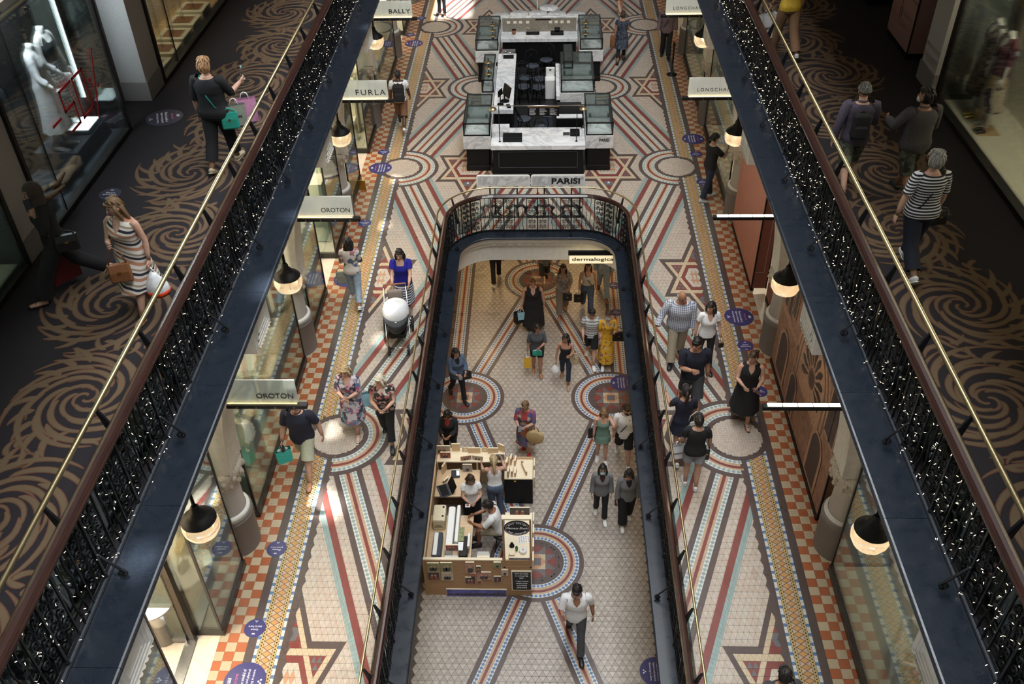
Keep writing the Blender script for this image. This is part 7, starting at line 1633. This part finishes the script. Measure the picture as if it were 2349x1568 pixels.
def pram(loc, rz):
    t = thing('pram', 'black pram under a white muslin cover', 'pram', loc, rz); fr = MB()
    for e in (-1,1): fr.tube([(e*.22,-.42,1.02),(e*.23,-.18,.72),(e*.23,.22,.30),(e*.20,.42,.12)],.014,8); fr.tube([(e*.22,-.05,.58),(e*.26,-.30,.18)],.012,8)
    fr.tube([(-.26,-.30,.17),(.26,-.30,.17)],.012,8).tube([(-.20,.42,.12),(.20,.42,.12)],.010,8); fr.build('chassis','chrome',t,True)
    MB().tube([(-.22,-.42,1.02),(-.22,-.46,1.05),(.22,-.46,1.05),(.22,-.42,1.02)],.018,8).build('handle','leather_brown',t,True)
    b = MB().rings([[(w*math.cos(a),.05+l*math.sin(a),z) for a in [2*PI*i/20 for i in range(20)]] for z,w,l in ((.46,.15,.30),(.50,.21,.42),(.72,.26,.50),(.75,.25,.49))]).build('bassinet','cl_charcoal',t,True)
    c = MB(); n = 18; rs = []
    for q in range(9):
        f = q/8*PI/2; rs.append([(.27*math.cos(f)**.55*math.cos(a)*(1+.03*math.sin(5*a+q)), .02+.36*math.cos(f)**.5*math.sin(a)*(1+.02*math.sin(4*a)), .70+.27*math.sin(f)+.06*math.sin(f)*math.sin(a)) for a in [2*PI*i/n for i in range(n)]])
    c.rings(rs); c.ell((0,.40,.70),(.04,.03,.06),8,5); c.build('muslin_cover','cl_white',t,True)
    MB().bbox(-.15,.15,-.40,-.30,.78,.98,.02).build('organiser','cl_taupe',t); MB().rings([[(x*k,y*k+.0,z) for x,y in ((-.2,-.25),(.2,-.25),(.18,.3),(-.18,.3))] for z,k in ((.22,.8),(.36,1.0))]).build('basket','cl_black',t)
    def wheel(x,y,r,w):
        m = Matrix.Translation((x,y,r)) @ Matrix.Rotation(PI/2,4,'Y'); o = MB().lathe([(r*.72,-w),(r*.95,-w),(r,0),(r*.95,w),(r*.72,w)],20,m).build('tyre','rubber',t,True); MB().lathe([(0,-w*.5),(r*.72,-w*.4),(r*.72,w*.4),(0,w*.5)],10,m).build('hub','iron_grey',o)
    for e in (-1,1): wheel(e*.28,-.30,.16,.022); wheel(e*.19,.46,.095,.020)
    return t
pram((-2.78,14.62,ZF), PI+.12)
P('blonde woman in a pale floral dress with clasped hands', (-3.26,12.02,ZF), PI-.05, 1.58, 'f', 1.12, 'skin_fair', ('bob','hair_blonde'), ('dress','fl_dress',.9,.40,.12), None, ('sandal','silver_sandal'), ((14,3),(-10,12)), CLASP, head=(-10,16), neck='v')
shopping_bag((-2.99,12.14,.92), .24,.28,.10,'bag_lightblue','pale blue paper bag beside the blonde woman in floral dress',.4)
g = P('fair haired woman in black floral top and black trousers', (-2.63,11.80,ZF), PI+.05, 1.58, 'f', 1.14, 'skin_fair', ('bob','hair_cream'), ('blouse','fl_black',.35), ('trousers','cl_black',1.75,.012), ('shoe','shoe_black'), ((20,4),(-12,14)), ((14,8,66,38),(14,8,66,38)), head=(-40,10))
backpack(g,'cl_black','black backpack on the fair haired woman in floral top',.8)
g = P('man in navy polo and pale shorts walking under the nearest left sign', (-3.92,11.05,ZF), PI-.05, 1.74, 'm', 1.12, 'skin_fair', ('crop','hair_black'), ('polo','cl_navy',.75), ('shorts','cl_sage',.98,.034), ('shoe','shoe_tan'), ((28,6),(-18,26)), ((-14,18,18,0),(8,14,16,0)), head=(0,14))
h = g['hands']; shopping_bag(h[1], .26,.26,.14,'cl_mint','turquoise paper bag carried by the man in navy polo',.5,'cl_mint',tissue='paper_white',drop=.08); t = thing('wallet','black wallet held by man in navy polo','wallet',(h[1][0]+.02,h[1][1]-.03,h[1][2]-.03),.4); MB().bbox(-.03,.03,-.015,.015,-.07,.07,.005).build('wallet','leather_black',t); MB().box(-.028,.028,-.017,-.015,-.06,.06).build('flap','leather_black',t)
# main floor, right
g = P('man in black tee and jeans holding phone to face by the right shops', (4.13,20.05,ZF), -PI/2+.35, 1.76, 'm', 1.0, 'skin_fair', ('short','hair_black'), ('tee','cl_black',.7), ('trousers','denim_dark',1.92,.014), ('shoe','shoe_white'), ((10,3),(-8,8)), ((6,8,20,0),(46,8,112,8)), head=(0,20))
h = g['hands']; phone((h[1][0],h[1][1],h[1][2]+.05),'phone in front of the face of the man in black tee',-1.2,1.2)
g = P('woman in dark speckled dress and black leggings walking past the kiosk', (2.55,28.38,ZF), -.1, 1.60, 'f', 1.08, 'skin_mid', ('short','hair_brown'), ('dress','fl_navy',.35,.52,.12), ('trousers','cl_black',1.7,.0), ('shoe','shoe_black'), ((-14,14),(14,4)), ((-4,8,14,0),(10,6,60,20)))
hand_bag(g['at']((-.22,.0,1.12)), .30,.36,.12,'leather_brown','long brown leather bag on the shoulder of the woman in speckled dress',.4,.20)
P('bare legged person in black shorts at the far right of the floor', (2.74,32.12,ZF), .3, 1.66, 'f', 1.0, 'skin_fair', ('ponytail','hair_brown'), ('tee','cl_black',.5), ('shorts','cl_black',.55,.02), ('shoe','shoe_white'), ((-20,30),(14,4)), HANG)
P('man in mauve shirt and black trousers beside far right lit sign', (3.97,28.7,ZF), PI-.05, 1.74, 'm', 1.05, 'skin_tan', ('crop','hair_black'), ('shirt','cl_mauve',1.9), ('trousers','cl_black',1.94,.016), ('shoe','shoe_black'), ((10,2),(-8,8)), ((4,10,20,0),(4,12,18,0)), strap=('cl_black',-1))
g = P('balding man in blue checked shirt with hand on the brass rail', (2.72,14.05,ZF), PI-.12, 1.70, 'm', 1.24, 'skin_tan', ('bald','hair_grey'), ('shirt','ck_blue',1.9), ('trousers','cl_khaki',1.94,.022), ('shoe','shoe_black'), ((-10,14),(18,4)), ((2,8,14,0),(10,26,34,-6)), head=(28,18), lean=4)
g = P('woman in white blouse with long black hair holding a black pouch', (3.22,13.78,ZF), PI+.10, 1.60, 'f', .95, 'skin_fair', ('long','hair_black'), ('blouse','cl_white',.5), ('trousers','cl_black',1.9,.006), ('shoe','shoe_black'), ((12,4),(-12,12)), ((6,12,22,0),(-6,12,16,0)), head=(-45,8), neck='v')
h = g['hands']; t = thing('pouch','small black pouch in the hand of woman in white blouse','pouch',(h[0][0],h[0][1]-.03,h[0][2]-.05),.2); MB().bbox(-.05,.05,-.02,.02,-.05,.05,.012).build('pouch','leather_black',t); MB().tube([(0,0,.05),(.02,0,.10),(-.02,0,.10),(0,0,.05)],.003,5).build('wrist_strap','leather_black',t)
g = P('man in black tee and dark shorts with green sandals looking aside', (2.80,12.56,ZF), PI+.02, 1.80, 'm', 1.06, 'skin_mid', ('short','hair_black'), ('tee','cl_darknavy',.75), ('shorts','cl_charcoal',.98,.032), ('sandal','camo'), ((24,5),(-18,20)), ((-6,8,12,0),(20,6,98,36)), head=(-36,8))
g = P('woman in sleeveless black wrap dress beside the stone mural', (3.74,12.32,ZF), PI-.10, 1.64, 'f', 1.12, 'skin_fair', ('bun','hair_brown'), ('dress','cl_black',0,.36,.25), None, ('sandal','shoe_black'), ((12,3),(-12,14)), ((16,12,76,30),(16,12,76,30)), head=(-42,6), neck='v')
h = g['hands']; phone((h[0][0],h[0][1]-.02,h[0][2]),'phone with red case held by the woman in black dress',.8,.3,'cl_red')
g = P('woman in navy top with black ponytail and white tote, seen from behind', (2.50,11.44,ZF), .05, 1.62, 'f', 1.0, 'skin_mid', ('ponytail','hair_black'), ('dress','cl_navy',.6,.66,.06), None, ('shoe','shoe_white'), ((-14,18),(14,4)), ((30,12,88,-4),(4,8,12,0)))
hand_bag(g['at']((.20,-.10,1.20)), .30,.34,.06,'cl_offwhite','white canvas tote on the shoulder of the woman in navy top',.1,.24)
g = P('woman in black tee and grey shorts with white sneakers, seen from behind', (2.62,10.74,ZF), -.04, 1.62, 'f', 1.04, 'skin_fair', ('bun','hair_black'), ('tee','cl_black',.6), ('shorts','cl_midgrey',.55,.03), ('shoe','shoe_white'), ((4,3),(-4,5)), ((8,12,30,0),(6,14,20,0)))
h = g['hands']; shopping_bag(h[0], .26,.28,.10,'paper_white','white paper bag with black print carried by the woman in grey shorts',.2,print_='THE COLLECTIVE'); hand_bag(g['at']((.20,-.02,1.05)), .10,.22,.05,'leather_black','slim black bag at the hip of the woman in grey shorts',0,.12)
P('dark haired person whose head just shows at the bottom right', (3.10,6.30,ZF), .1, 1.65, 'm', 1.0, 'skin_mid', ('short','hair_black'), ('tee','cl_charcoal',.6), ('trousers','cl_black'), ('shoe','shoe_black'), WALK, HANG)
# lower floor
ZP = ZL+ZF
g = P('red haired woman in long sleeveless black dress on the lower floor', (-.13,19.47,ZP), PI, 1.62, 'f', 1.42, 'skin_fair', ('topbun','hair_red'), ('dress','cl_black',0,.20,.18), None, ('shoe','shoe_black'), ((8,2),(-6,6)), ((-2,14,12,0),(2,14,14,0)), neck='v', glasses='on')
h = g['hands']; shopping_bag((h[1][0]-.05,h[1][1]+.04,h[1][2]), .34,.36,.14,'cl_black','black paper bag held by the red haired woman',.6); shopping_bag(h[1], .24,.24,.10,'bag_lightblue','pale blue paper bag held by the red haired woman',.2)
g = P('woman in grey patterned blouse drinking from a cup on the lower floor', (.65,20.10,ZP), PI, 1.66, 'f', 1.02, 'skin_mid', ('long','hair_black'), ('blouse','fl_grey',.9), ('trousers','cl_taupe',1.8,.03), ('sandal','shoe_tan'), ((-12,16),(16,3)), ((10,10,70,20),(40,18,120,18)), neck='v')
h = g['hands']; t = thing('takeaway_cup','small brown cup at the lips of the woman in patterned blouse','cup',(h[1][0],h[1][1]-.01,h[1][2]-.02)); MB().lathe([(0,0),(.028,0),(.038,.09)],14).build('cup','cl_beige',t,True); MB().lathe([(.04,.088),(.04,.098),(0,.10)],14).build('lid','white_paint',t); hand_bag((h[0][0],h[0][1],h[0][2]), .24,.20,.10,'leather_black','black handbag of the woman in patterned blouse',0,.06)
g = P('woman in cream top and jeans with black crossbody strap, lower floor', (1.31,20.20,ZP), PI+.05, 1.64, 'f', 1.05, 'skin_fair', ('long','hair_brown'), ('tank','cl_offwhite',0), ('trousers','denim_mid',1.9,.02), ('shoe','shoe_white'), ((16,3),(-14,14)), ((4,10,18,0),(4,10,12,0)), strap=('cl_black',1))
hand_bag(g['hands'][1], .26,.24,.10,'leather_black','black bag in the hand of the woman in cream top',0,.05)
P('man in blue jeans half hidden under the soffit, lower floor', (1.78,20.95,ZP), PI, 1.76, 'm', 1.0, 'skin_mid', ('short','hair_brown'), ('shirt','denim_light',1.9), ('trousers','denim_light',1.94,.014), ('shoe','leather_brown'), WALK, HANG)
P('child in grey shorts crossing the far medallion, lower floor', (.17,21.40,ZP), PI+.1, 1.48, 'm', .95, 'skin_fair', ('short','hair_brown'), ('tee','cl_grey',.7), ('shorts','cl_charcoal',.95,.03), ('shoe','shoe_black'), ((-18,30),(16,4)), HANG)
P('person in black trousers and white shoes under the far soffit', (-1.20,21.6,ZP), .1, 1.7, 'm', 1.0, 'skin_mid', ('short','hair_black'), ('tee','cl_black',.7), ('trousers','cl_black',1.9,.01), ('shoe','shoe_white'), WALK2, HANG)
g = P('woman in charcoal tee and black shorts with green bag, lower floor', (-.02,17.69,ZP), PI+.05, 1.56, 'f', 1.1, 'skin_mid', ('bob','hair_black'), ('tee','st_charcoal',.95), ('shorts','cl_black',.6,.02), ('shoe','shoe_tan'), ((8,3),(-6,6)), ((16,8,84,34),(4,12,12,0)), head=(34,10))
h = g['hands']; hand_bag((g['at']((0,.20,.98))), .24,.14,.05,'cl_teal','flat green bag in front of the woman in charcoal tee',0,.03,'cl_white'); shopping_bag(h[1], .16,.32,.10,'bag_yellow','tall yellow paper bag carried by the woman in charcoal tee',.1,tissue='paper_white')
g = P('woman in strapless black top and ripped jeans on the lower floor', (.68,17.35,ZP), PI-.05, 1.55, 'f', .95, 'skin_mid', ('long','hair_black'), ('bandeau','cl_black',0), ('trousers','denim_dark',1.7,.006), ('sandal','cl_beige'), ((16,4),(-14,16)), ((16,10,96,26),(2,14,12,0)), head=(-34,8))
plastic_bag(g['hands'][1], .24,.30,'plastic_white','white plastic bag carried by the woman in strapless top'); hand_bag(g['at']((-.22,.02,1.18)), .24,.34,.08,'cl_beige','beige cloth bag on the shoulder of the woman in strapless top',.3,.12)
g = P('boy in grey striped tee with backpack looking down, lower floor', (1.33,18.14,ZP), PI-.05, 1.72, 'm', .92, 'skin_fair', ('curly','hair_black'), ('tee','st_grey',.6), ('shorts','cl_black',.85,.03), ('shoe','shoe_white'), ((20,5),(-14,18)), ((6,8,26,0),(10,8,40,10)), head=(0,28))
backpack(g,'cl_black','dark backpack on the boy in striped tee',.8)
g = P('masked woman in long yellow floral dress on the lower floor', (1.72,18.08,ZP), PI+.02, 1.68, 'f', .98, 'skin_fair', ('bun','hair_brown'), ('dress','fl_yellow',1.0,.20,.10), None, ('shoe','shoe_white'), ((-10,14),(16,4)), ((22,8,104,14),(4,6,10,0)), head=(-14,8), neck='v', mask='mask_blue')
hand_bag(g['at']((-.28,.06,1.22)), .30,.26,.12,'leather_black','black handbag on the arm of the woman in yellow dress',0,.14)
g = P('woman in denim jacket and black trousers by the left ledge, lower floor', (-1.92,16.70,ZP), PI+.45, 1.64, 'f', 1.0, 'skin_fair', ('long','hair_black'), ('tee','cl_black',.5), ('trousers','cl_black',1.9,.008), ('shoe','shoe_black'), ((14,4),(-18,18)), ((24,8,70,26),(24,8,66,26)), jacket=('denim_mid',1.9), head=(14,8))
h = g['hands']; hand_bag(g['at']((-.20,.10,.98)), .26,.20,.10,'leather_black','black handbag of the woman in denim jacket',.3,.05); phone(h[1],'phone in the hand of woman in denim jacket',.3,.4)
P('woman in dark red top and black jacket behind the stall', (-1.95,14.70,ZP), PI-.1, 1.56, 'f', 1.05, 'skin_mid', ('long','hair_black'), ('tee','cl_red',.5), ('trousers','cl_black'), ('shoe','shoe_black'), STAND, ((22,6,70,30),(22,6,70,30)), jacket=('cl_black',1.9), head=(0,30), mask='mask_black')
g = P('woman in patchwork dress with a round straw bag, lower floor', (-.25,14.93,ZP), PI-.25, 1.60, 'f', 1.16, 'skin_fair', ('volume','hair_light'), ('dress','fl_patch',.95,.40,.14), None, ('shoe','shoe_red'), ((6,2),(-8,12)), ((20,8,84,34),(20,8,78,34)), head=(6,32))
h = g['hands']; c0 = g['at']((-.26,.14,1.05)); t = thing('straw_bag','round woven straw bag of the patchwork dress woman','handbag',(c0[0],c0[1]-.06,c0[2]-.24),-.2); MB().lathe([(0,-.05),(.17,-.05),(.20,-.03),(.20,.03),(.17,.05),(0,.05)],28,Matrix.Rotation(PI/2,4,'X')).build('basket','straw',t,True); MB().tube([(-.09,0,.17),(-.06,0,.27),(0,0,.31),(.06,0,.27),(.09,0,.17)],.008,6).build('handle','leather_brown',t,True); phone((h[1][0],h[1][1]-.02,h[1][2]+.02),'phone read by the woman in patchwork dress',0,.5)
g = P('girl in short green dress with hand raised to her hair, lower floor', (1.45,14.70,ZP), PI, 1.62, 'f', .95, 'skin_fair', ('long','hair_light'), ('dress','cl_green',0,.68,.02), None, ('shoe','shoe_white'), ((6,2),(-4,6)), ((62,22,110,4),(2,8,12,0)), head=(-12,14), neck='tank')
hand_bag(g['at']((.22,.0,1.12)), .24,.26,.10,'leather_black','black handbag at the side of the girl in green dress',.2,.06)
P('boy in white shirt and black shorts with dark chest strap, lower floor', (1.93,14.68,ZP), PI+.05, 1.78, 'm', .98, 'skin_fair', ('short','hair_brown'), ('shirt','cl_white',.9), ('shorts','cl_black',.9,.03), ('shoe','shoe_white'), ((18,4),(-16,20)), ((4,8,30,0),(4,8,14,0)), head=(24,10), mask='mask_black', strap=('cl_black',-1))
P('woman in grey blazer and blue mask, left of the two office walkers', (1.35,13.08,ZP), PI, 1.60, 'f', .98, 'skin_fair', ('long','hair_black'), ('tee','cl_maroon',.5), ('trousers','cl_black',1.9,.008), ('shoe','shoe_white'), ((12,3),(-8,10)), ((2,8,10,0),(2,8,12,0)), jacket=('cl_grey',1.9), mask='mask_blue', glasses='on')
g = P('woman in grey blazer and wide black trousers, right of the two office walkers', (1.87,12.93,ZP), PI+.1, 1.63, 'f', 1.02, 'skin_fair', ('long','hair_black'), ('tee','cl_navy',.5), ('trousers','cl_black',1.85,.045), ('shoe','shoe_white'), ((-8,10),(12,3)), ((2,10,14,0),(2,10,12,0)), jacket=('cl_grey',1.9), head=(-12,20), glasses='on')
phone(g['hands'][1],'phone in the hand of right office walker',0,1.2)
P('man in white polo and dark jeans walking on the lower floor foreground', (.74,10.02,ZP), PI, 1.84, 'm', 1.02, 'skin_tan', ('short','hair_black'), ('polo','cl_white',.8), ('trousers','denim_grey',1.94,.012), ('shoe','shoe_black'), ((26,6),(-18,20)), ((-16,14,30,0),(22,14,104,14)), head=(-12,14), neck='v')
# people in the stall
P('dark haired woman in white tee and black skirt eating in the stall', (-1.33,12.78,ZP), PI+.15, 1.60, 'f', 1.0, 'skin_fair', ('wavy','hair_brown'), ('tee','cl_white',.35), ('trousers','cl_black',1.9,.05), ('shoe','shoe_black'), STAND, ((18,8,82,34),(18,8,78,34)), head=(10,24))
t = thing('food_box','small open food box in the hands of stall woman','food box',(-1.38,12.42,ZL+1.06)); MB().bbox(-.05,.05,-.04,.04,0,.03,.006).build('box','paper_white',t); MB().ell((0,0,.035),(.035,.03,.02),8,4).build('snack','leather_brown',t,True)
P('blonde woman in white tank top and jeans working at the stall counter', (-.86,13.08,ZP), .12, 1.68, 'f', 1.0, 'skin_fair', ('ponytail','hair_blonde'), ('tank','cl_white',0), ('trousers','denim_mid',1.9,.01), ('shoe','shoe_white'), STAND, ((36,12,40,0),(34,18,64,20)), lean=10, head=(0,14))
P('man in white tee and beige shorts seated in the stall', (-.74,12.30,ZP), PI/2-.05, 1.74, 'm', 1.02, 'skin_tan', ('short','hair_black'), ('tee','cl_white',.8), ('shorts','cl_khaki',.9,.03), ('shoe','shoe_black'), ((88,84),(82,66)), ((36,8,50,30),(36,8,50,30)), lean=16, head=(0,20), glasses='on', sit=True)
# mannequins in the gallery windows
P('mannequin in long white shirt dress in the left gallery window', (-6.95,12.35,ZG+.335), -PI/2+.2, 1.78, 'f', .92, 'mannequin', ('none','hair_black'), ('dress','cl_white',1.5,.30,.30), None, ('none','cl_white'), STAND, ((10,16,40,0),(10,16,40,0)), neck='v', mann=True, group='window mannequins')
P('mannequin in black top and white checked skirt in left gallery window', (-7.05,12.95,ZG+.335), -PI/2-.1, 1.80, 'f', .92, 'mannequin', ('none','hair_black'), ('tank','cl_black',0), ('skirt','ck_white',.25,.5), ('none','cl_white'), STAND, ((4,10,10,0),(4,10,10,0)), mann=True, group='window mannequins')
for (x,y,tp,bt,lb) in ((6.90,13.92,('dress','fl_skirtdark',0,.32,.35),None,'headless mannequin in dark patterned dress, right gallery window'),(6.88,13.40,('blouse','fl_maroon',1.2),('skirt','fl_skirtpale',.30,.3),'headless mannequin in maroon top and patterned skirt, right gallery window')):
    P(lb, (x,y,ZG+.06), PI/2+.1, 1.66, 'f', .92, 'mannequin', ('none','hair_black'), tp, bt, ('none','cl_white'), STAND, ((2,6,6,0),(2,6,6,0)), neck='v', mann=True, group='window mannequins')
    t = thing('mannequin_stand','wooden base and pole under the '+('dark dress' if bt is None else 'maroon top')+' mannequin','stand',(x-.02,y-.16,ZG+.05)); MB().bbox(-.16,.16,-.16,.16,0,.025,.004).build('base','oak',t); MB().tube([(0,.05,.02),(0,.08,.50)],.02,8).build('pole','oak',t,True)
    t = thing('display_shoes','pair of '+('gold sandals' if bt is None else 'black heels')+' on the mannequin stand','shoes',(x-.07,y-.22,ZG+.077)); mm = 'foil_gold' if bt is None else 'shoe_black'
    for e in (-1,1): MB().tube([(0,e*.05,.03),(-.05,e*.05,.03),(-.12,e*.05,.016),(-.17,e*.05,.010)],[(.02,.02),(.028,.024),(.03,.012),(.012,.006)],8).box(.0,.01,e*.05-.006,e*.05+.006,0,.03).build('shoe',mm,t,True)
